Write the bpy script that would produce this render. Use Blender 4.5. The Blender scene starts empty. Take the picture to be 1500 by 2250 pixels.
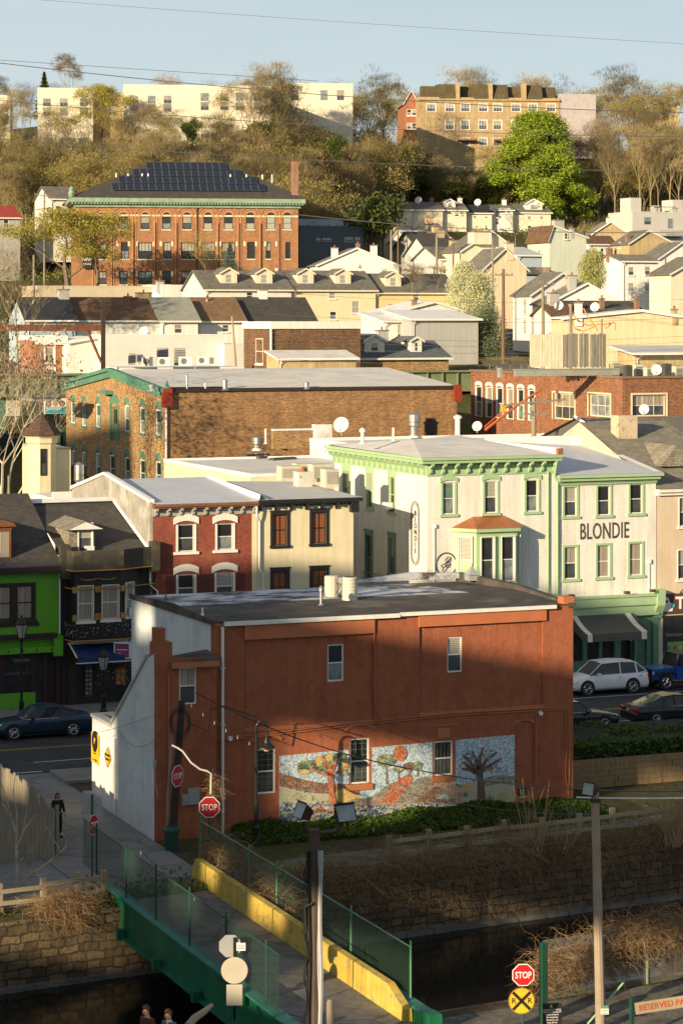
import bpy,math,random
import numpy as np
from mathutils import Vector,Matrix
random.seed(7)
R = math.radians
PI = math.pi
sc = bpy.context.scene
COL = sc.collection
# ------------------------------------------------------------------ camera
FP,CZ,CX,CY = 5312.0,20.0,750.0,700.0      # focal length in photo pixels, eye height, principal column, horizon row
cam = bpy.data.objects.new('camera',bpy.data.cameras.new('camera'))
COL.objects.link(cam)
cam.location = (0,0,CZ)
cam.rotation_euler = (R(90),0,0)
cam.data.sensor_fit = 'VERTICAL'
cam.data.sensor_height = 36.0
cam.data.lens = FP / 2250 * 36.0
cam.data.shift_y = -(1125 - CY) / 2250
cam.data.clip_start = 1.0
cam.data.clip_end = 6000
sc.camera = cam
# ------------------------------------------------------------------ light
SUN_EL,SUN_AZ = 14.0,52.0                       # elevation; heading the light travels, from +X
w = bpy.data.worlds.new('World');sc.world = w;w.use_nodes = True
wn = w.node_tree.nodes;wl = w.node_tree.links
bg = wn['Background']
sky = wn.new('ShaderNodeTexSky');sky.sky_type = 'NISHITA';sky.sun_disc = False
sky.sun_elevation = R(SUN_EL);sky.sun_rotation = R(270 - SUN_AZ)
sky.air_density = 1.0;sky.dust_density = 1.6;sky.ozone_density = 1.8;sky.altitude = 50
tc = wn.new('ShaderNodeTexCoord');mp = wn.new('ShaderNodeMapping');mp.inputs['Scale'].default_value = (1.5,1.5,9)
nz = wn.new('ShaderNodeTexNoise');nz.inputs['Scale'].default_value = 2.2;nz.inputs['Detail'].default_value = 6
cr = wn.new('ShaderNodeValToRGB');cr.color_ramp.elements[0].position = .42;cr.color_ramp.elements[1].position = .8
cr.color_ramp.elements[0].color = (.22,.22,.22,1);cr.color_ramp.elements[1].color = (.6,.6,.6,1)
mx = wn.new('ShaderNodeMix');mx.data_type = 'RGBA';mx.inputs[7].default_value = (7.6,7.9,8.1,1)
wl.new(tc.outputs['Generated'],mp.inputs['Vector']);wl.new(mp.outputs[0],nz.inputs['Vector'])
wl.new(nz.outputs[0],cr.inputs[0]);wl.new(cr.outputs[0],mx.inputs[0]);wl.new(sky.outputs[0],mx.inputs[6])
sx_ = wn.new('ShaderNodeSeparateXYZ');wl.new(tc.outputs['Generated'],sx_.inputs[0])      # pale haze low over the horizon
hz = wn.new('ShaderNodeValToRGB');hz.color_ramp.elements[0].position = .0;hz.color_ramp.elements[1].position = .34
hz.color_ramp.elements[0].color = (.88,.88,.88,1);hz.color_ramp.elements[1].color = (0,0,0,1);wl.new(sx_.outputs[2],hz.inputs[0])
m2_ = wn.new('ShaderNodeMix');m2_.data_type = 'RGBA';m2_.inputs[7].default_value = (7.1,8.5,9.1,1)
wl.new(hz.outputs[0],m2_.inputs[0]);wl.new(mx.outputs[2],m2_.inputs[6]);wl.new(m2_.outputs[2],bg.inputs['Color'])
bg.inputs['Strength'].default_value = 0.058
sd = bpy.data.lights.new('sun','SUN');sd.energy = 5.0;sd.angle = R(.55);sd.color = (1.0,.80,.52)
so = bpy.data.objects.new('sun',sd);COL.objects.link(so)
TRAV = Vector((math.cos(R(SUN_AZ)) * math.cos(R(SUN_EL)),math.sin(R(SUN_AZ)) * math.cos(R(SUN_EL)),-math.sin(R(SUN_EL))))
so.rotation_euler = TRAV.to_track_quat('-Z','Y').to_euler()
so.location = (-60,-80,90)
sc.view_settings.view_transform = 'Standard'
sc.view_settings.look = 'None'
sc.view_settings.exposure = 0.72
sc.view_settings.gamma = 1.0
# ------------------------------------------------------------------ frames
class Fr:
    """a horizontal frame: a runs right, b runs back, turned by th; solves where a sight line meets one of its planes"""
    def __init__(s,ox,oy,th,oz=0.0):
        s.ox,s.oy,s.oz,s.th = ox,oy,oz,th;s.c,s.s = math.cos(th),math.sin(th)
    def W(s,a,b,z=0.0):
        return Vector((s.ox + a * s.c - b * s.s,s.oy + a * s.s + b * s.c,s.oz + z))
    def L(s,X,Y):
        dx,dy = X - s.ox,Y - s.oy
        return dx * s.c + dy * s.s,-dx * s.s + dy * s.c
    def _d(s,px,py): return (px - CX) / FP,1.0,-(py - CY) / FP
    def onB(s,px,py,b):
        dx,dy,dz = s._d(px,py);t = (b - s.ox * s.s + s.oy * s.c) / (-dx * s.s + dy * s.c)
        a,_ = s.L(t * dx,t);return a,CZ + t * dz - s.oz
    def onA(s,px,py,a):
        dx,dy,dz = s._d(px,py);t = (a + s.ox * s.c + s.oy * s.s) / (dx * s.c + dy * s.s)
        _,b = s.L(t * dx,t);return b,CZ + t * dz - s.oz
    def onZ(s,px,py,z):
        dx,dy,dz = s._d(px,py);t = (z + s.oz - CZ) / dz
        return s.L(t * dx,t)
    def rect(s,x0,y0,x1,y1,b):
        """centre, foot, width, height of an upright rectangle on plane b"""
        a0,z1 = s.onB(x0,y0,b);a1,z0 = s.onB(x1,y1,b)
        zm = (s.onB((x0 + x1) / 2,y1,b)[1]);zt = (s.onB((x0 + x1) / 2,y0,b)[1])
        return (a0 + a1) / 2,zm,a1 - a0,zt - zm
    def rectA(s,x0,y0,x1,y1,a):
        b0,_ = s.onA(x0,y0,a);b1,_ = s.onA(x1,y1,a)
        zm = (s.onA((x0 + x1) / 2,y1,a)[1]);zt = (s.onA((x0 + x1) / 2,y0,a)[1])
        return (b0 + b1) / 2,zm,abs(b1 - b0),zt - zm
TH = R(22)
S = Fr(-4.6,94.0,TH)
def at(px,py,D): return Vector(((px - CX) / FP * D,D,CZ - (py - CY) / FP * D))
def xat(px,D): return (px - CX) / FP * D
def zat(py,D): return CZ - (py - CY) / FP * D
# ------------------------------------------------------------------ mesh builder
class MB:
    def __init__(s,T=None):
        s.v = [];s.f = [];s.m = [];s.T = T
    def add(s,pts,faces,m=0):
        k = len(s.v);T = s.T
        if T: pts = [T(*p) for p in pts]
        s.v.extend([tuple(p) for p in pts])
        for f in faces: s.f.append(tuple(i + k for i in f));s.m.append(m)
    def poly(s,pts,m=0): s.add(pts,[tuple(range(len(pts)))],m)
    def box(s,x0,x1,y0,y1,z0,z1,m=0):
        s.add([(x0,y0,z0),(x1,y0,z0),(x1,y1,z0),(x0,y1,z0),(x0,y0,z1),(x1,y0,z1),(x1,y1,z1),(x0,y1,z1)],
              [(0,3,2,1),(4,5,6,7),(0,1,5,4),(1,2,6,5),(2,3,7,6),(3,0,4,7)],m)
    def cbox(s,x,y,z,w,d,h,m=0): s.box(x - w / 2,x + w / 2,y - d / 2,y + d / 2,z,z + h,m)
    def prism(s,prof,y0,y1,ax='y',m=0):
        """extrude a 2-D profile: ax 'y' -> profile is (x,z); ax 'x' -> profile is (y,z); ax 'z' -> profile is (x,y)"""
        n = len(prof)
        if ax == 'y': A = [(p[0],y0,p[1]) for p in prof] + [(p[0],y1,p[1]) for p in prof]
        elif ax == 'x': A = [(y0,p[0],p[1]) for p in prof] + [(y1,p[0],p[1]) for p in prof]
        else: A = [(p[0],p[1],y0) for p in prof] + [(p[0],p[1],y1) for p in prof]
        s.add(A,[tuple(range(n)),tuple(range(2 * n - 1,n - 1,-1))] + [(i,(i + 1) % n,n + (i + 1) % n,n + i) for i in range(n)],m)
    def slab(s,pts,t,m=0):
        """a thick sheet: planar polygon pushed down by t"""
        n = len(pts);A = list(pts) + [(p[0],p[1],p[2] - t) for p in pts]
        s.add(A,[tuple(range(n)),tuple(range(2 * n - 1,n - 1,-1))] + [(i,(i + 1) % n,n + (i + 1) % n,n + i) for i in range(n)],m)
    def tube(s,path,r,n=6,m=0,cap=True):
        path = [Vector(p) for p in path];k = len(path)
        rr = r if isinstance(r,(list,tuple)) else [r] * k
        pts = [];prev = None
        for i,p in enumerate(path):
            d = (path[min(i + 1,k - 1)] - path[max(i - 1,0)])
            d = d.normalized() if d.length > 1e-9 else Vector((0,0,1))
            if prev is None: u = d.cross(Vector((0,0,1)) if abs(d.z) < .9 else Vector((1,0,0))).normalized()
            else:
                u = prev - d * prev.dot(d)
                u = u.normalized() if u.length > 1e-6 else d.orthogonal().normalized()
            prev = u;v = d.cross(u)
            for j in range(n):
                a = 2 * PI * j / n;pts.append(p + (u * math.cos(a) + v * math.sin(a)) * rr[i])
        fs = [(i * n + j,i * n + (j + 1) % n,(i + 1) * n + (j + 1) % n,(i + 1) * n + j) for i in range(k - 1) for j in range(n)]
        if cap: fs += [tuple(range(n)),tuple(range((k - 1) * n,k * n))]
        s.add(pts,fs,m)
    def lathe(s,prof,cx=0,cy=0,n=12,m=0,ph=0):
        pts = [(cx + r * math.cos(2 * PI * j / n + ph),cy + r * math.sin(2 * PI * j / n + ph),z) for r,z in prof for j in range(n)]
        k = len(prof)
        fs = [(i * n + j,i * n + (j + 1) % n,(i + 1) * n + (j + 1) % n,(i + 1) * n + j) for i in range(k - 1) for j in range(n)]
        fs += [tuple(range(n)),tuple(range((k - 1) * n,k * n))]
        s.add(pts,fs,m)
    def disc(s,c,r,nrm,t=.02,n=24,m=0,sx=1.0):
        nrm = Vector(nrm).normalized();u = nrm.orthogonal().normalized() if abs(nrm.z) > .9 else Vector((0,0,1)).cross(nrm).normalized()
        v = nrm.cross(u);c = Vector(c)
        A = [c + (u * math.cos(2 * PI * j / n + PI / n) * sx + v * math.sin(2 * PI * j / n + PI / n)) * r for j in range(n)]
        B = [p + nrm * t for p in A]
        s.add(A + B,[tuple(range(n)),tuple(range(2 * n - 1,n - 1,-1))] + [(i,(i + 1) % n,n + (i + 1) % n,n + i) for i in range(n)],m)
    def wall(s,T,u0,u1,z0,z1,holes=(),depth=.12,m=0):
        """flat wall in (u,z) mapped by T(u,outward,z), with rectangular openings and their reveals"""
        hs = [(max(a,u0),min(b,u1),max(c,z0),min(d,z1)) for a,b,c,d in holes]
        hs = [h for h in hs if h[1] - h[0] > .01 and h[3] - h[2] > .01]
        us = sorted({u0,u1} | {h[0] for h in hs} | {h[1] for h in hs});zs = sorted({z0,z1} | {h[2] for h in hs} | {h[3] for h in hs})
        for i in range(len(us) - 1):
            for j in range(len(zs) - 1):
                cu,cz = (us[i] + us[i + 1]) / 2,(zs[j] + zs[j + 1]) / 2
                if any(h[0] < cu < h[1] and h[2] < cz < h[3] for h in hs): continue
                s.poly([T(us[i],0,zs[j]),T(us[i + 1],0,zs[j]),T(us[i + 1],0,zs[j + 1]),T(us[i],0,zs[j + 1])],m)
        for a,b,c,d in hs:
            for (p,q) in (((a,c),(b,c)),((b,c),(b,d)),((b,d),(a,d)),((a,d),(a,c))):
                s.poly([T(p[0],0,p[1]),T(q[0],0,q[1]),T(q[0],-depth,q[1]),T(p[0],-depth,p[1])],m)
    def mesh(s,name,mats,smooth=False,uv=True):
        me = bpy.data.meshes.new(name)
        me.from_pydata(s.v,[],s.f)
        for mt in (mats if isinstance(mats,(list,tuple)) else [mats]): me.materials.append(mt)
        if any(s.m): me.polygons.foreach_set('material_index',s.m)
        if smooth: me.polygons.foreach_set('use_smooth',[True] * len(s.f))
        if uv and s.f:
            me.update()
            nf = len(me.polygons);nl = len(me.loops)
            N = np.zeros(nf * 3);me.polygons.foreach_get('normal',N);N = N.reshape(-1,3)
            lt = np.zeros(nf,dtype=np.int64);me.polygons.foreach_get('loop_total',lt)
            vi = np.zeros(nl,dtype=np.int64);me.loops.foreach_get('vertex_index',vi)
            V = np.array(s.v,dtype=float)[vi];NN = np.repeat(N,lt,axis=0)
            flat = np.abs(NN[:,2]) > .97
            Tn = np.stack([-NN[:,1],NN[:,0],np.zeros(nl)],1)
            Tn[flat] = (1,0,0);sg = np.sign(Tn[:,0]);sg[np.abs(Tn[:,0]) < 1e-4] = 1;Tn *= sg[:,None]
            Tn /= np.maximum(np.linalg.norm(Tn,axis=1),1e-9)[:,None]
            B = np.cross(NN,Tn);B[B[:,2] < 0] *= -1
            B[flat] = (0,1,0)
            uvs = np.stack([(V * Tn).sum(1),(V * B).sum(1)],1)
            me.uv_layers.new(name='UVMap').data.foreach_set('uv',uvs.ravel())
        me.update()
        return me
    def pieces(s,name,mats,parent=None):
        """every connected piece becomes an object of its own"""
        g = list(range(len(s.v)))
        def fd(i):
            while g[i] != i: g[i] = g[g[i]];i = g[i]
            return i
        for f in s.f:
            for i in f[1:]: g[fd(i)] = fd(f[0])
        by = {}
        for f,k in zip(s.f,s.m): by.setdefault(fd(f[0]),[]).append((f,k))
        for fs in by.values():
            b = MB();ix = {}
            for f,k in fs:
                for i in f:
                    if i not in ix: ix[i] = len(b.v);b.v.append(s.v[i])
                b.f.append(tuple(ix[i] for i in f));b.m.append(k)
            b.build(name,mats,parent)
    def build(s,name,mats,parent=None,smooth=False,uv=True,loc=None,rz=0):
        return link(name,s.mesh(name,mats,smooth,uv),parent,loc,rz)
def link(name,me,parent=None,loc=None,rz=0):
    o = bpy.data.objects.new(name,me);COL.objects.link(o)
    if parent is not None: o.parent = parent
    if loc is not None: o.location = loc
    if rz: o.rotation_euler = (0,0,rz)
    return o
def tag(o,label=None,cat=None,group=None,kind=None):
    if label: o['label'] = label
    if cat: o['category'] = cat
    if group: o['group'] = group
    if kind: o['kind'] = kind
    return o
def thing(name,label,cat,loc=(0,0,0),rz=0,group=None):
    o = bpy.data.objects.new(name,None);COL.objects.link(o)
    o.empty_display_size = .3;o.location = loc;o.rotation_euler = (0,0,rz)
    return tag(o,label,cat,group)
def sthing(name,label,cat,a,b,z=0,group=None): return thing(name,label,cat,S.W(a,b,z),TH,group)
def setting(o): return tag(o,kind='structure')
def copy_tree(o,parent=None):
    c = o.copy();COL.objects.link(c)
    if parent is not None: c.parent = parent
    for ch in list(o.children): copy_tree(ch,c)
    return c
_font = {}
def text(s,name,size,mat,parent,loc,rz=0,sx=1.0,depth=.01,rx=R(90),align='CENTER',space=1.0,bold=0,shear=0):
    cu = bpy.data.curves.new(name,'FONT');cu.body = s;cu.size = size;cu.extrude = depth;cu.align_x = align;cu.align_y = 'CENTER'
    cu.space_character = space;cu.offset = bold;cu.shear = shear;cu.resolution_u = 3
    t = bpy.data.objects.new(name,cu);COL.objects.link(t)
    dg = bpy.context.evaluated_depsgraph_get();me = bpy.data.meshes.new_from_object(t.evaluated_get(dg))
    bpy.data.objects.remove(t);me.materials.clear();me.materials.append(mat)
    o = link(name,me,parent,loc);o.rotation_euler = (rx,0,rz);o.scale = (sx,1,1)
    return o
# ------------------------------------------------------------------ materials
MATS = {}
def _new(name):
    m = bpy.data.materials.new(name);m.use_nodes = True
    return m,m.node_tree.nodes,m.node_tree.links,m.node_tree.nodes['Principled BSDF']
def _noise(n,l,vec,scale,detail=4,rough=.55):
    t = n.new('ShaderNodeTexNoise');t.inputs['Scale'].default_value = scale;t.inputs['Detail'].default_value = detail;t.inputs['Roughness'].default_value = rough
    if vec is not None: l.new(vec,t.inputs['Vector'])
    return t.outputs[0]
def _ramp(n,l,fac,p0,p1,c0=(0,0,0,1),c1=(1,1,1,1)):
    r = n.new('ShaderNodeValToRGB');e = r.color_ramp.elements;e[0].position = p0;e[1].position = p1;e[0].color = c0;e[1].color = c1
    l.new(fac,r.inputs[0]);return r.outputs[0]
def _mix(n,l,fac,a,b,mode='MIX'):
    x = n.new('ShaderNodeMix');x.data_type = 'RGBA';x.blend_type = mode
    for sk,v in ((0,fac),(6,a),(7,b)):
        if hasattr(v,'links') or hasattr(v,'is_output'): l.new(v,x.inputs[sk])
        elif sk == 0: x.inputs[0].default_value = v
        else: x.inputs[sk].default_value = tuple(v)[:3] + (1,)
    return x.outputs[2]
def _bump(n,l,p,h,strength,dist=.02):
    b = n.new('ShaderNodeBump');b.inputs['Strength'].default_value = strength;b.inputs['Distance'].default_value = dist
    l.new(h,b.inputs['Height']);l.new(b.outputs[0],p.inputs['Normal'])
def _c(c,k): return tuple(min(1,x * k) for x in c)
def _uv(n): return n.new('ShaderNodeTexCoord').outputs['UV']
def _obj(n): return n.new('ShaderNodeTexCoord').outputs['Object']
def _map(n,l,vec,sc_):
    m = n.new('ShaderNodeMapping');m.inputs['Scale'].default_value = sc_;l.new(vec,m.inputs['Vector']);return m.outputs[0]
def pm(name,col,rough=.75,metal=0,var=.14,vs=1.2,bump=.15,bs=25,col2=None,st=(.52,.68),ss=.6,spec=.4,streak=0,crack=0):
    """plain paint, plaster, metal or timber with mottling, worn patches (col2) and run-down streaks"""
    if name in MATS: return MATS[name]
    m,n,l,p = _new(name);o = _obj(n)
    c = _mix(n,l,_ramp(n,l,_noise(n,l,o,vs,6,.6),.3,.7),_c(col,1 - var),_c(col,1 + var))
    if col2: c = _mix(n,l,_ramp(n,l,_noise(n,l,o,ss,8,.7),st[0],st[1]),c,col2)
    if streak: c = _mix(n,l,streak,c,_ramp(n,l,_noise(n,l,_map(n,l,o,(3,3,.25)),1.0,5,.7),.35,.65,(.45,.42,.38,1),(1,1,1,1)),'MULTIPLY')
    if crack:
        d = n.new('ShaderNodeMixRGB');d.inputs[0].default_value = .35;l.new(o,d.inputs[1]);q = n.new('ShaderNodeTexNoise');q.inputs['Scale'].default_value = 1.3;q.inputs['Detail'].default_value = 6;l.new(o,q.inputs['Vector']);l.new(q.outputs['Color'],d.inputs[2])
        v = n.new('ShaderNodeTexVoronoi');v.feature = 'DISTANCE_TO_EDGE';v.inputs['Scale'].default_value = crack;l.new(d.outputs[0],v.inputs['Vector'])
        c = _mix(n,l,.8,c,_ramp(n,l,v.outputs[0],.004,.016,(.45,.42,.4,1),(1,1,1,1)),'MULTIPLY')
    l.new(c,p.inputs['Base Color']);p.inputs['Roughness'].default_value = rough;p.inputs['Metallic'].default_value = metal
    p.inputs['Specular IOR Level'].default_value = spec
    if bump: _bump(n,l,p,_noise(n,l,o,bs,3),bump)
    MATS[name] = m;return m
def brick(name,c1,c2,mort,bw=.21,bh=.07,ms=.011,var=.25,patch=None,rough=.85,bump=.4,jl=.72):
    if name in MATS: return MATS[name]
    m,n,l,p = _new(name);u = _uv(n);o = _obj(n)
    b = n.new('ShaderNodeTexBrick');b.inputs['Scale'].default_value = 1;b.inputs['Brick Width'].default_value = bw;b.inputs['Row Height'].default_value = bh
    b.inputs['Mortar Size'].default_value = ms;b.inputs['Mortar Smooth'].default_value = .1;b.inputs['Bias'].default_value = 0
    b.inputs['Color1'].default_value = c1 + (1,);b.inputs['Color2'].default_value = c2 + (1,);b.inputs['Mortar'].default_value = mort + (1,)
    l.new(u,b.inputs['Vector'])
    c = _mix(n,l,1.0,b.outputs[0],_ramp(n,l,_noise(n,l,o,.9,8,.65),.25,.75,(1 - var,) * 3 + (1,),(1 + var,1 + var * .9,1 + var * .8,1)),'MULTIPLY')
    c = _mix(n,l,1.0,c,_ramp(n,l,_noise(n,l,_map(n,l,u,(4,13,1)),1.0,2),.3,.7,(jl,jl,jl,1),(1 + (1 - jl) * .7,) * 3 + (1,)),'MULTIPLY')
    c = _mix(n,l,.45,c,_ramp(n,l,_noise(n,l,_map(n,l,o,(2.2,2.2,.22)),1.0,6,.7),.36,.6,(.55,.52,.48,1),(1,1,1,1)),'MULTIPLY')
    if patch: c = _mix(n,l,_ramp(n,l,_noise(n,l,o,.35,8,.7),.55,.66),c,patch)
    l.new(c,p.inputs['Base Color']);p.inputs['Roughness'].default_value = rough
    iv = n.new('ShaderNodeInvert');l.new(b.outputs[1],iv.inputs[1]);_bump(n,l,p,iv.outputs[0],bump,.015)
    MATS[name] = m;return m
def shingle(name,c1,c2,bw=.3,bh=.15,var=.3,rough=.9):
    return brick(name,c1,c2,_c(c1,.45),bw,bh,.012,var,None,rough,.5)
def siding(name,col,step=.13,vert=False,dark=.62,var=.06,rough=.6):
    if name in MATS: return MATS[name]
    m,n,l,p = _new(name);u = _uv(n);o = _obj(n)
    sp = n.new('ShaderNodeSeparateXYZ');l.new(u,sp.inputs[0])
    a = n.new('ShaderNodeMath');a.operation = 'DIVIDE';l.new(sp.outputs[0 if vert else 1],a.inputs[0]);a.inputs[1].default_value = step
    f = n.new('ShaderNodeMath');f.operation = 'FRACT';l.new(a.outputs[0],f.inputs[0])
    k = _ramp(n,l,f.outputs[0],.0,.12,(dark,dark,dark,1),(1,1,1,1))
    c = _mix(n,l,_ramp(n,l,_noise(n,l,o,.8,6,.6),.3,.7),_c(col,1 - var),_c(col,1 + var))
    c = _mix(n,l,1.0,c,k,'MULTIPLY')
    l.new(c,p.inputs['Base Color']);p.inputs['Roughness'].default_value = rough;_bump(n,l,p,f.outputs[0],.5,.02)
    MATS[name] = m;return m
def planks(name,c1,c2,step=.14,rough=.85):
    if name in MATS: return MATS[name]
    m,n,l,p = _new(name);o = _obj(n);u = _uv(n)
    g = _noise(n,l,_map(n,l,u,(9,.7,1)),1.0,6,.7)
    c = _mix(n,l,_ramp(n,l,g,.3,.72),c1,c2)
    c = _mix(n,l,.7,c,_ramp(n,l,_noise(n,l,_map(n,l,u,(40,1.5,1)),1.0,3),.3,.6,(.5,.5,.5,1),(1,1,1,1)),'MULTIPLY')
    l.new(c,p.inputs['Base Color']);p.inputs['Roughness'].default_value = rough;_bump(n,l,p,g,.3,.01)
    MATS[name] = m;return m
def glass(name,col,rough=.06,spec=.6,folds=0,col2=None,slats=0):
    """a window pane and what is seen close behind it: darkness, curtain folds, blinds"""
    if name in MATS: return MATS[name]
    m,n,l,p = _new(name);u = _uv(n);o = _obj(n)
    c = _mix(n,l,_ramp(n,l,_noise(n,l,o,1.7,3),.35,.65),_c(col,.6),_c(col,1.35))
    if folds:
        wv = _noise(n,l,_map(n,l,u,(folds,.3,1)),1.0,2)
        c = _mix(n,l,_ramp(n,l,wv,.35,.62),_c(col,.45),col)
    if slats:
        sp = n.new('ShaderNodeSeparateXYZ');l.new(u,sp.inputs[0])
        a = n.new('ShaderNodeMath');a.operation = 'MULTIPLY';l.new(sp.outputs[1],a.inputs[0]);a.inputs[1].default_value = slats
        f = n.new('ShaderNodeMath');f.operation = 'FRACT';l.new(a.outputs[0],f.inputs[0])
        c = _mix(n,l,_ramp(n,l,f.outputs[0],.3,.5),col2 or _c(col,.3),col)
    l.new(c,p.inputs['Base Color']);p.inputs['Roughness'].default_value = .5;p.inputs['Specular IOR Level'].default_value = .3
    p.inputs['Coat Weight'].default_value = 1;p.inputs['Coat Roughness'].default_value = rough;p.inputs['Coat IOR'].default_value = 1.45
    b = n.new('ShaderNodeBump');b.inputs['Strength'].default_value = .05;l.new(_noise(n,l,o,3,2),b.inputs['Height']);l.new(b.outputs[0],p.inputs['Coat Normal'])
    MATS[name] = m;return m
def mosaic(name,cols,scale=17,grout=(.42,.43,.42),big=1.2):
    """broken tile mosaic: cells of a few colours with pale joints; colours gather in patches"""
    if name in MATS: return MATS[name]
    m,n,l,p = _new(name);o = _map(n,l,_obj(n),(1,1,1))
    v = n.new('ShaderNodeTexVoronoi');v.inputs['Scale'].default_value = scale;l.new(o,v.inputs['Vector'])
    e = n.new('ShaderNodeTexVoronoi');e.feature = 'DISTANCE_TO_EDGE';e.inputs['Scale'].default_value = scale;l.new(o,e.inputs['Vector'])
    sp = n.new('ShaderNodeSeparateColor');l.new(v.outputs['Color'],sp.inputs[0])
    ad = n.new('ShaderNodeMath');ad.operation = 'MULTIPLY_ADD';l.new(_noise(n,l,o,big,3),ad.inputs[0]);ad.inputs[1].default_value = 1.1;ad.inputs[2].default_value = -.55
    a2 = n.new('ShaderNodeMath');a2.operation = 'ADD';l.new(sp.outputs[0],a2.inputs[0]);l.new(ad.outputs[0],a2.inputs[1])
    r = n.new('ShaderNodeValToRGB');r.color_ramp.interpolation = 'CONSTANT'
    els = r.color_ramp.elements;k = len(cols)
    els[0].position = 0;els[0].color = cols[0] + (1,);els[1].position = 1 / k;els[1].color = cols[1 % k] + (1,)
    for i in range(2,k): q = els.new(i / k);q.color = cols[i] + (1,)
    l.new(a2.outputs[0],r.inputs[0])
    c = _mix(n,l,_ramp(n,l,e.outputs[0],.02,.07),grout,r.outputs[0])
    l.new(c,p.inputs['Base Color']);p.inputs['Roughness'].default_value = .45
    MATS[name] = m;return m
def leafm(name,c1,c2,vs=.5,trans=.25,rough=.6):
    if name in MATS: return MATS[name]
    m,n,l,p = _new(name)
    g = n.new('ShaderNodeNewGeometry');oi = n.new('ShaderNodeObjectInfo')
    f = n.new('ShaderNodeMath');f.operation = 'ADD';l.new(g.outputs['Random Per Island'],f.inputs[0]);l.new(_noise(n,l,_obj(n),vs,2),f.inputs[1])
    h = n.new('ShaderNodeMath');h.operation = 'MULTIPLY_ADD';l.new(oi.outputs['Random'],h.inputs[0]);h.inputs[1].default_value = .5;l.new(f.outputs[0],h.inputs[2])
    c = _mix(n,l,_ramp(n,l,h.outputs[0],.45,1.4),c1,c2)
    l.new(c,p.inputs['Base Color']);p.inputs['Roughness'].default_value = rough;p.inputs['Specular IOR Level'].default_value = .25
    if trans:
        t = n.new('ShaderNodeBsdfTranslucent');l.new(c,t.inputs[0]);ms = n.new('ShaderNodeMixShader');ms.inputs[0].default_value = trans
        l.new(p.outputs[0],ms.inputs[1]);l.new(t.outputs[0],ms.inputs[2]);l.new(ms.outputs[0],n['Material Output'].inputs[0])
    MATS[name] = m;return m
white_p = pm('white_paint',(.76,.74,.68),.6,streak=.25,var=.05)
blondie_w = brick('white_painted_brick',(.78,.76,.70),(.76,.74,.68),(.72,.70,.64),.21,.075,.005,.05,None,.7,.2,.92)
green_t = pm('sage_green_trim',(.33,.47,.27),.55,var=.08,bump=.05)
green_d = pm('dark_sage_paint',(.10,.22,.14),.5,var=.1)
cream_w = pm('cream_stucco',(.70,.62,.42),.8,streak=.25,var=.06)
black_p = pm('black_paint',(.018,.018,.018),.5,var=.3)
dark_p = pm('dark_brown_paint',(.035,.025,.02),.5)
redbr = brick('red_painted_brick',(.32,.075,.042),(.25,.055,.035),(.22,.08,.05),.21,.075,.008,.2,(.30,.10,.06))
terra = pm('terracotta_stucco',(.34,.118,.062),.9,var=.10,vs=4,bump=.9,bs=9,col2=(.31,.093,.047),st=(.5,.62),ss=1.6,spec=.15,streak=.3)
terra_t = pm('terracotta_trim',(.42,.14,.06),.7,var=.1)
whitewall = pm('whitewashed_wall',(.62,.66,.66),.85,var=.1,vs=.8,bump=.5,bs=9,col2=(.50,.55,.58),st=(.5,.64),ss=.7,streak=.2)
vpanel = siding('white_vertical_boards',(.64,.66,.65),.16,True,.75)
brownbr = brick('brown_brick',(.42,.21,.08),(.20,.095,.04),(.32,.23,.13),.34,.11,.016,.3,jl=.7)
warmbr = brick('warm_brick',(.50,.28,.10),(.22,.11,.045),(.40,.30,.17),.34,.11,.016,.25,jl=.55)
orbr = brick('orange_brick',(.40,.18,.075),(.28,.115,.05),(.36,.22,.12),.4,.14,.016,.16)
rustbr = brick('rust_brick',(.36,.13,.055),(.20,.07,.035),(.27,.17,.10),.3,.1,.014,.25,jl=.6)
darkbr = brick('dark_brick',(.20,.085,.035),(.07,.03,.018),(.22,.15,.08),.36,.13,.02,.3,jl=.5)
teal = pm('verdigris_trim',(.09,.22,.15),.6,var=.2,bump=.1)
copper = pm('copper_green',(.22,.31,.22),.7,var=.25)
tpo = pm('pale_roof_membrane',(.66,.63,.58),.75,var=.12,vs=.5,bump=.1,col2=(.52,.49,.46),st=(.5,.7),ss=.35)
tpo_g = pm('grey_roof_membrane',(.52,.52,.51),.75,var=.12,vs=.4,bump=.15,col2=(.38,.37,.36),st=(.5,.7),ss=.4)
tpo_w = pm('white_roof_coating',(.76,.75,.72),.7,var=.1,vs=.4,col2=(.50,.48,.45),st=(.5,.7),ss=.4)
tar = pm('worn_tar_roof',(.075,.066,.058),.9,var=.35,vs=.8,bump=.4,bs=6,col2=(.14,.125,.11),st=(.5,.62),ss=.5,spec=.2)
tar_w = pm('patched_white_tar',(.52,.54,.58),.85,var=.25,vs=.7,bump=.4,bs=6,col2=(.10,.08,.07),st=(.47,.56),ss=.55,spec=.2)
shg = shingle('grey_shingle',(.22,.21,.18),(.16,.15,.13))
shg2 = shingle('olive_grey_shingle',(.30,.275,.21),(.22,.20,.16))
shd = shingle('dark_shingle',(.085,.078,.07),(.055,.052,.048))
shn = shingle('navy_shingle',(.03,.035,.045),(.02,.025,.035))
shb = shingle('brown_shingle',(.20,.115,.06),(.13,.075,.045))
sht = shingle('tan_shingle',(.27,.165,.085),(.19,.11,.06))
shbl = shingle('blue_grey_shingle',(.15,.17,.18),(.11,.125,.14))
rust = pm('rusted_metal',(.16,.06,.03),.8,var=.35,vs=3)
steel = pm('galvanised_steel',(.45,.45,.43),.35,.85,var=.15)
grey_m = pm('grey_paint',(.30,.31,.31),.5,var=.1)
beige_m = pm('beige_enclosure',(.52,.49,.40),.5,var=.06)
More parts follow.
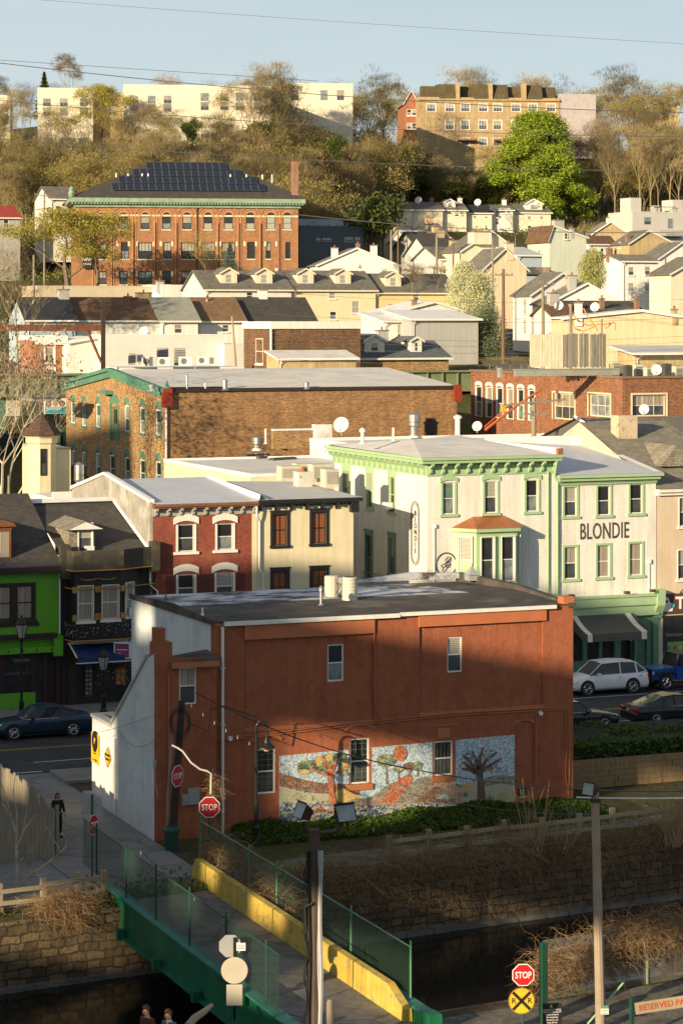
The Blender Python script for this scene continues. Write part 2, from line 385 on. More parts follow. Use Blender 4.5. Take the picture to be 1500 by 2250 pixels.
grille = pm('dark_grille',(.07,.07,.065),.6)
g_dark = glass('dark_glass',(.02,.022,.024))
g_dk2 = glass('dim_screened_glass',(.06,.065,.07),.15)
g_cur = glass('curtained_glass',(.40,.35,.28),.1,folds=16)
g_cur2 = glass('pink_curtained_glass',(.34,.26,.22),.1,folds=14)
g_grn = glass('green_shade_glass',(.16,.23,.18),.1)
g_blind = glass('blind_glass',(.45,.44,.36),.12,slats=14,col2=(.16,.16,.14))
g_org = glass('wood_blind_glass',(.30,.10,.035),.08,slats=13,col2=(.13,.045,.02))
g_sky = glass('sky_toned_glass',(.20,.23,.24),.05)  # reflected sky is put into the pale base colour
conc = pm('concrete',(.21,.20,.185),.9,var=.15,vs=.7,bump=.3,bs=8,col2=(.15,.145,.135),st=(.5,.7),ss=.5,crack=.5)
asph = pm('asphalt',(.028,.030,.033),.85,var=.2,vs=.6,bump=.35,bs=40,col2=(.055,.055,.055),st=(.5,.7),ss=.3,crack=.35)
line_w = pm('road_white',(.55,.55,.52),.7,var=.25,vs=3,col2=(.2,.2,.2),st=(.6,.7),ss=6)
line_y = pm('road_yellow',(.42,.28,.05),.7,var=.25,vs=3,col2=(.12,.1,.05),st=(.5,.66),ss=6)
yellow_b = pm('yellow_barrier_paint',(.62,.44,.08),.75,var=.15,vs=1.5,bump=.3,bs=10,col2=(.34,.30,.20),st=(.57,.62),ss=2.6,streak=.45)
bridge_g = pm('bridge_green_paint',(.012,.15,.075),.5,var=.25,spec=.3,col2=(.05,.06,.03),st=(.62,.68),ss=2,streak=.3)
rail_g = pm('dark_green_paint',(.012,.06,.04),.5,var=.15)
wood_g = planks('weathered_wood',(.20,.165,.12),(.34,.29,.21))
wood_t = planks('tan_fence_wood',(.30,.24,.15),(.46,.38,.25))
wood_d = planks('dark_pole_wood',(.05,.035,.025),(.11,.08,.055))
bark = pm('bark',(.16,.12,.085),.9,var=.3,vs=2,bump=.4)
bark_l = pm('pale_bark',(.42,.37,.28),.9,var=.3,vs=2.5,bump=.3,col2=(.20,.16,.11),st=(.5,.6),ss=2)
black_m = pm('black_metal',(.012,.014,.013),.4,var=.2)
chrome = pm('polished_metal',(.6,.6,.6),.15,1.0,var=.03,bump=0)
rubber = pm('tyre_rubber',(.02,.02,.02),.8,var=.1)
red_s = pm('sign_red',(.45,.015,.02),.4,var=.1)
white_s = pm('sign_white',(.72,.72,.70),.45,var=.04)
yel_s = pm('sign_yellow',(.72,.42,.02),.45,var=.08)
# ------------------------------------------------------------------ windows
WST = {}
def wst(name,frame,pane,lo=None,trim=None,tw=.09,sill=None,hood=None,ht='flat',hh=.2,nx=1,nz=1,fw=.05,rec=.1,shut=None,over=.08,head=0,grid=None,hd=.07):
    WST[name] = dict(frame=frame,pane=pane,lo=lo or pane,trim=trim,tw=tw,sill=sill,hood=hood,ht=ht,hh=hh,nx=nx,nz=nz,fw=fw,rec=rec,shut=shut,over=over,head=head,grid=grid,hd=hd)
_wc = {}
def arcpts(w,z,rise,n=8):
    """points of a segmental arch head, left to right"""
    if rise >= w / 2 - .001: return [(-w / 2 * math.cos(PI * i / n),z + w / 2 * math.sin(PI * i / n)) for i in range(n + 1)]
    r = (w * w / 4 + rise * rise) / (2 * rise);a = math.asin(w / 2 / r)
    return [(r * math.sin(-a + 2 * a * i / n),z + rise - r + r * math.cos(-a + 2 * a * i / n)) for i in range(n + 1)]
_vr = random.Random(12)
def winparts(w,h,st):
    va = _vr.choice((0,0,1,2,3)) if st[:4] in ('far','far_','apt','scho','mill','tall','loft','whit','it_r','blon') and 'bars' not in st and st not in ('white_cur','mill_door','far_b') else 0
    key = (round(w,2),round(h,2),st,va)
    if key in _wc: return _wc[key]
    s = WST[st];P = [];rc = s['rec'];fw = s['fw'];x0,x1 = -w / 2,w / 2
    f = MB()
    yb = rc - .002
    f.box(x0 + .004,x0 + fw,rc - .06,yb,.004,h - .004);f.box(x1 - fw,x1 - .004,rc - .06,yb,.004,h - .004)
    f.box(x0 + fw,x1 - fw,rc - .06,yb,.004,fw);f.box(x0 + fw,x1 - fw,rc - .06,yb,h - fw,h - .004)
    if s['nz'] >= 1: f.box(x0 + fw,x1 - fw,rc - .05,yb,h * .48,h * .48 + .05)
    for i in range(1,s['nx']):
        x = x0 + w * i / s['nx'];f.box(x - .02,x + .02,rc - .04,yb - .004,fw,h - fw)
    if s['grid']:
        gx,gz = s['grid']
        for i in range(1,gx): x = x0 + w * i / gx;f.box(x - .007,x + .007,rc - .03,yb - .006,fw,h - fw,2)
        for i in range(1,gz): z = h * i / gz;f.box(x0 + fw,x1 - fw,rc - .03,yb - .008,z - .007,z + .007,2)
    if s['head']:
        a = arcpts(w - .02,h - s['head'],s['head'] * .95);f.prism(a + [(x1 - .01,h - .002 - 0),(x0 + .01,h - .002)],-.012,.02)
    mats = [s['frame']]
    if s['trim']:
        t = s['tw'];mats.append(s['trim'])
        f.box(x0 - t,x0,-.045,.03,0,h,1);f.box(x1,x1 + t,-.045,.03,0,h,1)
        if s['ht'] != 'seg' or not s['hood']: f.box(x0 - t,x1 + t,-.05,.03,h,h + t,1)
    if s['grid']: mats = [mats[0],mats[-1],pm('bar_grey_green',(.16,.19,.13),.5)]
    P.append(('window',f.mesh('window',mats),None))
    g = MB();g.poly([(x0 + .01,rc - .015,h * .5),(x1 - .01,rc - .015,h * .5),(x1 - .01,rc - .015,h - .01),(x0 + .01,rc - .015,h - .01)],0)
    g.poly([(x0 + .01,rc - .012,.01),(x1 - .01,rc - .012,.01),(x1 - .01,rc - .012,h * .5),(x0 + .01,rc - .012,h * .5)],1)
    P.append(('pane',g.mesh('pane',[(s['pane'],g_blind,s['pane'],g_cur)[va],(s['lo'],s['lo'],g_sky,g_dk2)[va]]),1))
    if s['sill']:
        b = MB();o = s['over'] + (s['tw'] if s['trim'] else 0);b.box(x0 - o,x1 + o,-.10,.02,-.15,-.003);P.append(('sill',b.mesh('sill',s['sill']),1))
    if s['hood']:
        b = MB();hh = s['hh'];o = s['over'] + (s['tw'] if s['trim'] else 0)
        if s['ht'] == 'flat': b.box(x0 - o,x1 + o,-s['hd'],.02,h + .003 + (s['tw'] if s['trim'] else 0),h + hh)
        elif s['ht'] == 'seg':
            A = arcpts(w + 2 * o,h,hh * .55);Bq = arcpts(w + 2 * o,h + hh,hh * .6)
            b.prism(A + Bq[::-1],-s['hd'],.02)
        elif s['ht'] == 'round':     # semicircular head of brick with its glazed half disc
            A = arcpts(w,h,w / 2,12);Bq = arcpts(w + 2 * hh,h,w / 2 + hh,12)
            b.prism(A + Bq[::-1],-s['hd'],.012)
        P.append(('hood',b.mesh('hood',s['hood']),1))
        if s['ht'] == 'round':
            b = MB();b.prism(arcpts(w,h,w / 2,12),-.012,.01);P.append(('fanlight',b.mesh('fanlight',s['pane']),1))
            b = MB();A = arcpts(w,h,w / 2,12);Bq = arcpts(w - .12,h,w / 2 - .06,12);b.prism(A + Bq[::-1],-.03,-.001);P.append(('fanlight_frame',b.mesh('fanlight_frame',s['frame']),1))
    if s['shut']:
        b = MB()
        for sx in (-1,1): b.box(sx * (w / 2 + .16) - .0 - (w * .22 if sx < 0 else 0),sx * (w / 2 + .16) + (w * .22 if sx > 0 else 0),-.05,.0,.0,h)
        P.append(('shutter',b.mesh('shutter',s['shut']),1))
    _wc[key] = P;return P
def put_window(root,w,h,st,loc,rz=0,label=None):
    P = winparts(w,h,st);f = link('window',P[0][1],root,loc,rz)
    for nm,me,_ in P[1:]: link(nm,me,f)
    if label: f['label'] = label
    return f
def faceT(face,y=0.0):
    if face == 'F': return (lambda u,n,z: (u,y - n,z)),(lambda u,z: (u,y,z)),0
    if face == 'L': return (lambda u,n,z: (y - n,u,z)),(lambda u,z: (y,u,z)),-PI / 2
    if face == 'R': return (lambda u,n,z: (y + n,u,z)),(lambda u,z: (y,u,z)),PI / 2
    return (lambda u,n,z: (u,y + n,z)),(lambda u,z: (u,y,z)),PI
def facade(root,mb,face,y,u0,u1,z0,z1,wins=(),depth=.12,m=0,extra=()):
    """wins: (u centre, foot z, width, height, style); cuts the openings and hangs a window in each"""
    T,Lc,rz = faceT(face,y)
    mb.wall(T,u0,u1,z0,z1,[(u - w / 2,u + w / 2,z,z + h) for u,z,w,h,s_ in wins] + list(extra),depth,m)
    for u,z,w,h,s_ in wins: put_window(root,w,h,s_,Lc(u,z),rz)
wst('white',white_p,g_dark,g_dk2,trim=white_p,tw=.05,sill=white_p)
wst('white_cur',white_p,g_cur,trim=white_p,tw=.04,sill=white_p)
wst('whiteplain',white_p,g_dark,g_dk2,fw=.06)
wst('white_bars',white_p,g_dark,g_dk2,fw=.06,grid=(3,8))
wst('white_bars_v',white_p,g_dark,g_dk2,fw=.06,grid=(5,1))
wst('it_red',white_p,g_dark,g_dk2,trim=white_p,tw=.10,sill=white_p,hood=white_p,ht='seg',hh=.34,over=.14)
wst('cream_dk',black_p,g_org,trim=black_p,tw=.16,sill=black_p,hood=black_p,hh=.24,nx=2,over=.04)
wst('blondie',white_p,g_grn,g_dk2,trim=green_t,tw=.12,sill=green_t,hood=green_t,ht='seg',hh=.24,over=.07)
wst('blondie_d',white_p,g_dark,g_dk2,trim=green_t,tw=.12,sill=green_t,hood=green_t,ht='seg',hh=.24,over=.07)
wst('blondie2',white_p,g_dark,g_dk2,trim=green_t,tw=.12,sill=green_t,over=.07)
wst('blondie2c',white_p,g_cur,g_cur,trim=green_t,tw=.12,sill=green_t,over=.07)
wst('blondie_side',green_t,g_dk2,g_dark,trim=green_t,tw=.16,sill=green_t,hood=green_t,hh=.4,over=.05)
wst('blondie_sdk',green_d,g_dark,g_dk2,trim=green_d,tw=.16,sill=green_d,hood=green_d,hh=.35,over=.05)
wst('mill',white_p,g_cur2 if 0 else g_dk2,g_blind,trim=teal,tw=.10,sill=teal,hood=teal,ht='seg',hh=.42,over=.0,nx=1,fw=.09,rec=.05)
wst('mill_d',white_p,g_dark,g_dk2,trim=teal,tw=.10,sill=teal,hood=teal,ht='seg',hh=.42,over=.0,fw=.09,rec=.05)
wst('school',black_p,g_dark,g_blind,sill=cream_w,hood=pm('tan_arch_brick',(.46,.22,.10),.85,var=.2,vs=6),ht='round',hh=.22,fw=.07,nx=1,rec=.12,hd=.08)
wst('school2',black_p,g_grn,g_dark,sill=cream_w,hood=orbr,ht='seg',hh=.3,fw=.09,nx=4,rec=.2,hd=.04)
wst('school1',black_p,g_dark,g_dark,sill=cream_w,fw=.09,nx=2,rec=.2)
wst('far',white_p,g_dark,g_dk2,fw=.08,rec=.06,sill=white_p)
wst('far_b',white_p,g_blind,g_blind,fw=.07,rec=.06,sill=white_p)
wst('far_g',grey_m,g_sky,g_dk2,fw=.08,rec=.06)
wst('far_d',black_p,g_dark,g_dk2,fw=.06,rec=.06)
wst('far_wide',white_p,g_sky,g_dk2,fw=.10,rec=.08,nx=3,trim=white_p,tw=.1)
wst('apt',grey_m,g_sky,g_dk2,fw=.08,rec=.08,nx=2)
wst('tall',white_p,g_dark,g_grn,trim=white_p,tw=.07,hood=white_p,ht='seg',hh=.26,over=.0,fw=.06,rec=.06)
wst('loft',cream_w,g_sky,g_dk2,fw=.1,nx=3,rec=.2,trim=cream_w,tw=.12)
wst('green_big',dark_p,g_cur,g_cur,fw=.10,trim=dark_p,tw=.12,sill=dark_p)
wst('redtrim',rust,g_cur,g_cur,fw=.07,trim=rust,tw=.1)
# ------------------------------------------------------------------ mid-distance and far houses
GROUND = None
def house(name,label,cat,px0,px1,pye,pyb,D,dep,roof,wallm,roofm,wins=(),lwins=(),th=TH,oh=.3,trim=None,chim=(),group=None,lm=None,ext=5,fascia=.22,dormers=(),extra=None):
    """front-left corner on pixel px0 at distance D; roof = ('gx',ridge_py[,frac]) ridge parallel to the front, ('gy',peak_py,frac) gable to the front,
    ('flat',parapet), ('shed',back_py).  wins are (px_left, py_top, width_m, height_m, style)"""
    X0 = xat(px0,D);zb = zat(pyb,D);fr = Fr(X0,D,th,zb)
    H = zat(pye,D) - zb;Wd = fr.onB(px1,pye,0)[0]
    root = thing(name,label,cat,(X0,D,zb),th,group)
    W = MB();ws = []
    for q in wins:
        a,z = fr.onB(q[0],q[1],0);w_,h_ = q[2],q[3];ws.append((a + w_ / 2,z - h_,w_,h_,q[4]))
    ws = [q for q in ws if q[0] - q[2] / 2 > .05 and q[0] + q[2] / 2 < Wd - .05]
    low = [q for q in ws if q[1] + q[3] < H - .05];high = [q for q in ws if q not in low]
    facade(root,W,'F',0,0,Wd,-ext,H,low,depth=.1)
    lws = []
    for q in lwins:
        b,z = fr.onA(q[0],q[1],0);w_,h_ = q[2],q[3];b = min(max(b,w_),dep - w_);lws.append((b,z - h_,w_,h_,q[4]))
    facade(root,W,'L',0,0,dep,-ext,H,lws,depth=.1,m=1)
    facade(root,W,'R',Wd,0,dep,-ext,H)
    facade(root,W,'B',dep,0,Wd,-ext,H)
    for u,z,w_,h_,s_ in high: put_window(root,w_,h_,s_,(u,-.1,z))
    Rf = MB();kind = roof[0];rz = None
    if kind == 'flat':
        p = roof[1]
        W.box(-.02,Wd + .02,-.02,.28,H - .01,H + p,2);W.box(-.02,Wd + .02,dep - .28,dep + .02,H - .01,H + p,2)
        W.box(-.02,.28,.28,dep - .28,H - .01,H + p,2);W.box(Wd - .28,Wd + .02,.28,dep - .28,H - .01,H + p,2)
        Rf.box(.28,Wd - .28,.28,dep - .28,H - .2,H + .02);rz = lambda x,y: H
    elif kind == 'gx':
        fk = roof[2] if len(roof) > 2 else .5;yr = dep * fk
        pr = fr.W(Wd * .5,yr);zr = zat(roof[1],pr.y) - zb;zr = max(zr,H + .3)
        sl = (zr - H) / yr;sb = (zr - H) / (dep - yr)
        for x in (0,Wd): W.poly([(x,0,H),(x,yr,zr),(x,dep,H)],1)
        t = .16
        Rf.add([(-oh,-oh,H - oh * sl),(Wd + oh,-oh,H - oh * sl),(Wd + oh,yr,zr),(-oh,yr,zr),
                (-oh,-oh,H - oh * sl + t),(Wd + oh,-oh,H - oh * sl + t),(Wd + oh,yr,zr + t),(-oh,yr,zr + t)],
               [(0,3,2,1),(4,5,6,7),(1,2,6,5),(3,0,4,7)])
        Rf.add([(-oh,-oh,H - oh * sl),(Wd + oh,-oh,H - oh * sl),(Wd + oh,-oh,H - oh * sl + t),(-oh,-oh,H - oh * sl + t)],[(0,1,2,3)],1)
        Rf.add([(-oh,yr,zr),(Wd + oh,yr,zr),(Wd + oh,dep + oh,H - oh * sb),(-oh,dep + oh,H - oh * sb),
                (-oh,yr,zr + t),(Wd + oh,yr,zr + t),(Wd + oh,dep + oh,H - oh * sb + t),(-oh,dep + oh,H - oh * sb + t)],
               [(0,1,2,3),(4,7,6,5),(1,5,6,2),(3,7,4,0),(2,6,7,3)])
        rz = lambda x,y: H + sl * y if y < yr else zr - sb * (y - yr)
        if dormers:
            for dpx,dw,dh,dst in dormers:
                da,_ = fr.onB(dpx,pye,0);dy = yr * .28;z0 = H + sl * dy
                dw_ = dw;top = z0 + dh;pk = top + dw * .27
                dm = MB();dm.wall(lambda u,n,z: (u,-n,z),-dw / 2,dw / 2,0,dh,[(-dw * .2,dw * .2,.18,dh - .12)],.08)
                dm.poly([(-dw / 2,0,dh),(dw / 2,0,dh),(0,0,dh + dw * .27)])
                ln = (pk - z0) / sl + .1
                for sx in (-1,1): dm.poly([(sx * dw / 2,0,0),(sx * dw / 2,dh / sl,dh),(sx * dw / 2,0,dh)])
                d = dm.build('dormer',[wallm if trim is None else trim],root,loc=(da,dy,z0))
                dr = MB();e = .22
                for sx in (-1,1):
                    x1_,zz = sx * (dw / 2 + e),dh - e * .54
                    dr.add([(0,-e,dh + dw * .27 + .02),(x1_,-e,zz + .02),(x1_,ln,zz + .02),(0,ln,dh + dw * .27 + .02),
                            (0,-e,dh + dw * .27 + .14),(x1_,-e,zz + .14),(x1_,ln,zz + .14),(0,ln,dh + dw * .27 + .14)],
                           [(0,1,2,3),(4,5,6,7),(1,2,6,5)],0)
                    dr.add([(0,-e - .01,dh + dw * .27 - .06),(x1_,-e - .01,zz - .06),(x1_,-e - .01,zz + .16),(0,-e - .01,dh + dw * .27 + .16)],[(0,1,2,3)],1)
                link('dormer_roof',dr.mesh('dormer_roof',[roofm,trim or white_p]),d)
                P = winparts(dw * .4,dh - .3,dst);link('dormer_window',P[0][1],d,(0,0,.18))
                link('dormer_pane',P[1][1],d,(0,0,.18))
    elif kind == 'gy':
        fk = roof[2] if len(roof) > 2 else .5;xr = Wd * fk
        pr = fr.W(xr,0);zr = max(zat(roof[1],pr.y) - zb,H + .3)
        HR = H if len(roof) < 4 else zat(roof[3],fr.W(Wd,0).y) - zb
        if abs(HR - H) > .01:
            W.poly([(0,0,H),(Wd,0,H),(Wd,0,HR)]) if HR > H else None
        for y in (0,dep): W.poly([(0,y,H),(Wd,y,H),(xr,y,zr)],0)
        sl,sb = (zr - H) / xr,(zr - H) / (Wd - xr);t = .14
        Rf.add([(-oh,-oh,H - oh * sl),(xr,-oh,zr),(xr,dep + oh,zr),(-oh,dep + oh,H - oh * sl),
                (-oh,-oh,H - oh * sl + t),(xr,-oh,zr + t),(xr,dep + oh,zr + t),(-oh,dep + oh,H - oh * sl + t)],
               [(0,1,2,3),(4,7,6,5),(0,3,7,4)])
        Rf.add([(xr,-oh,zr),(Wd + oh,-oh,H - oh * sb),(Wd + oh,dep + oh,H - oh * sb),(xr,dep + oh,zr),
                (xr,-oh,zr + t),(Wd + oh,-oh,H - oh * sb + t),(Wd + oh,dep + oh,H - oh * sb + t),(xr,dep + oh,zr + t)],
               [(0,1,2,3),(4,7,6,5),(1,2,6,5)])
        f_ = .1
        Rf.add([(-oh,-oh - .01,H - oh * sl - f_),(xr,-oh - .01,zr - f_),(xr,-oh - .01,zr + t),(-oh,-oh - .01,H - oh * sl + t)],[(0,1,2,3)],1)
        Rf.add([(xr,-oh - .01,zr - f_),(Wd + oh,-oh - .01,H - oh * sb - f_),(Wd + oh,-oh - .01,H - oh * sb + t),(xr,-oh - .01,zr + t)],[(0,1,2,3)],1)
        rz = lambda x,y: H + sl * x if x < xr else zr - sb * (x - xr)
    elif kind == 'shed':
        pr = fr.W(Wd * .5,dep);zr = zat(roof[1],pr.y) - zb;zr = max(zr,H + .1);sl = (zr - H) / dep
        for x in (0,Wd): W.poly([(x,0,H),(x,dep,H),(x,dep,zr)],1)
        W.poly([(0,dep,H),(Wd,dep,H),(Wd,dep,zr),(0,dep,zr)])
        t = .16
        Rf.add([(-oh,-oh,H - oh * sl),(Wd + oh,-oh,H - oh * sl),(Wd + oh,dep,zr),(-oh,dep,zr),(-oh,-oh,H - oh * sl + t),(Wd + oh,-oh,H - oh * sl + t),(Wd + oh,dep,zr + t),(-oh,dep,zr + t)],
               [(0,3,2,1),(4,5,6,7),(1,2,6,5),(3,0,4,7),(2,3,7,6)])
        Rf.add([(-oh,-oh - .005,H - oh * sl),(Wd + oh,-oh - .005,H - oh * sl),(Wd + oh,-oh - .005,H - oh * sl + t),(-oh,-oh - .005,H - oh * sl + t)],[(0,1,2,3)],1)
        rz = lambda x,y: H + sl * y
    W.build('wall',[wallm,lm or wallm,trim or wallm],root)
    rf = Rf.build('roof',[roofm,trim or white_p],root)
    for q in chim:        # (fraction x, fraction y, height above roof, width, material)
        x,y = Wd * q[0],dep * q[1];zz = rz(x,y)
        c = MB();c.cbox(x,y,zz - .8,q[3],q[3] * .75,q[2] + .8);c.cbox(x,y,zz + q[2],q[3] + .14,q[3] * .75 + .14,.12,1)
        c.lathe([(.11,zz + q[2] + .12),(.09,zz + q[2] + .42)],x,y,8,2)
        link('chimney',c.mesh('chimney',[q[4],conc,terra]),rf)
    if kind in ('gx','shed'):      # gutter and downspout
        g = MB();g.box(-oh,Wd + oh,-oh - .10,-oh - .012,H - oh * sl - .02,H - oh * sl + .09)
        g.tube([(.15,-oh - .05,H - oh * sl),(.15,-.07,H - .5),(.15,-.07,-2)],.045,5)
        g.build('gutter',white_p if trim is None else trim,root)
    root['_W'] = Wd;root['_H'] = H
    return root,fr
# ================================================================== TERRAIN AND GROUND
CTH = R(28.4);CF = Fr(-8.06,82.3,CTH)             # canal frame: a along the far bank, b across
CW = 15.9;WATER = -2.3
def lerpc(c,t):
    if t <= c[0][0]: return c[0][1]
    for (a,x),(b,y) in zip(c,c[1:]):
        if t <= b: k = (t - a) / (b - a);k = k * k * (3 - 2 * k) * .5 + k * .5;return x + (y - x) * k
    return c[-1][1]
TLc = [(158,0),(172,3),(200,8),(232,13.3),(262,16),(300,19),(330,23.2),(352,26),(372,36),(396,48),(440,54),(520,56),(900,58)]
TRc = [(158,0),(172,3),(200,7),(228,15),(262,16.4),(300,17.5),(330,19.5),(360,24),(400,33),(430,38),(462,50),(520,56),(900,58)]
def hnoise(x,y): return math.sin(x * .13 + 1.3 * math.sin(y * .07)) * math.sin(y * .11 + .9 * math.sin(x * .09))
def terrain(X,Y):
    k = min(1,max(0,(X + 17) / 16));k = k * k * (3 - 2 * k)
    z = lerpc(TLc,Y) * (1 - k) + lerpc(TRc,Y) * k
    if Y > 350: z += hnoise(X,Y) * 1.1 * min(1,(Y - 350) / 40)
    return z
grass_hill = None
def ground_mat():
    m,n,l,p = _new('ground_soil');o = _obj(n)
    c = _mix(n,l,_ramp(n,l,_noise(n,l,o,.35,8,.7),.4,.6),(.07,.055,.035),(.055,.075,.02))
    c = _mix(n,l,_ramp(n,l,_noise(n,l,o,1.6,6,.7),.5,.65),c,(.12,.09,.05))
    l.new(c,p.inputs['Base Color']);p.inputs['Roughness'].default_value = 1;p.inputs['Specular IOR Level'].default_value = .1
    _bump(n,l,p,_noise(n,l,o,3,6),.8,.15);return m
soil = ground_mat()
cols_a = [-1500,-900,-600] + [-400 + i * 8 for i in range(101)] + [600,900,1500]
rows_b = [-300,-150,-80,-50,-30,-22,-CW - .3,-CW - .28,-.32,-.3,3,8,16,30,45,55] + [60 + i * 5 for i in range(110)] + [700,900,1400,2200]
G = MB();nc = len(cols_a)
for b in rows_b:
    for a in cols_a:
        p = CF.W(a,b)
        if -CW - .29 < b < -.31: z = -4.2
        elif b <= -CW: z = -.02 - (0 if b > -40 else 0.0)
        else: z = terrain(p.x,p.y) - .02
        if p.y < -5: z = -.02
        G.v.append((p.x,p.y,z))
G.f = [(j * nc + i,j * nc + i + 1,(j + 1) * nc + i + 1,(j + 1) * nc + i) for j in range(len(rows_b) - 1) for i in range(nc - 1)]
G.m = [0] * len(G.f)
setting(G.build('ground',soil,smooth=False,uv=False))
# canal water
def water_mat():
    m,n,l,p = _new('canal_water');o = _obj(n)
    p.inputs['Base Color'].default_value = (.010,.011,.009,1);p.inputs['Roughness'].default_value = .06;p.inputs['Specular IOR Level'].default_value = .35
    _bump(n,l,p,_noise(n,l,_map(n,l,o,(1,1.6,1)),2.2,4),.06,.05);return m
M_ = MB();P_ = [CF.W(a,b,WATER) for a,b in ((-200,-CW - .5),(200,-CW - .5),(200,-.1),(-200,-.1))]
M_.poly(P_);setting(M_.build('canal_water',water_mat(),uv=False))
# stone canal walls with their ledges
def stone_mat(name,c1,c2):
    m,n,l,p = _new(name);u = _uv(n);o = _obj(n)
    d = n.new('ShaderNodeMixRGB');d.blend_type = 'ADD';d.inputs[0].default_value = .3;l.new(u,d.inputs[1])
    nt_ = n.new('ShaderNodeTexNoise');nt_.inputs['Scale'].default_value = 2.0;l.new(u,nt_.inputs['Vector']);l.new(nt_.outputs['Color'],d.inputs[2])
    b = n.new('ShaderNodeTexBrick');b.inputs['Scale'].default_value = 1;b.inputs['Brick Width'].default_value = .7;b.inputs['Row Height'].default_value = .3
    b.inputs['Mortar Size'].default_value = .03;b.inputs['Color1'].default_value = c1 + (1,);b.inputs['Color2'].default_value = c2 + (1,);b.inputs['Mortar'].default_value = _c(c2,.6) + (1,)
    b.squash = .7;b.squash_frequency = 3;b.offset = .37;l.new(d.outputs[0],b.inputs['Vector'])
    c = _mix(n,l,1.0,b.outputs[0],_ramp(n,l,_noise(n,l,o,2.2,8,.75),.3,.7,(.45,.45,.45,1),(1.5,1.4,1.2,1)),'MULTIPLY')
    l.new(c,p.inputs['Base Color']);p.inputs['Roughness'].default_value = .95
    iv = n.new('ShaderNodeInvert');l.new(b.outputs[1],iv.inputs[1])
    ad = n.new('ShaderNodeMath');ad.operation = 'ADD';l.new(iv.outputs[0],ad.inputs[0]);l.new(_noise(n,l,o,5,6,.7),ad.inputs[1])
    _bump(n,l,p,ad.outputs[0],1,.06);return m
stone = stone_mat('canal_rubble_stone',(.17,.13,.075),(.08,.06,.038))
def canal_wall(label,b0,b1,ledge):
    r = thing('canal_wall',label,'stone wall',CF.W(0,0,0),CTH)
    m = MB();m.box(-120,120,b0,b1,-4.1,-.02)
    m.build('stonework',stone,r)
    m = MB();x = -60
    y0,y1 = ((b0 - .32,b0 + .0) if ledge < 0 else (b1,b1 + .3))
    while x < 70:
        w_ = random.uniform(.5,1.3);m.box(x,x + w_ - .03,y0 + random.uniform(0,.05) * (ledge < 0),y1 - .003,WATER - .3,WATER + .16 + random.uniform(-.03,.02));x += w_
    m.build('ledge',pm('wet_ledge_stone',(.13,.125,.11),.8,var=.4,vs=2,bump=.6,bs=6),r)
canal_wall('long rubble stone retaining wall with pale ledge along the far side of the canal',-.45,-.28,-1)
canal_wall('stone retaining wall on the near side of the dark canal',-CW - .3,-CW - .14,1)
# main street (runs along a)
def sheet(name,pts,z,mt):
    m = MB();m.poly([S.W(a,b,z) for a,b in pts]);return setting(m.build(name,mt,uv=False))
RB0,RB1,FB = 14.6,27.2,31.7                    # near kerb, far kerb, far house fronts
sheet('main_street',[(-120,RB0),(140,RB0),(140,RB1),(-120,RB1)],.008,asph)
m = MB()
for (a0,a1,b0,b1) in ((-120,-10.5,11,RB0),(-3.0,140,11.85,RB0),(-120,140,RB1,FB + 2)):
    m.v,m.f,m.m = m.v,m.f,m.m
    k = [S.W(a,b,z) for z in (0.0,.13) for a,b in ((a0,b0),(a1,b0),(a1,b1),(a0,b1))]
    m.add(k,[(4,5,6,7),(0,1,5,4),(1,2,6,5),(2,3,7,6),(3,0,4,7)])
setting(m.build('pavement',conc,uv=False))
m = MB()
def stripe(a0,a1,b,wd=.11,mm=0): m.poly([S.W(a0,b,.014),S.W(a1,b,.014),S.W(a1,b + wd,.014),S.W(a0,b + wd,.014)],mm)
stripe(-60,100,24.4);stripe(-60,100,20.55,.1,1);stripe(-60,100,20.8,.1,1);stripe(-60,-6.5,17.2);stripe(-3.0,100,17.2)
m.poly([S.W(-13,14.95,.014),S.W(-3.2,14.95,.014),S.W(-3.2,15.1,.014),S.W(-13,15.1,.014)])
setting(m.build('road_markings',[line_w,line_y],uv=False))
# lane from the bridge up to the street, and the path by the canal
sheet('lane',[(-10.6,-6.6),(-2.92,-6.6),(-2.92,RB0 + .02),(-10.6,RB0 + .02)],.004,conc)
m = MB()
for b in (-4.5,-1.5,1.6,4.6,7.7,10.8): m.poly([S.W(-10.5,b,.012),S.W(-3.0,b,.012),S.W(-3.0,b + .03,.012),S.W(-10.5,b + .03,.012)])
m.poly([S.W(-7.6,-6.5,.012),S.W(-7.56,-6.5,.012),S.W(-7.9,12,.012),S.W(-7.94,12,.012)])
setting(m.build('lane_joints',pm('joint_dark',(.05,.05,.045)),uv=False))
gravel = pm('towpath_gravel',(.15,.135,.11),.95,var=.45,vs=9,bump=.8,bs=30,col2=(.08,.075,.06),st=(.46,.58),ss=1.2)
m = MB();m.poly([CF.W(-12,1.2,.0),CF.W(90,1.2,.0),CF.W(90,3.4,.0),CF.W(-12,3.4,.0)]);m.poly([CF.W(-60,1.3,.0),CF.W(-12.01,1.3,.0),CF.W(-12.01,3.2,.0),CF.W(-60,3.2,.0)])
setting(m.build('towpath',gravel,uv=False))
m = MB();m.poly([CF.W(-60,-40,.0),CF.W(90,-40,.0),CF.W(90,-CW - .9,.0),CF.W(-60,-CW - .9,.0)])
setting(m.build('gravel_yard',gravel,uv=False))
alleyp = pm('alley_asphalt',(.10,.095,.09),.9,var=.2,bump=.2)
m = MB();A_ = [(1062,222),(1170,222),(1150,262),(1155,330),(1092,330),(1085,262)]
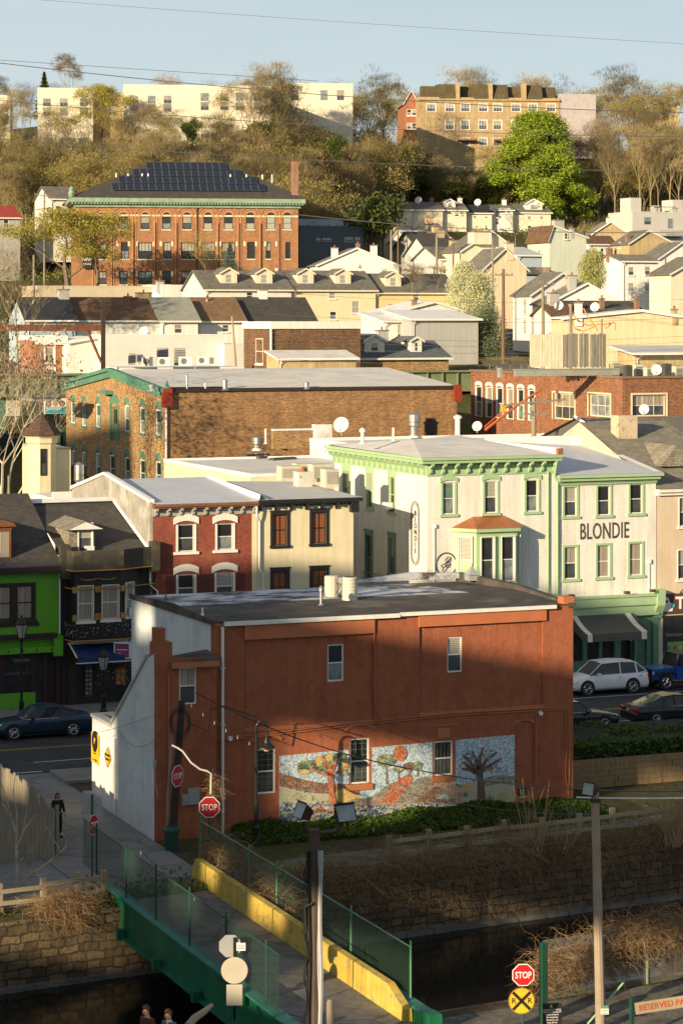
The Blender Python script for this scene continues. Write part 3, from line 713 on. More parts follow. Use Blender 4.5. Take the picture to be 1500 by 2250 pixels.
for i in range(24):
    t0,t1 = i / 24,(i + 1) / 24;q = []
    for t,e in ((t0,0),(t0,1),(t1,1),(t1,0)):
        D = 222 + 120 * t;X = xat(1068 + (1180 - 1068) * e - 0 * t,230) * (1 - .25 * t) + (4.6 * t);q.append((X,D,terrain(X,D) + .06))
    m.poly(q)
setting(m.build('alley',alleyp,uv=False))
# ================================================================== THE TERRACOTTA BUILDING (nearest)
rb = sthing('painted_brick_building','big terracotta stuccoed building with mosaic mural and flat tar roof','building',0,0)
W_,D_,E_ = 15.25,10.9,8.12
def wn_(x0,y0,x1,y1,b,st): u,z,w_,h_ = S.rect(x0,y0,x1,y1,b);return (u,z,w_,h_,st)
m = MB()
mir = lambda r,st: (r[0],r[1],r[2],r[3],st)
w1 = wn_(721,1416,757,1498,0,'whiteplain');w2 = wn_(984,1400,1017,1478,0,'whiteplain')
w3 = wn_(563,1645,605,1744,0,'white_bars');w4 = wn_(769,1622,811,1722,0,'white_bars');w5 = wn_(953,1628,994,1704,0,'white_bars_v')
pa = (S.onB(537,1500,0)[0],S.onB(820,1500,0)[0],S.onB(700,1588,0)[1],S.onB(700,1398,0)[1])
pb = (S.onB(921,1500,0)[0],S.onB(1192,1500,0)[0],S.onB(1000,1560,0)[1],S.onB(1000,1374,0)[1])
pc = (S.onB(1131,1600,0)[0],S.onB(1172,1600,0)[0],S.onB(1150,1728,0)[1],S.onB(1150,1582,0)[1])
facade(rb,m,'F',0,-.36,W_,-1.2,E_ + .1,[w3,w4,w5],depth=.14,extra=[pa,pb,pc])
facade(rb,m,'F',.09,pa[0],pa[1],pa[2],pa[3],[w1]);facade(rb,m,'F',.09,pb[0],pb[1],pb[2],pb[3],[w2])
facade(rb,m,'F',.07,pc[0],pc[1],pc[2],pc[3])
facade(rb,m,'R',W_,0,D_,-1,E_ + .1);facade(rb,m,'B',D_,-.36,W_,-1,E_ - .1)
facade(rb,m,'L',-.36,0,.42,-1,E_ + .1)
facade(rb,m,'L',-.36,.42,D_,-1,E_ - .05,m=1)
m.build('wall',[terra,whitewall],rb)
m = MB()     # roof: low ridge, worn white at the back, black in front, raised kerbs
zf,zm_,zb_ = E_ + .12,E_ + .22,E_ - .05
nx = 30
def rfz(x,y): return (zf + (zm_ - zf) * min(1,y / 5)) if y < 5 else zm_ + (zb_ - zm_) * (y - 5) / (D_ - 5)
for i in range(nx):
    for j,(y0,y1) in enumerate(((-.10,2.2),(2.2,4.6),(4.6,8),(8,D_ + .05))):
        x0,x1 = -.41 + (W_ + .46) * i / nx,-.41 + (W_ + .46) * (i + 1) / nx
        m.poly([(x0,y0,rfz(x0,y0)),(x1,y0,rfz(x1,y0)),(x1,y1,rfz(x1,y1)),(x0,y1,rfz(x0,y1))],0 if j < 2 else (1 if x0 < 12.6 else 0))
m.prism([(-.10,E_ - .02),(D_ + .05,E_ - .16),(D_ + .05,E_ + .05),(4.8,E_ + .3),(-.10,E_ + .17)],-.45,-.41,'x',0)
m.prism([(-.1,E_ - .02),(D_ + .1,E_ - .1),(D_ + .1,E_ + .35),(5,E_ + .42),(-.1,E_ + .17)],W_ - .25,W_ + .06,'x',0)
m.prism([(9.3,E_ + .12),(W_ - .25,E_ + .12),(W_ - .25,E_ + .35),(12.6,E_ + .45)],D_ - .25,D_ + .1,'y',1)
rr = m.build('roof',[tar,tar_w],rb)
m = MB()
m.box(.0,7.4,-.22,-.04,E_ - .06,E_ + .10);m.box(7.45,14.4,-.2,-.04,E_ - .02,E_ + .12)
m.build('gutter',white_p,rb)
m = MB()
m.box(pa[0] - 0.02,pa[1] + .02,-.10,.0,pa[3] + .02,E_ - .08);m.box(pb[0] - .05,pb[1] + .12,-.10,0,pb[3] + .02,E_ - .04)
m.box(W_ - .45,W_ + .03,-.03,.5,E_ + .1,E_ + .42);m.box(-.39,-.0,-.03,.45,E_ - .05,E_ + .02)
m.box(pa[0],pa[1],-.03,.0,pa[2] - .16,pa[2] - .01);m.box(pb[0],pb[1],-.03,.0,pb[2] - .16,pb[2] - .01)
for q in (w3,w4):
    A = arcpts(q[2] + .5,0,.22);Bq = arcpts(q[2] + .56,.1,.26)
    m.prism([(x + q[0],z + q[1] + q[3] + .28) for x,z in A + Bq[::-1]],-.05,0)
m.box(w5[0] - .62,w5[0] + .62,-.03,0,w5[1] + w5[3] + .62,w5[1] + w5[3] + .68);m.box(w5[0] - .28,w5[0] + .28,-.03,0,w5[1] + w5[3] + .12,w5[1] + w5[3] + .52)
for q in (w4,w5): m.box(q[0] - q[2] / 2 - .12,q[0] + q[2] / 2 + .12,-.09,.0,q[1] - .24,q[1] - .01)
A = arcpts(pc[1] - pc[0],0,.16);m.prism([(x + (pc[0] + pc[1]) / 2,z + pc[3] - .18) for x,z in A] + [(pc[1],pc[3]),(pc[0],pc[3])],-.004,.05)
m.build('moulding',terra_t,rb)
m = MB();xd = S.onB(487,1500,0)[0]
m.tube([(xd,-.13,E_ - .1),(xd,-.13,-.2)],.065,8);m.tube([(xd - .05,-.13,E_ - .12),(xd,-.13,E_ - .16)],.065,8)
for z in (1.5,4.2,6.4): m.box(xd - .1,xd + .1,-.15,.0,z,z + .05)
m.build('downspout',white_p,rb)
def fB(px,py,b=-.05): a,z = S.onB(px,py,0);return (a,b,z)
m = MB()
for pth in ([(466,1622),(560,1615),(760,1590),(1000,1566),(1240,1553)],[(470,1626),(560,1620),(760,1595),(1000,1571),(1240,1558)],[(823,1370),(821,1400),(822,1540),(832,1575),(850,1583)],
            [(1176,1564),(1176,1720),(1150,1728)],[(459,1625),(458,1810)],[(1240,1556),(1243,1650),(1240,1700),(1246,1745)],[(1247,1556),(1250,1660),(1247,1752)]):
    m.tube([fB(*p) for p in pth],.022,5)
m.build('conduit',terra_t,rb)
m = MB()
for (px,py) in ((1183,1566),(503,1621)): a,_,z = fB(px,py);m.disc((a,-.1,z),.09,(0,-1,0),.12,10);m.box(a - .04,a + .04,-.1,0,z - .03,z + .03)
m.pieces('flood_lamp',white_s,rb)
m = MB();a,_,z = fB(1146,1742);m.box(a - .17,a + .17,-.03,0,z - .12,z + .2,0);m.box(a - .15,a + .15,-.034,-.03,z - .2,z - .13,1)
for k in range(5): m.box(a - .12,a + .12,-.034,-.03,z - .08 + k * .05,z - .06 + k * .05,1)
m.build('notice',[black_p,green_t],rb)
# --- mural: a mosaic let into the wall, each figure its own thin layer of tile
sky_t = mosaic('mosaic_sky',[(.22,.38,.50),(.45,.58,.62),(.62,.66,.64),(.16,.26,.40),(.50,.60,.66),(.30,.42,.52)],15)
brown_t = mosaic('mosaic_brown',[(.10,.05,.03),(.18,.06,.03),(.32,.20,.12),(.08,.05,.04),(.24,.10,.05)],15,(.30,.24,.18))
dark_t = mosaic('mosaic_water',[(.02,.04,.12),(.04,.05,.07),(.32,.36,.36),(.05,.12,.22),(.02,.03,.06),(.45,.34,.12),(.42,.44,.40),(.04,.10,.20)],13,(.34,.37,.38))
sand_t = mosaic('mosaic_sand',[(.42,.38,.24),(.38,.40,.30),(.34,.34,.24),(.50,.42,.22)],16,(.34,.34,.28))
orange_t = mosaic('mosaic_orange',[(.42,.09,.02),(.30,.05,.02),(.50,.20,.08),(.36,.08,.03)],15,(.40,.28,.20))
leaf_t = mosaic('mosaic_leaf',[(.04,.12,.06),(.05,.18,.10),(.42,.30,.10),(.03,.07,.05)],15,(.45,.46,.38))
gold_t = mosaic('mosaic_gold',[(.55,.34,.06),(.50,.30,.10),(.60,.42,.14)],15,(.42,.36,.22))
trunk_t = mosaic('mosaic_trunk',[(.05,.03,.025),(.10,.05,.035),(.03,.02,.02),(.16,.08,.05)],16,(.20,.16,.13))
grey_t = mosaic('mosaic_grey',[(.22,.22,.18),(.14,.13,.10),(.32,.24,.16),(.10,.10,.08)],16,(.34,.32,.26))
pink_t = mosaic('mosaic_pink',[(.42,.20,.14),(.34,.26,.20),(.46,.30,.22),(.26,.12,.08)],16,(.40,.34,.28))
white_t = mosaic('mosaic_white',[(.50,.54,.50),(.58,.60,.55),(.34,.46,.48)],18,(.4,.42,.4))
MM = [sky_t,brown_t,dark_t,sand_t,orange_t,leaf_t,gold_t,trunk_t,grey_t,pink_t,white_t]
m = MB();lay = [0]
xl,xr_ = 613,1130
def topy(x): return 1661 - (x - 613) * (1661 - 1614) / (1130 - 613)
def mz(poly,mt,lift=1):
    A = []
    for px,py in poly:
        px = min(max(px,xl + .5),xr_ - .5);py = max(py,topy(px) + .5);a,z = S.onB(px,py,0);A.append((a,-.012 - lift * .004,z))
    m.poly(A,mt)
def blob(cx,cy,rx,ry,mt,lift,n=14,j=.12): mz([(cx + rx * math.cos(2 * PI * i / n) * (1 + random.uniform(-j,j)),cy + ry * math.sin(2 * PI * i / n) * (1 + random.uniform(-j,j))) for i in range(n)],mt,lift)
def limb(pts,ws,mt,lift):
    Lp,Rp = [],[]
    for i,(x,y) in enumerate(pts):
        x0,y0 = pts[max(i - 1,0)];x1,y1 = pts[min(i + 1,len(pts) - 1)];d = math.hypot(x1 - x0,y1 - y0) or 1
        nx_,ny_ = -(y1 - y0) / d,(x1 - x0) / d;Lp.append((x + nx_ * ws[i],y + ny_ * ws[i]));Rp.append((x - nx_ * ws[i],y - ny_ * ws[i]))
    mz(Lp + Rp[::-1],mt,lift)
def segs(x0,x1,f,g,mt,lift,n=16):     # band between curves f (top) and g (bottom)
    for i in range(n):
        a,b = x0 + (x1 - x0) * i / n,x0 + (x1 - x0) * (i + 1) / n;mz([(a,f(a)),(b,f(b)),(b,g(b)),(a,g(a))],mt,lift)
botl = lambda x: 1829 - (x - 613) * .074 + 8
# the backing keeps clear of the two windows
for (xa,xb,ya,yb) in ((613,766,0,2),(766,816,1732,2),(816,949,0,2),(949,1000,1712,2),(1000,1130,0,2)):
    A = []
    for px,top in ((xa,1),(xb,1),(xb,0),(xa,0)):
        py = (topy(px) + (8 if xa >= 816 and 0 else 0) if ya == 0 else ya - (px - xa) * .08) if top else botl(px)
        a,z = S.onB(px,py,0);A.append((a,-.012,z))
    m.poly(A,0)
segs(613,790,lambda x: 1697 + (x - 613) * .16 + 8 * math.sin((x - 613) / 50),lambda x: 1727 + (x - 613) * .14 + 5 * math.sin((x - 613) / 40),1,1)
segs(613,760,lambda x: 1728 + (x - 613) * .14 + 5 * math.sin((x - 613) / 40),lambda x: 1766,3,1)
segs(735,790,lambda x: 1732 + abs(x - 752) * .5,lambda x: 1770,6,2)
segs(613,1130,lambda x: 1764 - (x - 613) * .02 + 3 * math.sin(x / 17),botl,2,2,40)
segs(755,880,lambda x: 1770 - (x - 755) * .42 + 6 * math.sin(x / 14),lambda x: 1770,8,3)
segs(800,900,lambda x: 1768 - (x - 800) * .55 + 5 * math.sin(x / 11),lambda x: 1768,9,4)
segs(835,905,lambda x: 1764 - 62 * math.sin((x - 835) / 70 * PI * .55),lambda x: 1764,4,5)
segs(868,950,lambda x: 1762 - 56 * math.sin((x - 868) / 82 * PI * .62),lambda x: 1764,8,6)
segs(915,1010,lambda x: 1760 - 44 * math.sin((x - 915) / 95 * PI * .8),lambda x: 1762,9,7)
segs(915,1000,lambda x: 1758 - 30 * math.sin((x - 915) / 85 * PI),lambda x: 1762,1,8)
segs(1000,1130,lambda x: 1716 + (6 if x < 1060 else -8) + 5 * math.sin(x / 20),lambda x: 1732,8,3)
segs(985,1130,lambda x: 1724 + (12 if x < 1020 else 0) + 4 * math.sin(x / 15),lambda x: 1764,3,4)
segs(985,1040,lambda x: 1745 - (x - 985) * .55,lambda x: 1752 - (x - 985) * .45,6,5)
# orange tree with its spreading crown
for q in ((678,1682,27,14),(665,1690,14,12),(702,1678,18,17),(744,1668,16,14),(756,1690,13,16),(726,1672,10,9),(735,1660,24,6)): blob(*q,5,9)
for q in ((700,1672,8,12),(765 - 8,1678,7,12),(668,1696,11,6),(722,1664,8,8)): blob(*q,6,10)
limb([(730,1768),(727,1740),(724,1705),(722,1680)],[8,6,6,9],4,12)
for pth,ww in (([(722,1702),(700,1698),(680,1685)],[4,3,1]),([(718,1690),(712,1675),(706,1658)],[4,2.5,1]),([(728,1690),(736,1674),(750,1660)],[4,2.5,1]),([(727,1700),(745,1694),(763,1680)],[4,3,1.2])): limb(pth,ww,4,12)
segs(672,745,lambda x: 1786 - 18 * math.sin((x - 672) / 73 * PI),lambda x: 1786 - (x - 672) * .06,9,10)
segs(684,722,lambda x: 1785 - 12 * math.sin((x - 684) / 38 * PI),lambda x: 1785 - (x - 684) * .06,1,11)
# dark tree on the right
limb([(1056,1756),(1055,1725),(1052,1700),(1050,1690)],[9,7,7,9],7,12)
for e in ([(1048,1698),(1030,1690),(1012,1688)],[(1048,1692),(1036,1680),(1028,1668),(1016,1660)],[(1050,1690),(1044,1670),(1036,1650)],[(1052,1688),(1052,1665),(1060,1642)],[(1054,1690),(1068,1668),(1090,1652)],[(1056,1694),(1076,1680),(1100,1666)],[(1044,1696),(1028,1684),(1018,1674)]):
    limb(e,[4.5] + [3.2] * (len(e) - 2) + [1.6],7,12)
for i in range(34):
    an = random.uniform(.1,PI - .1);r_ = random.uniform(26,50);blob(1054 + r_ * math.cos(an) * .95,1692 - r_ * math.sin(an),2.4,2,random.choice((5,4,7,8)),13,6)
blob(1077,1690,5,4.5,4,13,10,.05)
# round topped grey trees and the red disc
for cx_,cy_,rx_,ry_,tb in ((847,1670,21,15,1722),(873,1689,12,8,1712),(896,1684,13,10,1706),(915,1681,12,9,1706)):
    limb([(cx_,cy_),(cx_ + 1,tb)],[1.6,2],8,8);blob(cx_,cy_,rx_,ry_,5 if cx_ != 896 else 1,9)
blob(877,1655,15,17,4,10,20,.02)
for (cx_,cy_,s_,k_,mt) in ((973,1754,17,13,10),(1103,1752,12,9,6),(1020,1748,11,8,5),(1075,1754,10,7,5),(880,1735,17,9,9),(650,1755,18,8,3),(1078,1760,9,6,7),(1108,1790,20,5,10),(1015,1792,20,6,9),(985,1790,16,9,0)):
    for i in range(k_):
        an = PI * i / (k_ - 1) if cy_ < 1756 else 2 * PI * i / k_;limb([(cx_,cy_),(cx_ + s_ * math.cos(an),cy_ - s_ * math.sin(an) * .95)],[1.2,.5],mt,13)
for i in range(60):
    x = random.uniform(622,1120);y = random.uniform(1772,botl(x) - 10);blob(x,y,random.uniform(3,9),random.uniform(1.2,3),random.choice((6,9,0,10,3,6)),11,8,.3)
mu = m.build('mural',MM,rb)
mu['label'] = 'mosaic mural of trees, hills and water in broken coloured tile'
# --- roof gear
def cyl_unit(label,a,b,z,r,h,mt,group=None,name='condenser_unit',root=None):
    t = sthing(name,label,'air conditioner',a,b,z,group)
    m = MB();prof = [(r,0)];k = int(h / .07)
    for i in range(k): prof += [(r * (.97 if i % 2 else 1.0),h * .95 * (i + .5) / k)]
    prof += [(r,h * .96),(r * .9,h)]
    m.lathe(prof,0,0,20);m.build('casing',mt,t,smooth=False)
    m = MB();m.disc((0,0,h + .002),r * .7,(0,0,1),.015,16)
    for i in range(6): m.box(-r * .7,r * .7,-.008,.008,h + .02,h + .03) if i == 0 else m.tube([(r * .7 * math.cos(i),r * .7 * math.sin(i),h + .025),(-r * .7 * math.cos(i),-r * .7 * math.sin(i),h + .025)],.008,4)
    m.build('fan_grille',grille,t);return t
pa_ = S.onZ(768,1318,E_ + .2);pb_ = S.onZ(729,1310,E_ + .2)
cyl_unit('round ribbed beige condenser on the tar roof, right of the pair',pa_[0],pa_[1],E_ + .2,.32,.95,beige_m,'condensers on the tar roof')
t = sthing('condenser_unit','square cream condenser on the tar roof, left of the pair','air conditioner',pb_[0],pb_[1],E_ + .2,'condensers on the tar roof')
m = MB();m.lathe([(.30,0),(.30,.1),(.32,.12),(.32,.8),(.29,.86)],0,0,12);m.cbox(.25,-.2,.1,.16,.12,.7);m.build('casing',beige_m,t)
m = MB();m.tube([(.1,-.33,.6),(.2,-.4,.4),(.05,-.38,.2),(.3,-.42,.05)],.02,5);m.build('hose',black_m,t)
def pipe_vent(label,px,py,z,h,r,mt,cat='vent pipe',name='vent_pipe',cap=True,fr=S,group=None):
    a,b = fr.onZ(px,py,z);t = thing(name,label,cat,fr.W(a,b,z),fr.th,group)
    m = MB();m.lathe([(r,0),(r,h)],0,0,10);m.lathe([(r * 2.2,0),(r * 1.3,.08)],0,0,10)
    m.build('pipe',mt,t)
    if cap:
        m = MB();m.lathe([(r * 1.1,h - .1),(r * 1.7,h - .08),(r * 1.7,h + .06),(r * .4,h + .16)],0,0,10);m.build('cap',mt,t)
    return t
pipe_vent('short white plastic pipe near the front edge of the tar roof',445,1352,E_ + .15,.3,.04,white_p,cap=False)
pipe_vent('thin rusty pipe standing at the left edge of the tar roof',365,1320,E_ + .1,.42,.03,rust,cap=False)
pipe_vent('grey capped vent with a rusty stem beside the condensers',705,1330,E_ + .2,.65,.06,steel)
a,b = S.onZ(1036,1270,E_ + .3)
t = sthing('roof_vent','dark peaked metal vent cowl at the back edge of the tar roof','vent',a,b,E_ + .2)
m = MB();m.cbox(0,0,0,.5,.5,.25);m.lathe([(.42,.25),(.3,.32),(.05,.62)],0,0,4,ph=PI / 4);m.lathe([(.03,.6),(.03,.75)],0,0,6);m.build('cowl',grey_m,t)
# --- annex: low white flanked wing on the left
ax = -2.9
an = sthing('annex','white painted lean-to annex with terracotta end and parking sign','building',0,0)
pr = [S.onA(px,py,ax) for px,py in ((204,1575),(246,1592),(323,1447),(340,1436),(350,1440))]
prof = [(-.34,-1.2),(8.15,-1.2),(8.15,pr[0][1]),(pr[1][0],pr[1][1]),(pr[2][0],pr[2][1]),(pr[3][0],pr[3][1]),(-.34,pr[4][1])]
m = MB();m.prism([(b_,z_) for b_,z_ in prof],ax,ax + .28,'x',0)
wa = wn_(394,1466,432,1548,-.34,'whiteplain')
facade(an,m,'F',-.34,ax + .29,-.38,-1.2,6.95,[wa],m=1)
m.poly([(ax,-.345,-1.2),(ax + .29,-.345,-1.2),(ax + .29,-.345,pr[4][1] + .6),(ax,-.345,pr[4][1] + .6)],1)
facade(an,m,'B',8.15,ax + .28,-.37,-1,pr[0][1] - .1,m=0)
m.build('wall',[whitewall,terra],an)
m = MB();b3 = S.onA(370,1400,ax)[0];zc = S.onB(360,1412,-.3)[1]
m.box(ax + .02,ax + .72,-.36,.3,6.3,zc);m.box(ax + .08,ax + .46,-.3,.22,zc,zc + .55)
m.build('chimney',terra,an)
m = MB()
m.add([(ax + .6,-.62,6.75),(-.38,-.62,6.95),(-.38,.9,7.05),(ax + .6,.7,6.85),(ax + .6,-.62,6.62),(-.38,-.62,6.82),(-.38,.9,6.92),(ax + .6,.7,6.72)],[(0,1,2,3),(4,7,6,5),(0,4,5,1),(1,5,6,2),(3,7,4,0)])
m.add([(ax + .28,.7,6.9),(-.37,.7,6.9),(-.37,pr[1][0],pr[1][1] - .3),(ax + .28,pr[1][0],pr[1][1] - .3)],[(0,1,2,3)])
m.add([(ax + .28,pr[1][0],pr[1][1] - .3),(-.37,pr[1][0],pr[1][1] - .3),(-.37,8.1,pr[0][1] - .3),(ax + .28,8.1,pr[0][1] - .3)],[(0,1,2,3)])
m.box(ax + .6,-.36,-.68,-.62,6.6,6.8,1)
m.build('roof',[tar,terra_t],an)
m = MB()
for (p,q) in ((pr[1],pr[2]),):
    m.add([(ax - .07,p[0],p[1]),(ax + .3,p[0],p[1]),(ax + .3,q[0],q[1]),(ax - .07,q[0],q[1]),(ax - .07,p[0],p[1] + .16),(ax + .3,p[0],p[1] + .16),(ax + .3,q[0],q[1] + .16),(ax - .07,q[0],q[1] + .16)],
          [(0,1,2,3),(4,5,6,7),(0,1,5,4),(3,2,6,7),(0,3,7,4),(1,2,6,5)])
m.box(ax - .06,ax + .34,pr[1][0],8.22,pr[0][1],pr[0][1] + .14);m.box(ax + .34,-.37,7.9,8.22,pr[0][1],pr[0][1] + .14)
m.build('coping',pm('coping_grey',(.42,.43,.40),.6),an)
m = MB();b0 = S.onA(240,1600,ax)[0]
m.box(ax - .02,ax - .003,b0 - 1.0,8.13,.25,2.0);m.tube([(ax - .05,b0 - 1.05,-.2),(ax - .05,b0 - 1.05,3.1)],.04,6);m.build('boarding',vpanel,an)
m = MB();q = S.rectA(700 / 4.41 + 180,1280 / 4.41 + 1380,735 / 4.41 + 180,1345 / 4.41 + 1380,ax);m.box(ax - .09,ax,q[0] - .09,q[0] + .09,q[1],q[1] + q[3])
m.tube([(ax - .03,q[0],q[1]),(ax - .03,q[0] - .05,q[1] - .6),(ax - .03,q[0] - .4,q[1] - 1.1)],.012,4);m.build('cable_box',grey_m,an)
# meter boxes on the terracotta end
m = MB();q = S.rect(411,1731,436,1766,-.34);m.box(q[0] - q[2] / 2,q[0] + q[2] / 2,-.5,-.345,q[1],q[1] + q[3])
q = S.rect(398,1745,412,1768,-.34);m.box(q[0] - q[2] / 2,q[0] + q[2] / 2,-.48,-.345,q[1],q[1] + q[3]);m.disc((q[0],-.48,q[1] + q[3] * .6),.09,(0,-1,0),.08,12)
m.build('electric_meter',grey_m,an)
m = MB();a0,z0 = S.onB(370,1480,-.34);m.tube([(a0,-.4,z0),(a0,-.4,.9)],.035,6);a1,z1 = S.onB(380,1700,-.34);m.tube([(a0,-.4,.9),(a1,-.4,.6)],.035,6);m.build('conduit',terra_t,an)
# sign boards on the white wall
def wall_sign(name,label,px0,py0,px1,py1,mt,diamond=False):
    q = S.rectA(px0,py0,px1,py1,ax);t = sthing(name,label,'sign',ax - .04,q[0],q[1] + q[3] / 2);t.rotation_euler = (0,0,TH - PI / 2)
    w_,h_ = q[2],q[3];m = MB()
    if diamond:
        s_ = h_ / 2;m.prism([(0,-s_),(s_,0),(0,s_),(-s_,0)],-.02,0);b_ = m.build('board',mt,t)
        m = MB()
        for k in range(4):
            an_ = PI / 4
        for (p,r_) in (((0,-s_ + .06),(s_ - .06,0)),((s_ - .06,0),(0,s_ - .06)),((0,s_ - .06),(-s_ + .06,0)),((-s_ + .06,0),(0,-s_ + .06))): m.tube([(p[0],-.025,p[1]),(r_[0],-.025,r_[1])],.012,4)
        m.build('border',black_p,t)
    else:
        m.box(-w_ / 2,w_ / 2,-.02,0,-h_ / 2,h_ / 2);m.build('board',mt,t)
    return t,w_,h_
t,w_,h_ = wall_sign('parking_sign','tall yellow parking sign with black P disc at the street end of the white wall',204,1612,220,1677,yel_s)
m = MB();m.disc((0,-.022,h_ * .25),w_ * .40,(0,-1,0),.006,24)
m.box(-w_ * .33,w_ * .12,-.03,-.021,-h_ * .40,-h_ * .37);m.prism([(w_ * .10,-h_ * .44),(w_ * .36,-h_ * .385),(w_ * .10,-h_ * .33)],-.03,-.021);m.build('disc_and_arrow',black_p,t)
text('P','letter',h_ * .24,yel_s,t,(0,-.032,h_ * .25),bold=.02)
for k,s_ in enumerate(('ENTER PARK','MUNICIPAL','PARKING')): text(s_,'lettering',h_ * .062,black_p,t,(0,-.024,-.02 * h_ - k * h_ * .075),sx=1.1)
t,w_,h_ = wall_sign('warning_sign','small yellow diamond caution sign on the white wall',232,1640,247,1688,yel_s,True)
text('PEDESTRIAN','lettering',.14,black_p,t,(0,-.024,.09),sx=.9);text('CROSSING','lettering',.14,black_p,t,(0,-.024,-.08),sx=.9)
# ================================================================== ROW ACROSS THE STREET
class SB:
    """a building on the far kerb: local x = a - a0, y = b - b0"""
    def __init__(s,name,label,px0,px1,b0=FB,cat='building'):
        s.b0 = b0;s.a0 = S.onB(px0,1300,b0)[0];s.w = S.onB(px1,1300,b0)[0] - s.a0
        s.r = sthing(name,label,cat,s.a0,b0)
    def z(s,px,py,db=0): return S.onB(px,py,s.b0 + db)[1]
    def x(s,px,db=0): return S.onB(px,1300,s.b0 + db)[0] - s.a0
    def rc(s,x0,y0,x1,y1,st=None,db=0):
        u,z,w_,h_ = S.rect(x0,y0,x1,y1,s.b0 + db);r = (u - s.a0,z,w_,h_);return r + (st,) if st else r
    def zl(s,px,py): return S.onA(px,py,s.a0)
def bracket(m,x,y,z,h=.45,d=.38,w_=.12,mm=0):
    m.prism([(y,z),(y - d,z),(y - d,z - .12),(y - d * .75,z - h * .35),(y - d * .3,z - h * .5),(y - d * .35,z - h * .8),(y - d * .1,z - h),(y,z - h)],x - w_ / 2,x + w_ / 2,'x',mm)
# --- bright green building, left edge
gb = SB('green_building','bright lime green painted shop with dark storefront, left edge of the street',-70,134)
ze = gb.z(60,1253);m = MB();limeg = pm('lime_paint',(.12,.40,.022),.6,var=.06,streak=.2)
mull = pm('mulberry_paint',(.035,.016,.022),.5)
w0 = gb.rc(-14,1287,27,1364,'green_big');w1 = gb.rc(36,1285,74,1362,'green_big')
zs = gb.z(60,1430)
facade(gb.r,m,'F',0,0,gb.w,zs,ze,[w0,w1]);facade(gb.r,m,'R',gb.w,0,9,0,ze);facade(gb.r,m,'L',0,0,9,0,ze)
m.box(-.1,gb.w,-.28,-.0,zs - .1,zs + .22);m.box(gb.w - .45,gb.w + .02,-.4,0,zs - .3,zs + .75)
m.build('wall',limeg,gb.r)
m = MB();zc = gb.z(60,1402);m.box(-.1,gb.w - .3,-.45,0,zc,zc + .22);m.box(w0[0] - w0[2] / 2 - .2,w1[0] + w1[2] / 2 + .3,-.08,.0,w1[1] - .3,w1[1] - .16)
m.box((w0[0] + w1[0]) / 2 - .16,(w0[0] + w1[0]) / 2 + .16,-.03,.0,w1[1],w1[1] + w1[3])
for k in range(9): m.box(.5 + k * .75,.56 + k * .75,-.30,-.281,zs - .02,zs + .12)
m.build('cornice',mull,gb.r)
m = MB();m.box(0,gb.w,.12,.3,0,zs,0);
for x in (gb.x(5),gb.x(73),gb.x(100),gb.x(128)): m.box(x - .12,x + .12,-.02,.12,0,zs,0)
m.build('storefront',mull,gb.r)
m = MB();m.box(gb.x(8),gb.x(70),.06,.11,.95,zs - .25);m.box(gb.x(76),gb.x(97),.06,.11,.3,zs - .3);m.build('shop_window',g_dark,gb.r)
m = MB();m.box(0,gb.x(78),-.06,.05,.12,.9);m.build('stall_riser',limeg,gb.r)
text('Cornerstone Cafe','lettering',.26,pm('faded_white',(.16,.15,.14)),gb.r,(gb.x(40),.04,1.9),sx=.9)
m = MB();zr = ze + 3.3
m.add([(-.3,-.35,ze + .05),(gb.w + .0,-.35,ze + .05),(gb.w,6.6,zr),(-.3,6.6,zr),(-.3,-.35,ze + .2),(gb.w,-.35,ze + .2),(gb.w,6.6,zr + .15),(-.3,6.6,zr + .15)],[(0,3,2,1),(4,5,6,7),(0,1,5,4),(2,3,7,6),(1,2,6,5)])
m.add([(-.3,6.6,zr + .15),(gb.w,6.6,zr + .15),(gb.w,13,ze),(-.3,13,ze)],[(0,1,2,3)])
m.box(-.3,gb.w,-.45,-.36,ze - .12,ze + .2,1)
m.build('roof',[shd,mull],gb.r)
m = MB();xa = gb.x(-20);xb_ = gb.x(33);z0 = gb.z(10,1240);z1 = gb.z(10,1155)
m.box(xa,xb_,.55,3.6,z0,z1 - .1,0);m.prism([(xa - .15,z1 - .1),(xb_ + .2,z1 - .1),(xb_ + .05,z1 + .1),((xa + xb_) / 2,z1 + .28),(xa,z1 + .1)],.4,4.4,'y',0)
d_ = m.build('dormer',rust,gb.r)
put_w = winparts(.75,1.35,'redtrim');link('dormer_window',put_w[0][1],d_,(gb.x(10),.5,z0 + .3));link('dormer_pane',put_w[1][1],d_,(gb.x(10),.42,z0 + .3))
m = MB();m.tube([(gb.w - .08,-.1,ze),(gb.w - .08,-.1,zs + .8)],.055,6);m.build('downspout',white_p,gb.r)
# --- black bow-fronted building
bb = SB('black_building','black painted bow fronted building with gold trim, blue awning and curtained windows',135,341)
m = MB();zp = bb.z(250,1222,-1.1);zt = bb.z(250,1250,-1.1);zbm = bb.z(230,1405,-1.1)
plan = [(bb.x(148),0),(bb.x(166,-1.1),-1.1),(bb.x(266,-1.1),-1.1),(bb.x(300,-.4),-.35),(bb.x(312),0)]
facade(bb.r,m,'F',0,0,bb.w,0,zt + .4);facade(bb.r,m,'L',0,0,9,0,zt)
wa1 = bb.rc(172,1288,205,1364,'white_cur',-1.1);wa2 = bb.rc(225,1286,261,1360,'white_cur',-1.1)
facade(bb.r,m,'F',-1.1,plan[1][0],plan[2][0],zbm,zt,[wa1,wa2])
for (p,q) in ((0,1),(2,3),(3,4)):
    (xa,ya),(xb_,yb) = plan[p],plan[q];m.poly([(xa,ya,zbm),(xb_,yb,zbm),(xb_,yb,zt),(xa,ya,zt)])
m.poly([(x,y,zbm) for x,y in plan])
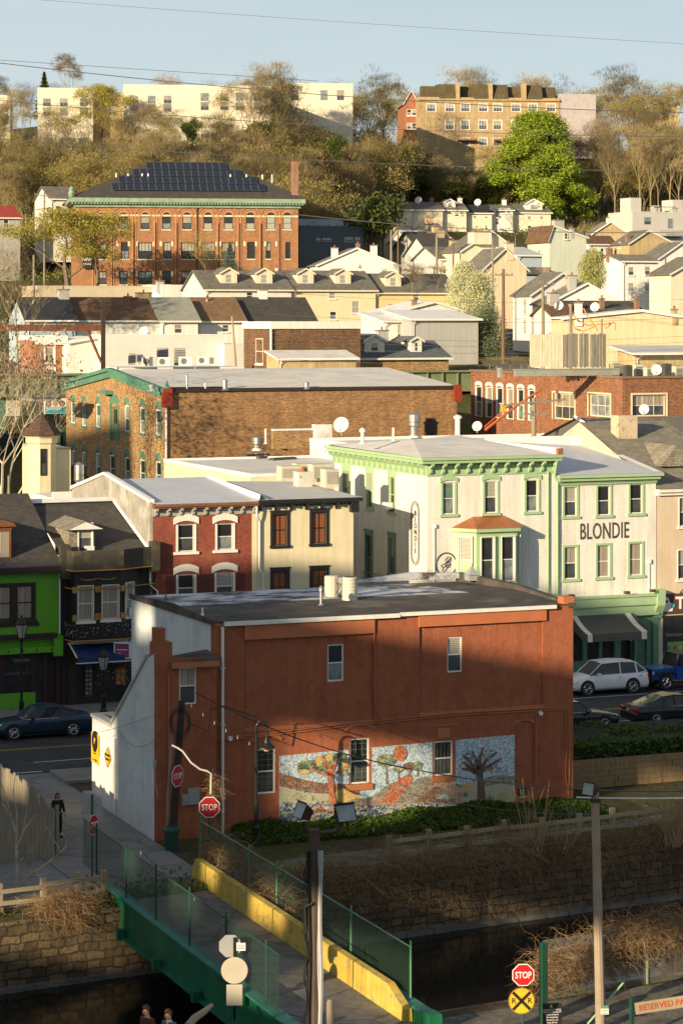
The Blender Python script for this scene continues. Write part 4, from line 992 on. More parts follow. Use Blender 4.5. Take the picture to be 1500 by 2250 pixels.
m.build('wall',black_p,bb.r)
(xa,ya),(xb_,yb) = plan[2],plan[3];ang = math.atan2(yb - ya,xb_ - xa);mxp = ((xa + xb_) / 2 ,(ya + yb) / 2)
f_ = put_window(bb.r,.62,wa2[3] * .98,'white_cur',(mxp[0] + .06 * math.sin(ang),mxp[1] - .12,wa2[1] + .1),ang)
m = MB();m.box(mxp[0] - .05,mxp[0] + .4,mxp[1] - .35,mxp[1],wa2[1] + .08,wa2[1] + .5);m.build('window_air_conditioner',white_s,bb.r)
# balcony parapet with gold line
m = MB();o = .22;pl = [(bb.x(140),-.35),(plan[1][0] - .15,-1.1 - o),(plan[2][0] + .1,-1.1 - o),(plan[3][0] + .3,-.6),(bb.x(338),-.35)]
for (p,q) in zip(pl,pl[1:]):
    m.add([(p[0],p[1],zt),(q[0],q[1],zt),(q[0],q[1],zp + .35),(p[0],p[1],zp + .35),(p[0],p[1] + .14,zt),(q[0],q[1] + .14,zt),(q[0],q[1] + .14,zp + .35),(p[0],p[1] + .14,zp + .35)],[(0,1,2,3),(4,5,6,7),(3,2,6,7),(0,1,5,4)])
m.poly([(x,y,zt + .02) for x,y in pl] + [(bb.x(338),0,zt + .02),(bb.x(140),0,zt + .02)])
m.box(bb.x(140) - .25,bb.x(140) + .25,-.5,.05,zt - .5,zp + .6);m.box(bb.x(336) - .2,bb.x(338) + .2,-.5,.05,zt - .3,zp + .6)
m.build('balcony_parapet',pm('dark_parapet',(.05,.045,.035),.7,col2=(.12,.10,.06),ss=1.2),bb.r)
gold = pm('gold_paint',(.42,.24,.05),.45)
m = MB()
for dz,o2 in ((-.02,.05),(-.95,-.12),(zbm - zt - .02,-.1)):
    for (p,q) in zip(pl,pl[1:]): m.tube([(p[0],p[1] - o2,zt + dz),(q[0],q[1] - o2,zt + dz)],.035,4)
for q in (wa1,wa2):
    for sx in (-1,1):
        for zz in (q[1] + .02,q[1] + q[3] - .32): m.box(q[0] + sx * (q[2] / 2 + .2) - .1,q[0] + sx * (q[2] / 2 + .2) + .1,-1.22,-1.101,zz,zz + .3)
for k in (.3,.7):
    xx = plan[1][0] + (plan[2][0] - plan[1][0]) * k;m.tube([(xx - .45,-1.12,zt - .45),(xx - .2,-1.12,zt - .52),(xx + .2,-1.12,zt - .52),(xx + .45,-1.12,zt - .45)],.03,4)
m.build('gold_moulding',gold,bb.r)
m = MB();rnd = random.Random(3)
for i in range(150):
    t_ = rnd.random();k = min(3,int(t_ * 4));(p,q) = (pl[k],pl[k + 1]) if 1 else None;tt = t_ * 4 - k;x,y = p[0] + (q[0] - p[0]) * tt,p[1] + (q[1] - p[1]) * tt
    z = zbm + .15 + rnd.random() * .75;y += .05;m.box(x - .012,x + .012,y - .012,y + .012,z,z + .03)
m.build('icicle_light',white_s,bb.r)
# roof, dormer
m = MB();ze2 = zp + .1;zr = bb.z(260,1100,6.6)
m.add([(0,.0,ze2),(bb.w,.0,ze2),(bb.w - 0.02,6.6,zr),(0,6.6,zr)],[(0,1,2,3)]);m.add([(0,6.6,zr),(bb.w - .02,6.6,zr),(bb.w - .02,12,ze2),(0,12,ze2)],[(0,1,2,3)])
m.add([(0,6.3,zr + .02),(bb.w - .02,6.3,zr + .02),(bb.w - .02,6.9,zr + .2),(0,6.9,zr + .2)],[(0,1,2,3)],1)
m.add([(bb.w - .4,.02,ze2 + .04),(bb.w - .03,.02,ze2 + .3),(bb.w - .03,6.6,zr + .3),(bb.w - .4,6.6,zr + .04)],[(0,1,2,3)],1)
m.build('roof',[shd,tpo_w],bb.r)
q = bb.rc(168,1158,208,1214,None,.4);m = MB();x0,x1,z0,z1 = q[0] - q[2] / 2 - .35,q[0] + q[2] / 2 + .05,q[1],q[1] + q[3]
m.box(x0,x1,.45,3.2,z0 - .3,z1);d_ = m.build('dormer',shg2,bb.r)
m = MB();xm = (x0 + x1) / 2;m.prism([(x0 - .3,z1 - .12),(x1 + .3,z1 - .12),(xm,z1 + .35)],.1,3.8,'y',0);m.prism([(x0 - .1,z1 - .10),(x1 + .32,z1 - .10),(xm + .1,z1 + .28)],.05,.098,'y',1);link('dormer_roof',m.mesh('dormer_roof',[shg2,white_p]),d_)
P = winparts(.72,1.5,'white');link('dormer_window',P[0][1],d_,(q[0],.38,z0));link('dormer_pane',P[1][1],d_,(q[0],.34,z0))
m = MB();m.box(q[0] - .05,q[0] + .4,.1,.4,z0,z0 + .35);link('window_air_conditioner',m.mesh('ac',white_s),d_)
m = MB();xx = bb.x(329);zz = bb.z(329,1243);m.tube([(xx,-.1,zz),(xx,-.1,zz - 1.0),(xx + .4,-.1,zz - 1.35),(xx + .4,-.1,zz - 2.4)],.06,6);m.build('downspout',white_p,bb.r)
# storefront below
m = MB();zf_ = zbm - .5
m.box(bb.x(150),bb.x(168),-.06,0,0.1,zf_);m.box(bb.x(186),bb.x(300),-.05,0,.75,.82)
m.build('shopfront_frame',dark_p,bb.r)
m = MB();m.box(bb.x(187),bb.x(205),-.05,-.02,.85,zf_ - .1);m.box(bb.x(208),bb.x(296),-.05,-.02,.85,zf_ - .1);m.build('shop_window',g_dark,bb.r)
m = MB()
for i in range(60): x,z = bb.x(210) + rnd.random() * (bb.x(290) - bb.x(210)),.9 + rnd.random() * 2;m.box(x - .015,x + .015,-.075,-.055,z,z + .03)
m.build('string_light',white_s,bb.r)
def poster(px0,py0,px1,py1,b_,name,cols):
    q = b_.rc(px0,py0,px1,py1);m = MB();x0,x1 = q[0] - q[2] / 2,q[0] + q[2] / 2;m.box(x0,x1,-.085,-.06,q[1],q[1] + q[3],0)
    n_ = len(cols) - 1;rr_ = 6
    for i in range(rr_):
        for j in range(2):
            m.disc((x0 + q[2] * (.28 + .44 * j),-.088,q[1] + q[3] * (.12 + .13 * i)),q[2] * .17,(0,-1,0),.003,10,1 + (i + j) % n_)
    m.build(name,cols,b_.r)
foodc = [pm('poster_navy',(.03,.05,.09)),pm('poster_tan',(.42,.28,.12)),pm('poster_red',(.40,.10,.04)),pm('poster_green',(.14,.30,.05))]
poster(186,1457,203,1531,bb,'menu_poster',foodc);poster(253,1467,276,1503,bb,'food_poster',[pm('poster_rust',(.30,.07,.03))] + foodc[1:])
m = MB();q0,q1 = bb.x(152),bb.x(296);zA,zB = bb.z(200,1418),bb.z(200,1446)
m.add([(q0,-.05,zA + .1),(q1,-.05,zA + .1),(q1,-1.5,zB + .25),(q0,-1.5,zB + .25),(q1,-1.5,zB),(q0,-1.5,zB)],[(0,1,2,3),(3,2,4,5)],0)
m.box(q0 - .05,q1,-1.52,-1.48,zB - .05,zB + .0,1);m.box(q0 - .08,q1,-.1,.0,zA + .1,zA + .22,1);m.tube([(q0,-.05,zA + .15),(q0,-1.5,zB + .27)],.05,5,1)
m.build('awning',[pm('navy_awning',(.012,.04,.12),.7),white_p],bb.r)
# hanging light box sign
q = bb.rc(253,1407,285,1449,None,-1.2)
t = sthing('hanging_sign','white framed box sign with a purple panel hanging over the blue awning','sign',bb.a0 + q[0],FB - 1.3,q[1] + q[3] / 2);t.rotation_euler = (0,0,TH - R(38))
m = MB();m.box(-.45,.45,-.12,.12,-.42,.42);m.build('box',white_s,t)
m = MB();m.box(-.38,.38,-.13,-.121,-.35,.35,0);m.box(-.3,.3,-.133,-.131,.02,.06,1);m.box(-.3,-.05,-.133,-.131,-.28,-.1,2)
m.build('panel',[pm('purple_panel',(.22,.05,.14),.4),white_s,gold],t)
m = MB();m.tube([(-.3,0,.42),(-.3,.3,.75)],.02,5);m.tube([(.3,0,.42),(.3,.9,.75)],.02,5);m.build('hanger',black_m,t)
# --- red italianate house and cream house under one grey roof
def cornice(parent,w_,z,mats,n,h=.5,d=.45,board=True,pend=0):
    m = MB();m.box(-.05,w_ + .05,-d,.02,z - .14,z + .03,1);m.box(-.02,w_ + .02,-d + .07,-.001,z - .22,z - .14,1)
    if board: m.box(.0,w_,-.05,.001,z - .22 - h,z - .22,0)
    for i in range(n): bracket(m,.15 + (w_ - .3) * i / (n - 1),-.05,z - .22,h,d - .12,.13,0)
    for i in range(n * 4): x = .1 + (w_ - .2) * i / (n * 4 - 1);m.box(x - .04,x + .04,-.12,-.05,z - .34,z - .24,0)
    return m.build('cornice',mats,parent)
rd = SB('red_brick_house','red painted brick house with white hooded windows and grey bracketed cornice',336,564)
ze = rd.z(450,1106,-.4);m = MB()
ws = [rd.rc(391,1152,427,1212,'it_red'),rd.rc(477,1150,512,1208,'it_red'),rd.rc(391,1262,427,1322,'it_red'),rd.rc(475,1258,512,1318,'it_red')]
facade(rd.r,m,'F',0,0,rd.w,0,ze,ws)
zr = rd.z(480,1047,8.3);zk = rd.z(420,1062,8.3)
m.prism([(0,4),(0,ze + .08),(8.3,zr + .25),(15,ze - .2),(15,4)],-.16,0.0,'x',1)
m.build('wall',[redbr,pm('patched_grey_stucco',(.30,.28,.24),.9,var=.2,vs=1,bump=.5,bs=8,col2=(.42,.41,.38),st=(.48,.6),ss=.8)],rd.r)
m = MB();m.prism([(-.12,ze + .10),(-.12,ze + .26),(8.3,zr + .42),(15,ze),(15,ze - .18),(8.3,zr + .26)],-.24,.05,'x');m.build('coping',tpo_w,rd.r)
cornice(rd.r,rd.w,ze,[pm('grey_bracket_paint',(.34,.33,.29),.6),pm('brown_gutter',(.20,.08,.045),.6)],9,.42,.42)
grs = pm('grey_membrane_sloped',(.52,.54,.58),.6,var=.1,vs=.5,col2=(.42,.42,.42),ss=.5)
m = MB();m.add([(0.05,-.42,ze + .05),(rd.w,-.42,ze + .05),(rd.w,8.3,zr),(.05,8.3,zr),(0.05,-.42,ze - .02),(rd.w,-.42,ze - .02)],[(0,1,2,3),(0,4,5,1)],0)
m.add([(.05,8.3,zr),(rd.w,8.3,zr),(rd.w,15,ze - .1),(.05,15,ze - .1)],[(0,1,2,3)],1);m.build('roof',[grs,tpo_w],rd.r)
m = MB()
for q in ws[2:]:
    for sx in (-1,1): m.box(q[0] + sx * (q[2] / 2 + .42) - .19,q[0] + sx * (q[2] / 2 + .42) + .19,-.05,-.002,q[1],q[1] + q[3] * .97)
m.pieces('shutter',pm('maroon_shutter',(.10,.03,.02),.6),rd.r)
cr_ = SB('cream_house','cream stucco house with dark framed wood blind windows and black bracketed cornice',564.5,776)
ze2 = cr_.z(670,1098,-.4);m = MB()
ws = [cr_.rc(600,1131,630,1198,'cream_dk'),cr_.rc(686,1126,716,1194,'cream_dk'),cr_.rc(600,1256,630,1322,'cream_dk'),cr_.rc(686,1252,716,1318,'cream_dk')]
facade(cr_.r,m,'F',0,0,cr_.w,0,ze2,ws);facade(cr_.r,m,'R',cr_.w,0,9,0,ze2)
m.box(-.28,-.005,-.03,.0,2,ze2 - .5)
m.build('wall',cream_w,cr_.r)
cornice(cr_.r,cr_.w,ze2,[black_p,black_p],7,.34,.45,False)
m = MB();m.box(cr_.w + .0,cr_.w + .35,-.5,2.5,ze2 - .16,ze2 + .03);m.box(cr_.w - .25,cr_.w + .2,-.35,.1,ze2 - .75,ze2 - .16);m.build('cornice_return',black_p,cr_.r)
zrc = cr_.z(620,1052,8.3)
m = MB();m.add([(0,-.44,ze2 + .05),(cr_.w + .3,-.44,ze2 + .05),(cr_.w + .3,8.3,zrc - .2),(0,8.3,zrc),(0,8.3,zrc)],[(0,1,2,3)]);m.add([(0,8.3,zrc),(cr_.w + .3,8.3,zrc - .2),(cr_.w + .3,14,ze2 - .5),(0,14,ze2 - .5)],[(0,1,2,3)])
m.add([(-.02,-.42,ze2 + .05),(-.02,8.3,zrc + .05),(.0,8.3,zrc + .36),(.05,-.42,ze2 + .35),(.5,8.3,zrc + .05),(.5,-.42,ze2 + .06)],[(0,1,2,3),(3,2,4,5)],1)
m.build('roof',[tpo_g,tpo_w],cr_.r)
m = MB();m.tube([(-.12,-.35,ze2 - .3),(-.12,-.3,ze2 - .8),(.1,-.12,ze2 - 1.1),(.1,-.12,ze2 - 3.6),(.3,-.12,ze2 - 3.9),(.3,-.12,.5)],.06,6);m.build('downspout',white_p,cr_.r)
q = cr_.rc(650,1036,681,1072,None,6);m = MB();m.box(q[0] - q[2] / 2,q[0] + q[2] / 2,5.6,6.4,ze2,q[1] + q[3],0);m.lathe([(.14,q[1] + q[3]),(.12,q[1] + q[3] + .25)],q[0],6,8,1);m.build('chimney',[pm('flaking_white_chimney',(.55,.53,.48),.9,col2=(.28,.15,.09),st=(.56,.64),ss=2.5),terra],cr_.r)
# --- white corner building (painted brick, sage trim)
bl = SB('corner_building','white painted brick corner building with sage green bracketed cornice and copper topped bay',939,1221)
zc = bl.z(1080,1004,-.5);bk = S.onA(735,1000,bl.a0)[0] - FB;bk = min(bk,26);m = MB()
ws = [bl.rc(972,1060,998,1130,'blondie'),bl.rc(1064,1057,1091,1127,'blondie'),bl.rc(1155,1054,1181,1124,'blondie_d')]
def sw(x0,y0,x1,y1,st): u,z,w_,h_ = S.rectA(x0,y0,x1,y1,bl.a0);return (u - FB,z,w_ * .75,h_,st)
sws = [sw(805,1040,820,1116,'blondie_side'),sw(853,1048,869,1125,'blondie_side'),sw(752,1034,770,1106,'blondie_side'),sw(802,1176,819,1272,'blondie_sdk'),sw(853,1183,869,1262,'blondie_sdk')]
sws = [q for q in sws if q[0] + q[2] < bk]
bq = bl.rc(1012,1166,1150,1275,None,-.6)
facade(bl.r,m,'F',0,0,bl.w,0,zc - .1,ws);facade(bl.r,m,'L',0,0,bk,0,zc - .1,sws);facade(bl.r,m,'R',bl.w,0,bk,0,zc - .1);facade(bl.r,m,'B',bk,0,bl.w,0,zc - .1)
m.build('wall',blondie_w,bl.r)
m = MB();H_ = .42
for (x0,x1,y0,y1) in ((-.62,bl.w + .1,-.62,-.0),(-.62,-.0,.0,bk)):
    m.box(x0,x1,y0,y1 if x1 > 1 else y1,zc - .12,zc + .04);m.box(x0 + .1,x1 - .1 if x1 < 1 else x1,y0 + .1,y1,zc - .3,zc - .121)
m.box(-.06,bl.w,-.06,-.002,zc - .3 - H_ - .28,zc - .3);m.box(-.06,-.002,0,bk,zc - .3 - H_ - .28,zc - .3)
n_ = 11
for i in range(n_): bracket(m,.12 + (bl.w - .3) * i / (n_ - 1),-.06,zc - .3,.62,.44,.15)
mm = MB(T=lambda x,y,z: (y,x,z))
n_ = 18
for i in range(n_): bracket(mm,.2 + (bk - .4) * i / (n_ - 1),-.06,zc - .3,.62,.44,.15)
m.v += [tuple(p) for p in mm.v];o_ = len(m.v) - len(mm.v);m.f += [tuple(i + o_ for i in f) for f in mm.f];m.m += mm.m
for i in range(60): x = .1 + bl.w * i / 60;m.box(x,x + .06,-.14,-.06,zc - .42,zc - .32)
m.build('cornice',green_t,bl.r)
m = MB();pk = (bl.w * .28,7,zc + .62);pr_ = (bl.w * .75,9,zc + .75);E0 = [(-.62,-.62,zc + .05),(bl.w + .1,-.62,zc + .05),(bl.w + .1,bk,zc + .4),(-.62,bk,zc + .1)]
m.add(E0 + [pk,pr_],[(0,1,5,4),(0,4,3),(4,5,2,3),(1,2,5)]);m.box(bl.w - .2,bl.w + .14,-.3,bk,zc + .04,zc + .42,1)
m.box(bl.w - .15,bl.w + .14,-.6,-.3,zc + .04,zc + .38,2);m.build('roof',[tpo,tpo_w,rustbr],bl.r)
m = MB();x = bl.w - .1;m.tube([(x - .1,-.5,zc - .3),(x - .1,-.2,zc - 1.1),(x + .12,-.12,zc - 1.5),(x + .12,-.12,4)],.07,6);m.tube([(x - .45,-.1,zc - .9),(x - .45,-.1,3.8)],.05,6);m.build('downspout',green_t,bl.r)
# bay window
x0,x1 = bq[0] - bq[2] / 2,bq[0] + bq[2] / 2;zt,zb1 = bq[1] + bq[3],bq[1] - .6;pr2 = [(x0 - .1,0),(x0 + .75,-1.0),(x1 - .6,-1.0),(x1 + .1,0)]
bay = MB();bay.prism([(x,y) for x,y in pr2],zb1,zt,'z');
bay.prism([(x0 - .3,0),(x0 + .65,-1.22),(x1 - .5,-1.22),(x1 + .3,0)],zt - .02,zt + .18,'z');bay.prism([(x0 - .2,0),(x0 + .7,-1.12),(x1 - .55,-1.12),(x1 + .2,0)],zb1 - .2,zb1 + .1,'z')
byo = bay.build('bay',green_t,bl.r)
m = MB();m.add([(x0 - .32,0,zt + .181),(x0 + .62,-1.25,zt + .181),(x1 - .47,-1.25,zt + .181),(x1 + .32,0,zt + .181),(x0 + 1.0,-.0,zt + .75),(x1 - .9,0,zt + .75)],[(0,1,4),(1,2,5,4),(2,3,5)]);link('bay_roof',m.mesh('bay_roof',pm('copper_roof',(.36,.13,.05),.45,.3,var=.2,vs=2)),byo)
def bayw(cx_,cy_,ang_,w_,h_,st='blondie_d'):
    P = winparts(w_,h_,'white');f = link('bay_window',P[0][1],byo,(cx_,cy_,zb1 + .55),ang_);link('bay_pane',P[1][1],byo,(cx_ + .00,cy_,zb1 + .55),ang_)
    for o__ in (f,): o__.location.y -= .0
zh = zt - zb1 - .85;fx0,fx1 = x0 + .75,x1 - .6;wd = (fx1 - fx0) / 2
bayw(fx0 + wd * .5,-1.12,0,wd * .62,zh);bayw(fx0 + wd * 1.5,-1.12,0,wd * .62,zh)
a1 = math.atan2(-1.0,.85);bayw(x0 + .28,-.58,a1,.75,zh);a2 = math.atan2(1.0,.7);bayw(x1 - .18,-.58,a2,.6,zh)
# round script emblem and long oval sign
q = bl.rc(955,1215,1004,1266);m = MB();c_ = (q[0],-.012,q[1] + q[3] / 2);rr_ = q[3] / 2
m.tube([(c_[0] + rr_ * math.cos(2 * PI * i / 40) * .96,-.02,c_[2] + rr_ * math.sin(2 * PI * i / 40)) for i in range(41)],.035,4)
sp_ = [(-.30,-.25),(-.45,-.05),(-.2,.05),(.1,.25),(.35,.5),(.4,.3),(.1,.2),(-.1,.35),(.15,.6),(.42,.55),(.3,.1),(.05,-.3),(-.15,-.55),(-.35,-.5),(-.25,-.2),(.1,-.05),(.35,.05),(.3,-.2),(.05,-.25),(-.1,-.05),(.2,.2)]
m.tube([(c_[0] + x * rr_ * 1.1,-.02,c_[2] + z * rr_ * 1.1) for x,z in sp_],.02,4)
m.build('emblem',black_p,bl.r)
bq2 = S.rectA(904,1102,922,1240,bl.a0);cy_,cz_ = bq2[0] - FB,bq2[1] + bq2[3] / 2;m = MB();hw,hh_ = bq2[2] / 2,bq2[3] / 2
pts = [(-.05,cy_ + hw * math.cos(t_) ,cz_ + (hh_ - hw) * (1 if math.sin(t_) > 0 else -1) + hw * math.sin(t_)) for t_ in [2 * PI * i / 28 + .01 for i in range(28)]]
m.tube(pts + [pts[0]],.02,4);pts2 = [(-.05,cy_ + (p[1] - cy_) * .72,cz_ + (p[2] - cz_) * .94) for p in pts];m.tube(pts2 + [pts2[0]],.015,4);m.build('oval_sign',black_p,bl.r)
for k,ch in enumerate('BLONDIE'): text(ch,'letter',.42,black_p,bl.r,(-.03,cy_,cz_ + hh_ * .62 - k * hh_ * .2),rz=-PI / 2,sx=1.1)
m = MB()
zq,z_ = bl.zl(760,1240);m.tube([(-.5,4,z_),(-.5,bk * .6,z_)],.025,5);m.tube([(-.5,4,z_ - 1),(-.5,bk * .6,z_ - 1)],.025,5)
for i in range(14): y = 4 + (bk * .6 - 4) * i / 13;m.tube([(-.5,y,z_ - 1),(-.5,y,z_)],.015,4)
m.build('stair_railing',green_d,bl.r)
xg = bl.x(953);m = MB();m.tube([(xg,-.06,bl.z(953,1160)),(xg,-.06,2)],.025,5);m.box(xg - .06,xg + .1,-.12,0,bl.z(953,1160),bl.z(953,1152));m.build('conduit',white_s,bl.r)
P = S.rectA(851,1104,868,1118,bl.a0);m = MB();m.box(-.45,-.02,P[0] - FB - .3,P[0] - FB + .3,P[1],P[1] + .38);m.build('window_air_conditioner',white_s,bl.r)
# --- white shop building with painted name
b2 = SB('shop_building','white painted brick shop building with BLONDIE painted on its front and striped awning below',1221.5,1440)
zc2 = b2.z(1330,1044,-.4);m = MB()
ws = [b2.rc(x,y,x + 27,y + 64,st) for x,y,st in ((1239,1070,'blondie2'),(1312,1068,'blondie2'),(1383,1064,'blondie2'))] + [b2.rc(x,y,x + 27,y + 70,'blondie2c') for x,y in ((1239,1202),(1311,1198),(1382,1194))]
zsf = b2.z(1330,1345)
dr_ = (b2.x(1364),b2.x(1394),0.2,zsf - .2);dd = (b2.x(1400),b2.x(1421),.35,zsf - 1.0)
facade(b2.r,m,'F',0,0,b2.w,zsf,zc2 - .1,ws);facade(b2.r,m,'R',b2.w,0,10,4,zc2 - .1)
m.build('wall',blondie_w,b2.r)
m = MB();m.box(-.05,b2.w + .25,-.5,0,zc2 - .12,zc2 + .05);m.box(0,b2.w + .1,-.36,0,zc2 - .3,zc2 - .121);m.box(0,b2.w,-.12,-.002,zc2 - .52,zc2 - .3)
for i in range(70): x = .05 + b2.w * i / 70;m.box(x,x + .05,-.18,-.12,zc2 - .42,zc2 - .34)
m.build('cornice',green_t,b2.r)
m = MB();zk = b2.z(1290,975,9);m.add([(0,-.5,zc2 + .06),(b2.w + .25,-.5,zc2 + .06),(b2.w + .1,9,zk - .1),(0,9,zk + .3)],[(0,1,2,3)]);m.add([(b2.w - .1,-.3,zc2 + .07),(b2.w + .3,-.3,zc2 + .07),(b2.w + .3,9,zk + .3),(b2.w - .3,9,zk + .3)],[(0,1,2,3)],1)
m.box(0,b2.w,9,9.3,zc2 - 1,zk + .5,1);m.build('roof',[grs,tpo_w],b2.r)
q = b2.rc(1344,912,1385,984,None,7.5);m = MB();m.box(q[0] - q[2] / 2,q[0] + q[2] / 2,6.7,7.7,zc2 + .2,q[1] + q[3]);m.box(q[0] - q[2] / 2 - .3,q[0] + q[2] / 2 + .15,6.5,7.9,zc2,zk + .25,1);m.build('chimney',[pm('cream_flaking_chimney',(.50,.42,.30),.9,col2=(.35,.18,.10),st=(.56,.62),ss=3),tpo_w],b2.r)
q = b2.rc(1273,1149,1380,1187)
o = text('BLONDIE','painted_name',q[3] * 1.32,pm('painted_letters',(.07,.06,.045),.8,var=.3,vs=8,col2=(.5,.48,.42),st=(.6,.66),ss=10),b2.r,(q[0],-.012,q[1] + q[3] / 2),sx=.62,bold=.012,space=1.05)
bbx = [v[0] for v in o.bound_box];o.scale = (q[2] / (max(bbx) - min(bbx)),1,1)
# green shopfront
m = MB();m.box(-.6,b2.w + .15,-.45,0,zsf + .35,zsf + .85);m.box(-.6,b2.w + .05,-.3,0,zsf - .25,zsf + .35);m.box(-.6,b2.w + .15,-.55,0,zsf + .85,zsf + .95)
m.prism([(0,zsf - .6),(-.55,zsf + .3),(-.6,zsf + 1.15),(0,zsf + 1.2)],b2.w - .2,b2.w + .3,'x');m.prism([(0,zsf - .6),(-.55,zsf + .3),(-.6,zsf + 1.15),(0,zsf + 1.2)],-.75,-.1,'x')
m.build('shop_cornice',green_t,b2.r)
m = MB();T_,_,_ = faceT('F',.05);m.wall(T_,-.6,b2.w + .05,0,zsf - .25,[(b2.x(1248),b2.x(1282),.8,zsf - .6),(b2.x(1290),b2.x(1317),.8,zsf - .6),(b2.x(1323),b2.x(1350),.8,zsf - .6),dr_,dd],.25)
m.box(b2.w - .25,b2.w + .1,-.12,.04,0,zsf - .25);m.build('shopfront',green_d,b2.r)
m = MB();m.box(0,dr_[0] - .1,.22,.28,.5,zsf - .3);m.build('shop_window',g_dark,b2.r)
m = MB();m.box(dr_[0],dr_[1],.6,.66,.2,zsf - .2,1);m.box(dd[0],dd[1],.25,.3,.35,2.55,0);m.box(dd[0],dd[1],.26,.3,2.65,zsf - 1.0,1)
for (za,zb2) in ((.6,1.2),(1.35,2.4)): m.box(dd[0] + .15,dd[1] - .15,.225,.25,za,zb2,2)
m.box(dd[0] - .2,dd[1] + .2,-.5,.2,0,.33,3)
m.build('door',[green_d,black_p,pm('green_door_panel',(.07,.17,.11),.5),conc],b2.r)
m = MB();xa,xb_ = b2.x(1240),b2.x(1373);zA,zB = b2.z(1330,1346),b2.z(1330,1392,-2.2);zV = b2.z(1330,1409,-2.2)
x2a,x2b = b2.x(1283,-2.2),b2.x(1427,-2.2)
def aw(u,t_): xA = xa + (xb_ - xa) * u;xB = x2a + (x2b - x2a) * u;return (xA + (xB - xA) * t_,-.2 - 2.0 * t_,zA + (zB - zA) * t_ - .12 * math.sin(PI * t_))
xa = x2a + .05;xb_ = x2b - .05
def strip(u0,u1,mt):
    for k in range(6): t0,t1 = k / 6,(k + 1) / 6;m.poly([aw(u0,t0),aw(u1,t0),aw(u1,t1),aw(u0,t1)],mt)
strip(0,.045,0);strip(.045,.12,1);strip(.12,.87,0);strip(.87,.96,1);strip(.96,1,0)
p0,p1 = aw(0,1),aw(1,1)
for u0,u1,mt in ((0,.05,0),(.05,.12,1),(.12,.87,0),(.87,.95,1),(.95,1,0)): A,B = aw(u0,1),aw(u1,1);m.poly([A,B,(B[0],B[1] - .03,zV),(A[0],A[1] - .03,zV)],mt)
for u in (0,1): A,B = aw(u,0),aw(u,1);m.poly([A,B,(B[0],B[1],zV),(A[0],A[1] - .1,A[2] - .6)],0)
m.box(xa,xb_,-.25,0,zA - .02,zA + .3,2)
m.build('awning',[pm('grey_awning_cloth',(.10,.09,.08),.85,var=.1),white_p,dark_p],b2.r)
text('BLONDIE','lettering',.22,pm('awning_letters',(.20,.17,.10)),b2.r,((x2a + x2b) / 2,-2.26,(zB + zV) / 2 + .02),sx=1.1)
m = MB()
for px,py in ((1365,1303),(1421,1299),(1244,1310)): x,z = b2.x(px),b2.z(px,py,-.5);m.box(x - .14,x + .14,-.75,-.45,z - .05,z + .1)
m.pieces('spot_lamp',pm('bronze',(.08,.05,.035),.5),b2.r)
xg = b2.x(1424);m = MB();m.tube([(xg,-.05,b2.z(1424,1232)),(xg,-.05,zsf + 1)],.025,5);m.box(xg - .1,xg + .1,-.12,0,b2.z(1424,1238),b2.z(1424,1229));m.build('conduit',white_s,b2.r)
# --- beige building with the tea shop
b3 = SB('beige_building','beige stucco building with a dark tea shop storefront at the right edge of the street',1440.5,1640)
zc3 = b3.z(1470,1078,-.3);beige = pm('beige_stucco',(.62,.50,.37),.8,var=.06,streak=.25);m = MB()
ws = [b3.rc(1491,1094,1520,1156,'white'),b3.rc(1488,1209,1519,1272,'white'),b3.rc(1570,1090,1600,1152,'white'),b3.rc(1568,1205,1598,1268,'white')]
facade(b3.r,m,'F',0,0.02,b3.w,0,zc3,ws);m.build('wall',beige,b3.r)
m = MB();m.box(0,b3.w,-.35,.02,zc3 - .1,zc3 + .08);m.box(.0,b3.w,-.2,0,zc3 - .28,zc3 - .1);m.build('cornice',white_p,b3.r)
zr3 = b3.z(1440,925,9);m = MB();m.add([(-.05,-.4,zc3 + .1),(b3.w,-.4,zc3 + .1),(b3.w,9.3,zr3),(-.05,9.3,zr3)],[(0,1,2,3)]);m.add([(-.05,9.3,zr3),(b3.w,9.3,zr3),(b3.w,18,zc3),(-.05,18,zc3)],[(0,1,2,3)]);m.poly([(-.04,-.3,zc3),(-.04,9.3,zr3),(-.04,18,zc3)],1)
m.build('roof',[shg2,beige],b3.r)
m = MB();xx = b3.x(1500,3);zz = zc3 + 1.2;m.prism([(xx - 2.0,zz),(xx + 3,zz),(xx + 1.5,zz + 1.5),(xx - .9,zz + 1.2)],2.2,6,'y',0);m.build('dormer',[shg2],b3.r)
q = b3.rc(1448,1302,1600,1345);m = MB();m.box(q[0] - q[2] / 2,q[0] + q[2] / 2,-.12,0,q[1],q[1] + q[3]);m.build('shop_sign',pm('brown_sign',(.09,.045,.03),.6),b3.r)
zq = q[1] + q[3] * .5;x0 = b3.x(1450)
m = MB();xx = b3.x(1465)
m.prism([(xx - .30,zq - .42),(xx + .25,zq - .42),(xx + .30,zq - .05),(xx + .08,zq + .10),(xx - .02,zq + .36),(xx - .14,zq + .40),(xx - .22,zq + .22),(xx - .42,zq + .1),(xx - .40,zq - .12),(xx - .26,zq - .16)],-.14,-.121,'y',0)
m.prism([(xx - .34,zq + .08),(xx - .12,zq + .06),(xx + .02,zq + .18),(xx - .16,zq + .22)],-.146,-.141,'y',1);m.prism([(xx + .12,zq - .18),(xx + .3,zq - .28),(xx + .42,zq - .08),(xx + .26,zq + .04)],-.15,-.141,'y',2)
m.build('emblem',[white_s,black_p,pm('teal_emblem',(.05,.38,.36))],b3.r)
o = text('TSAOCAA','lettering',.95,white_s,b3.r,(b3.x(1481),-.125,zq - .0),align='LEFT',bold=.03)
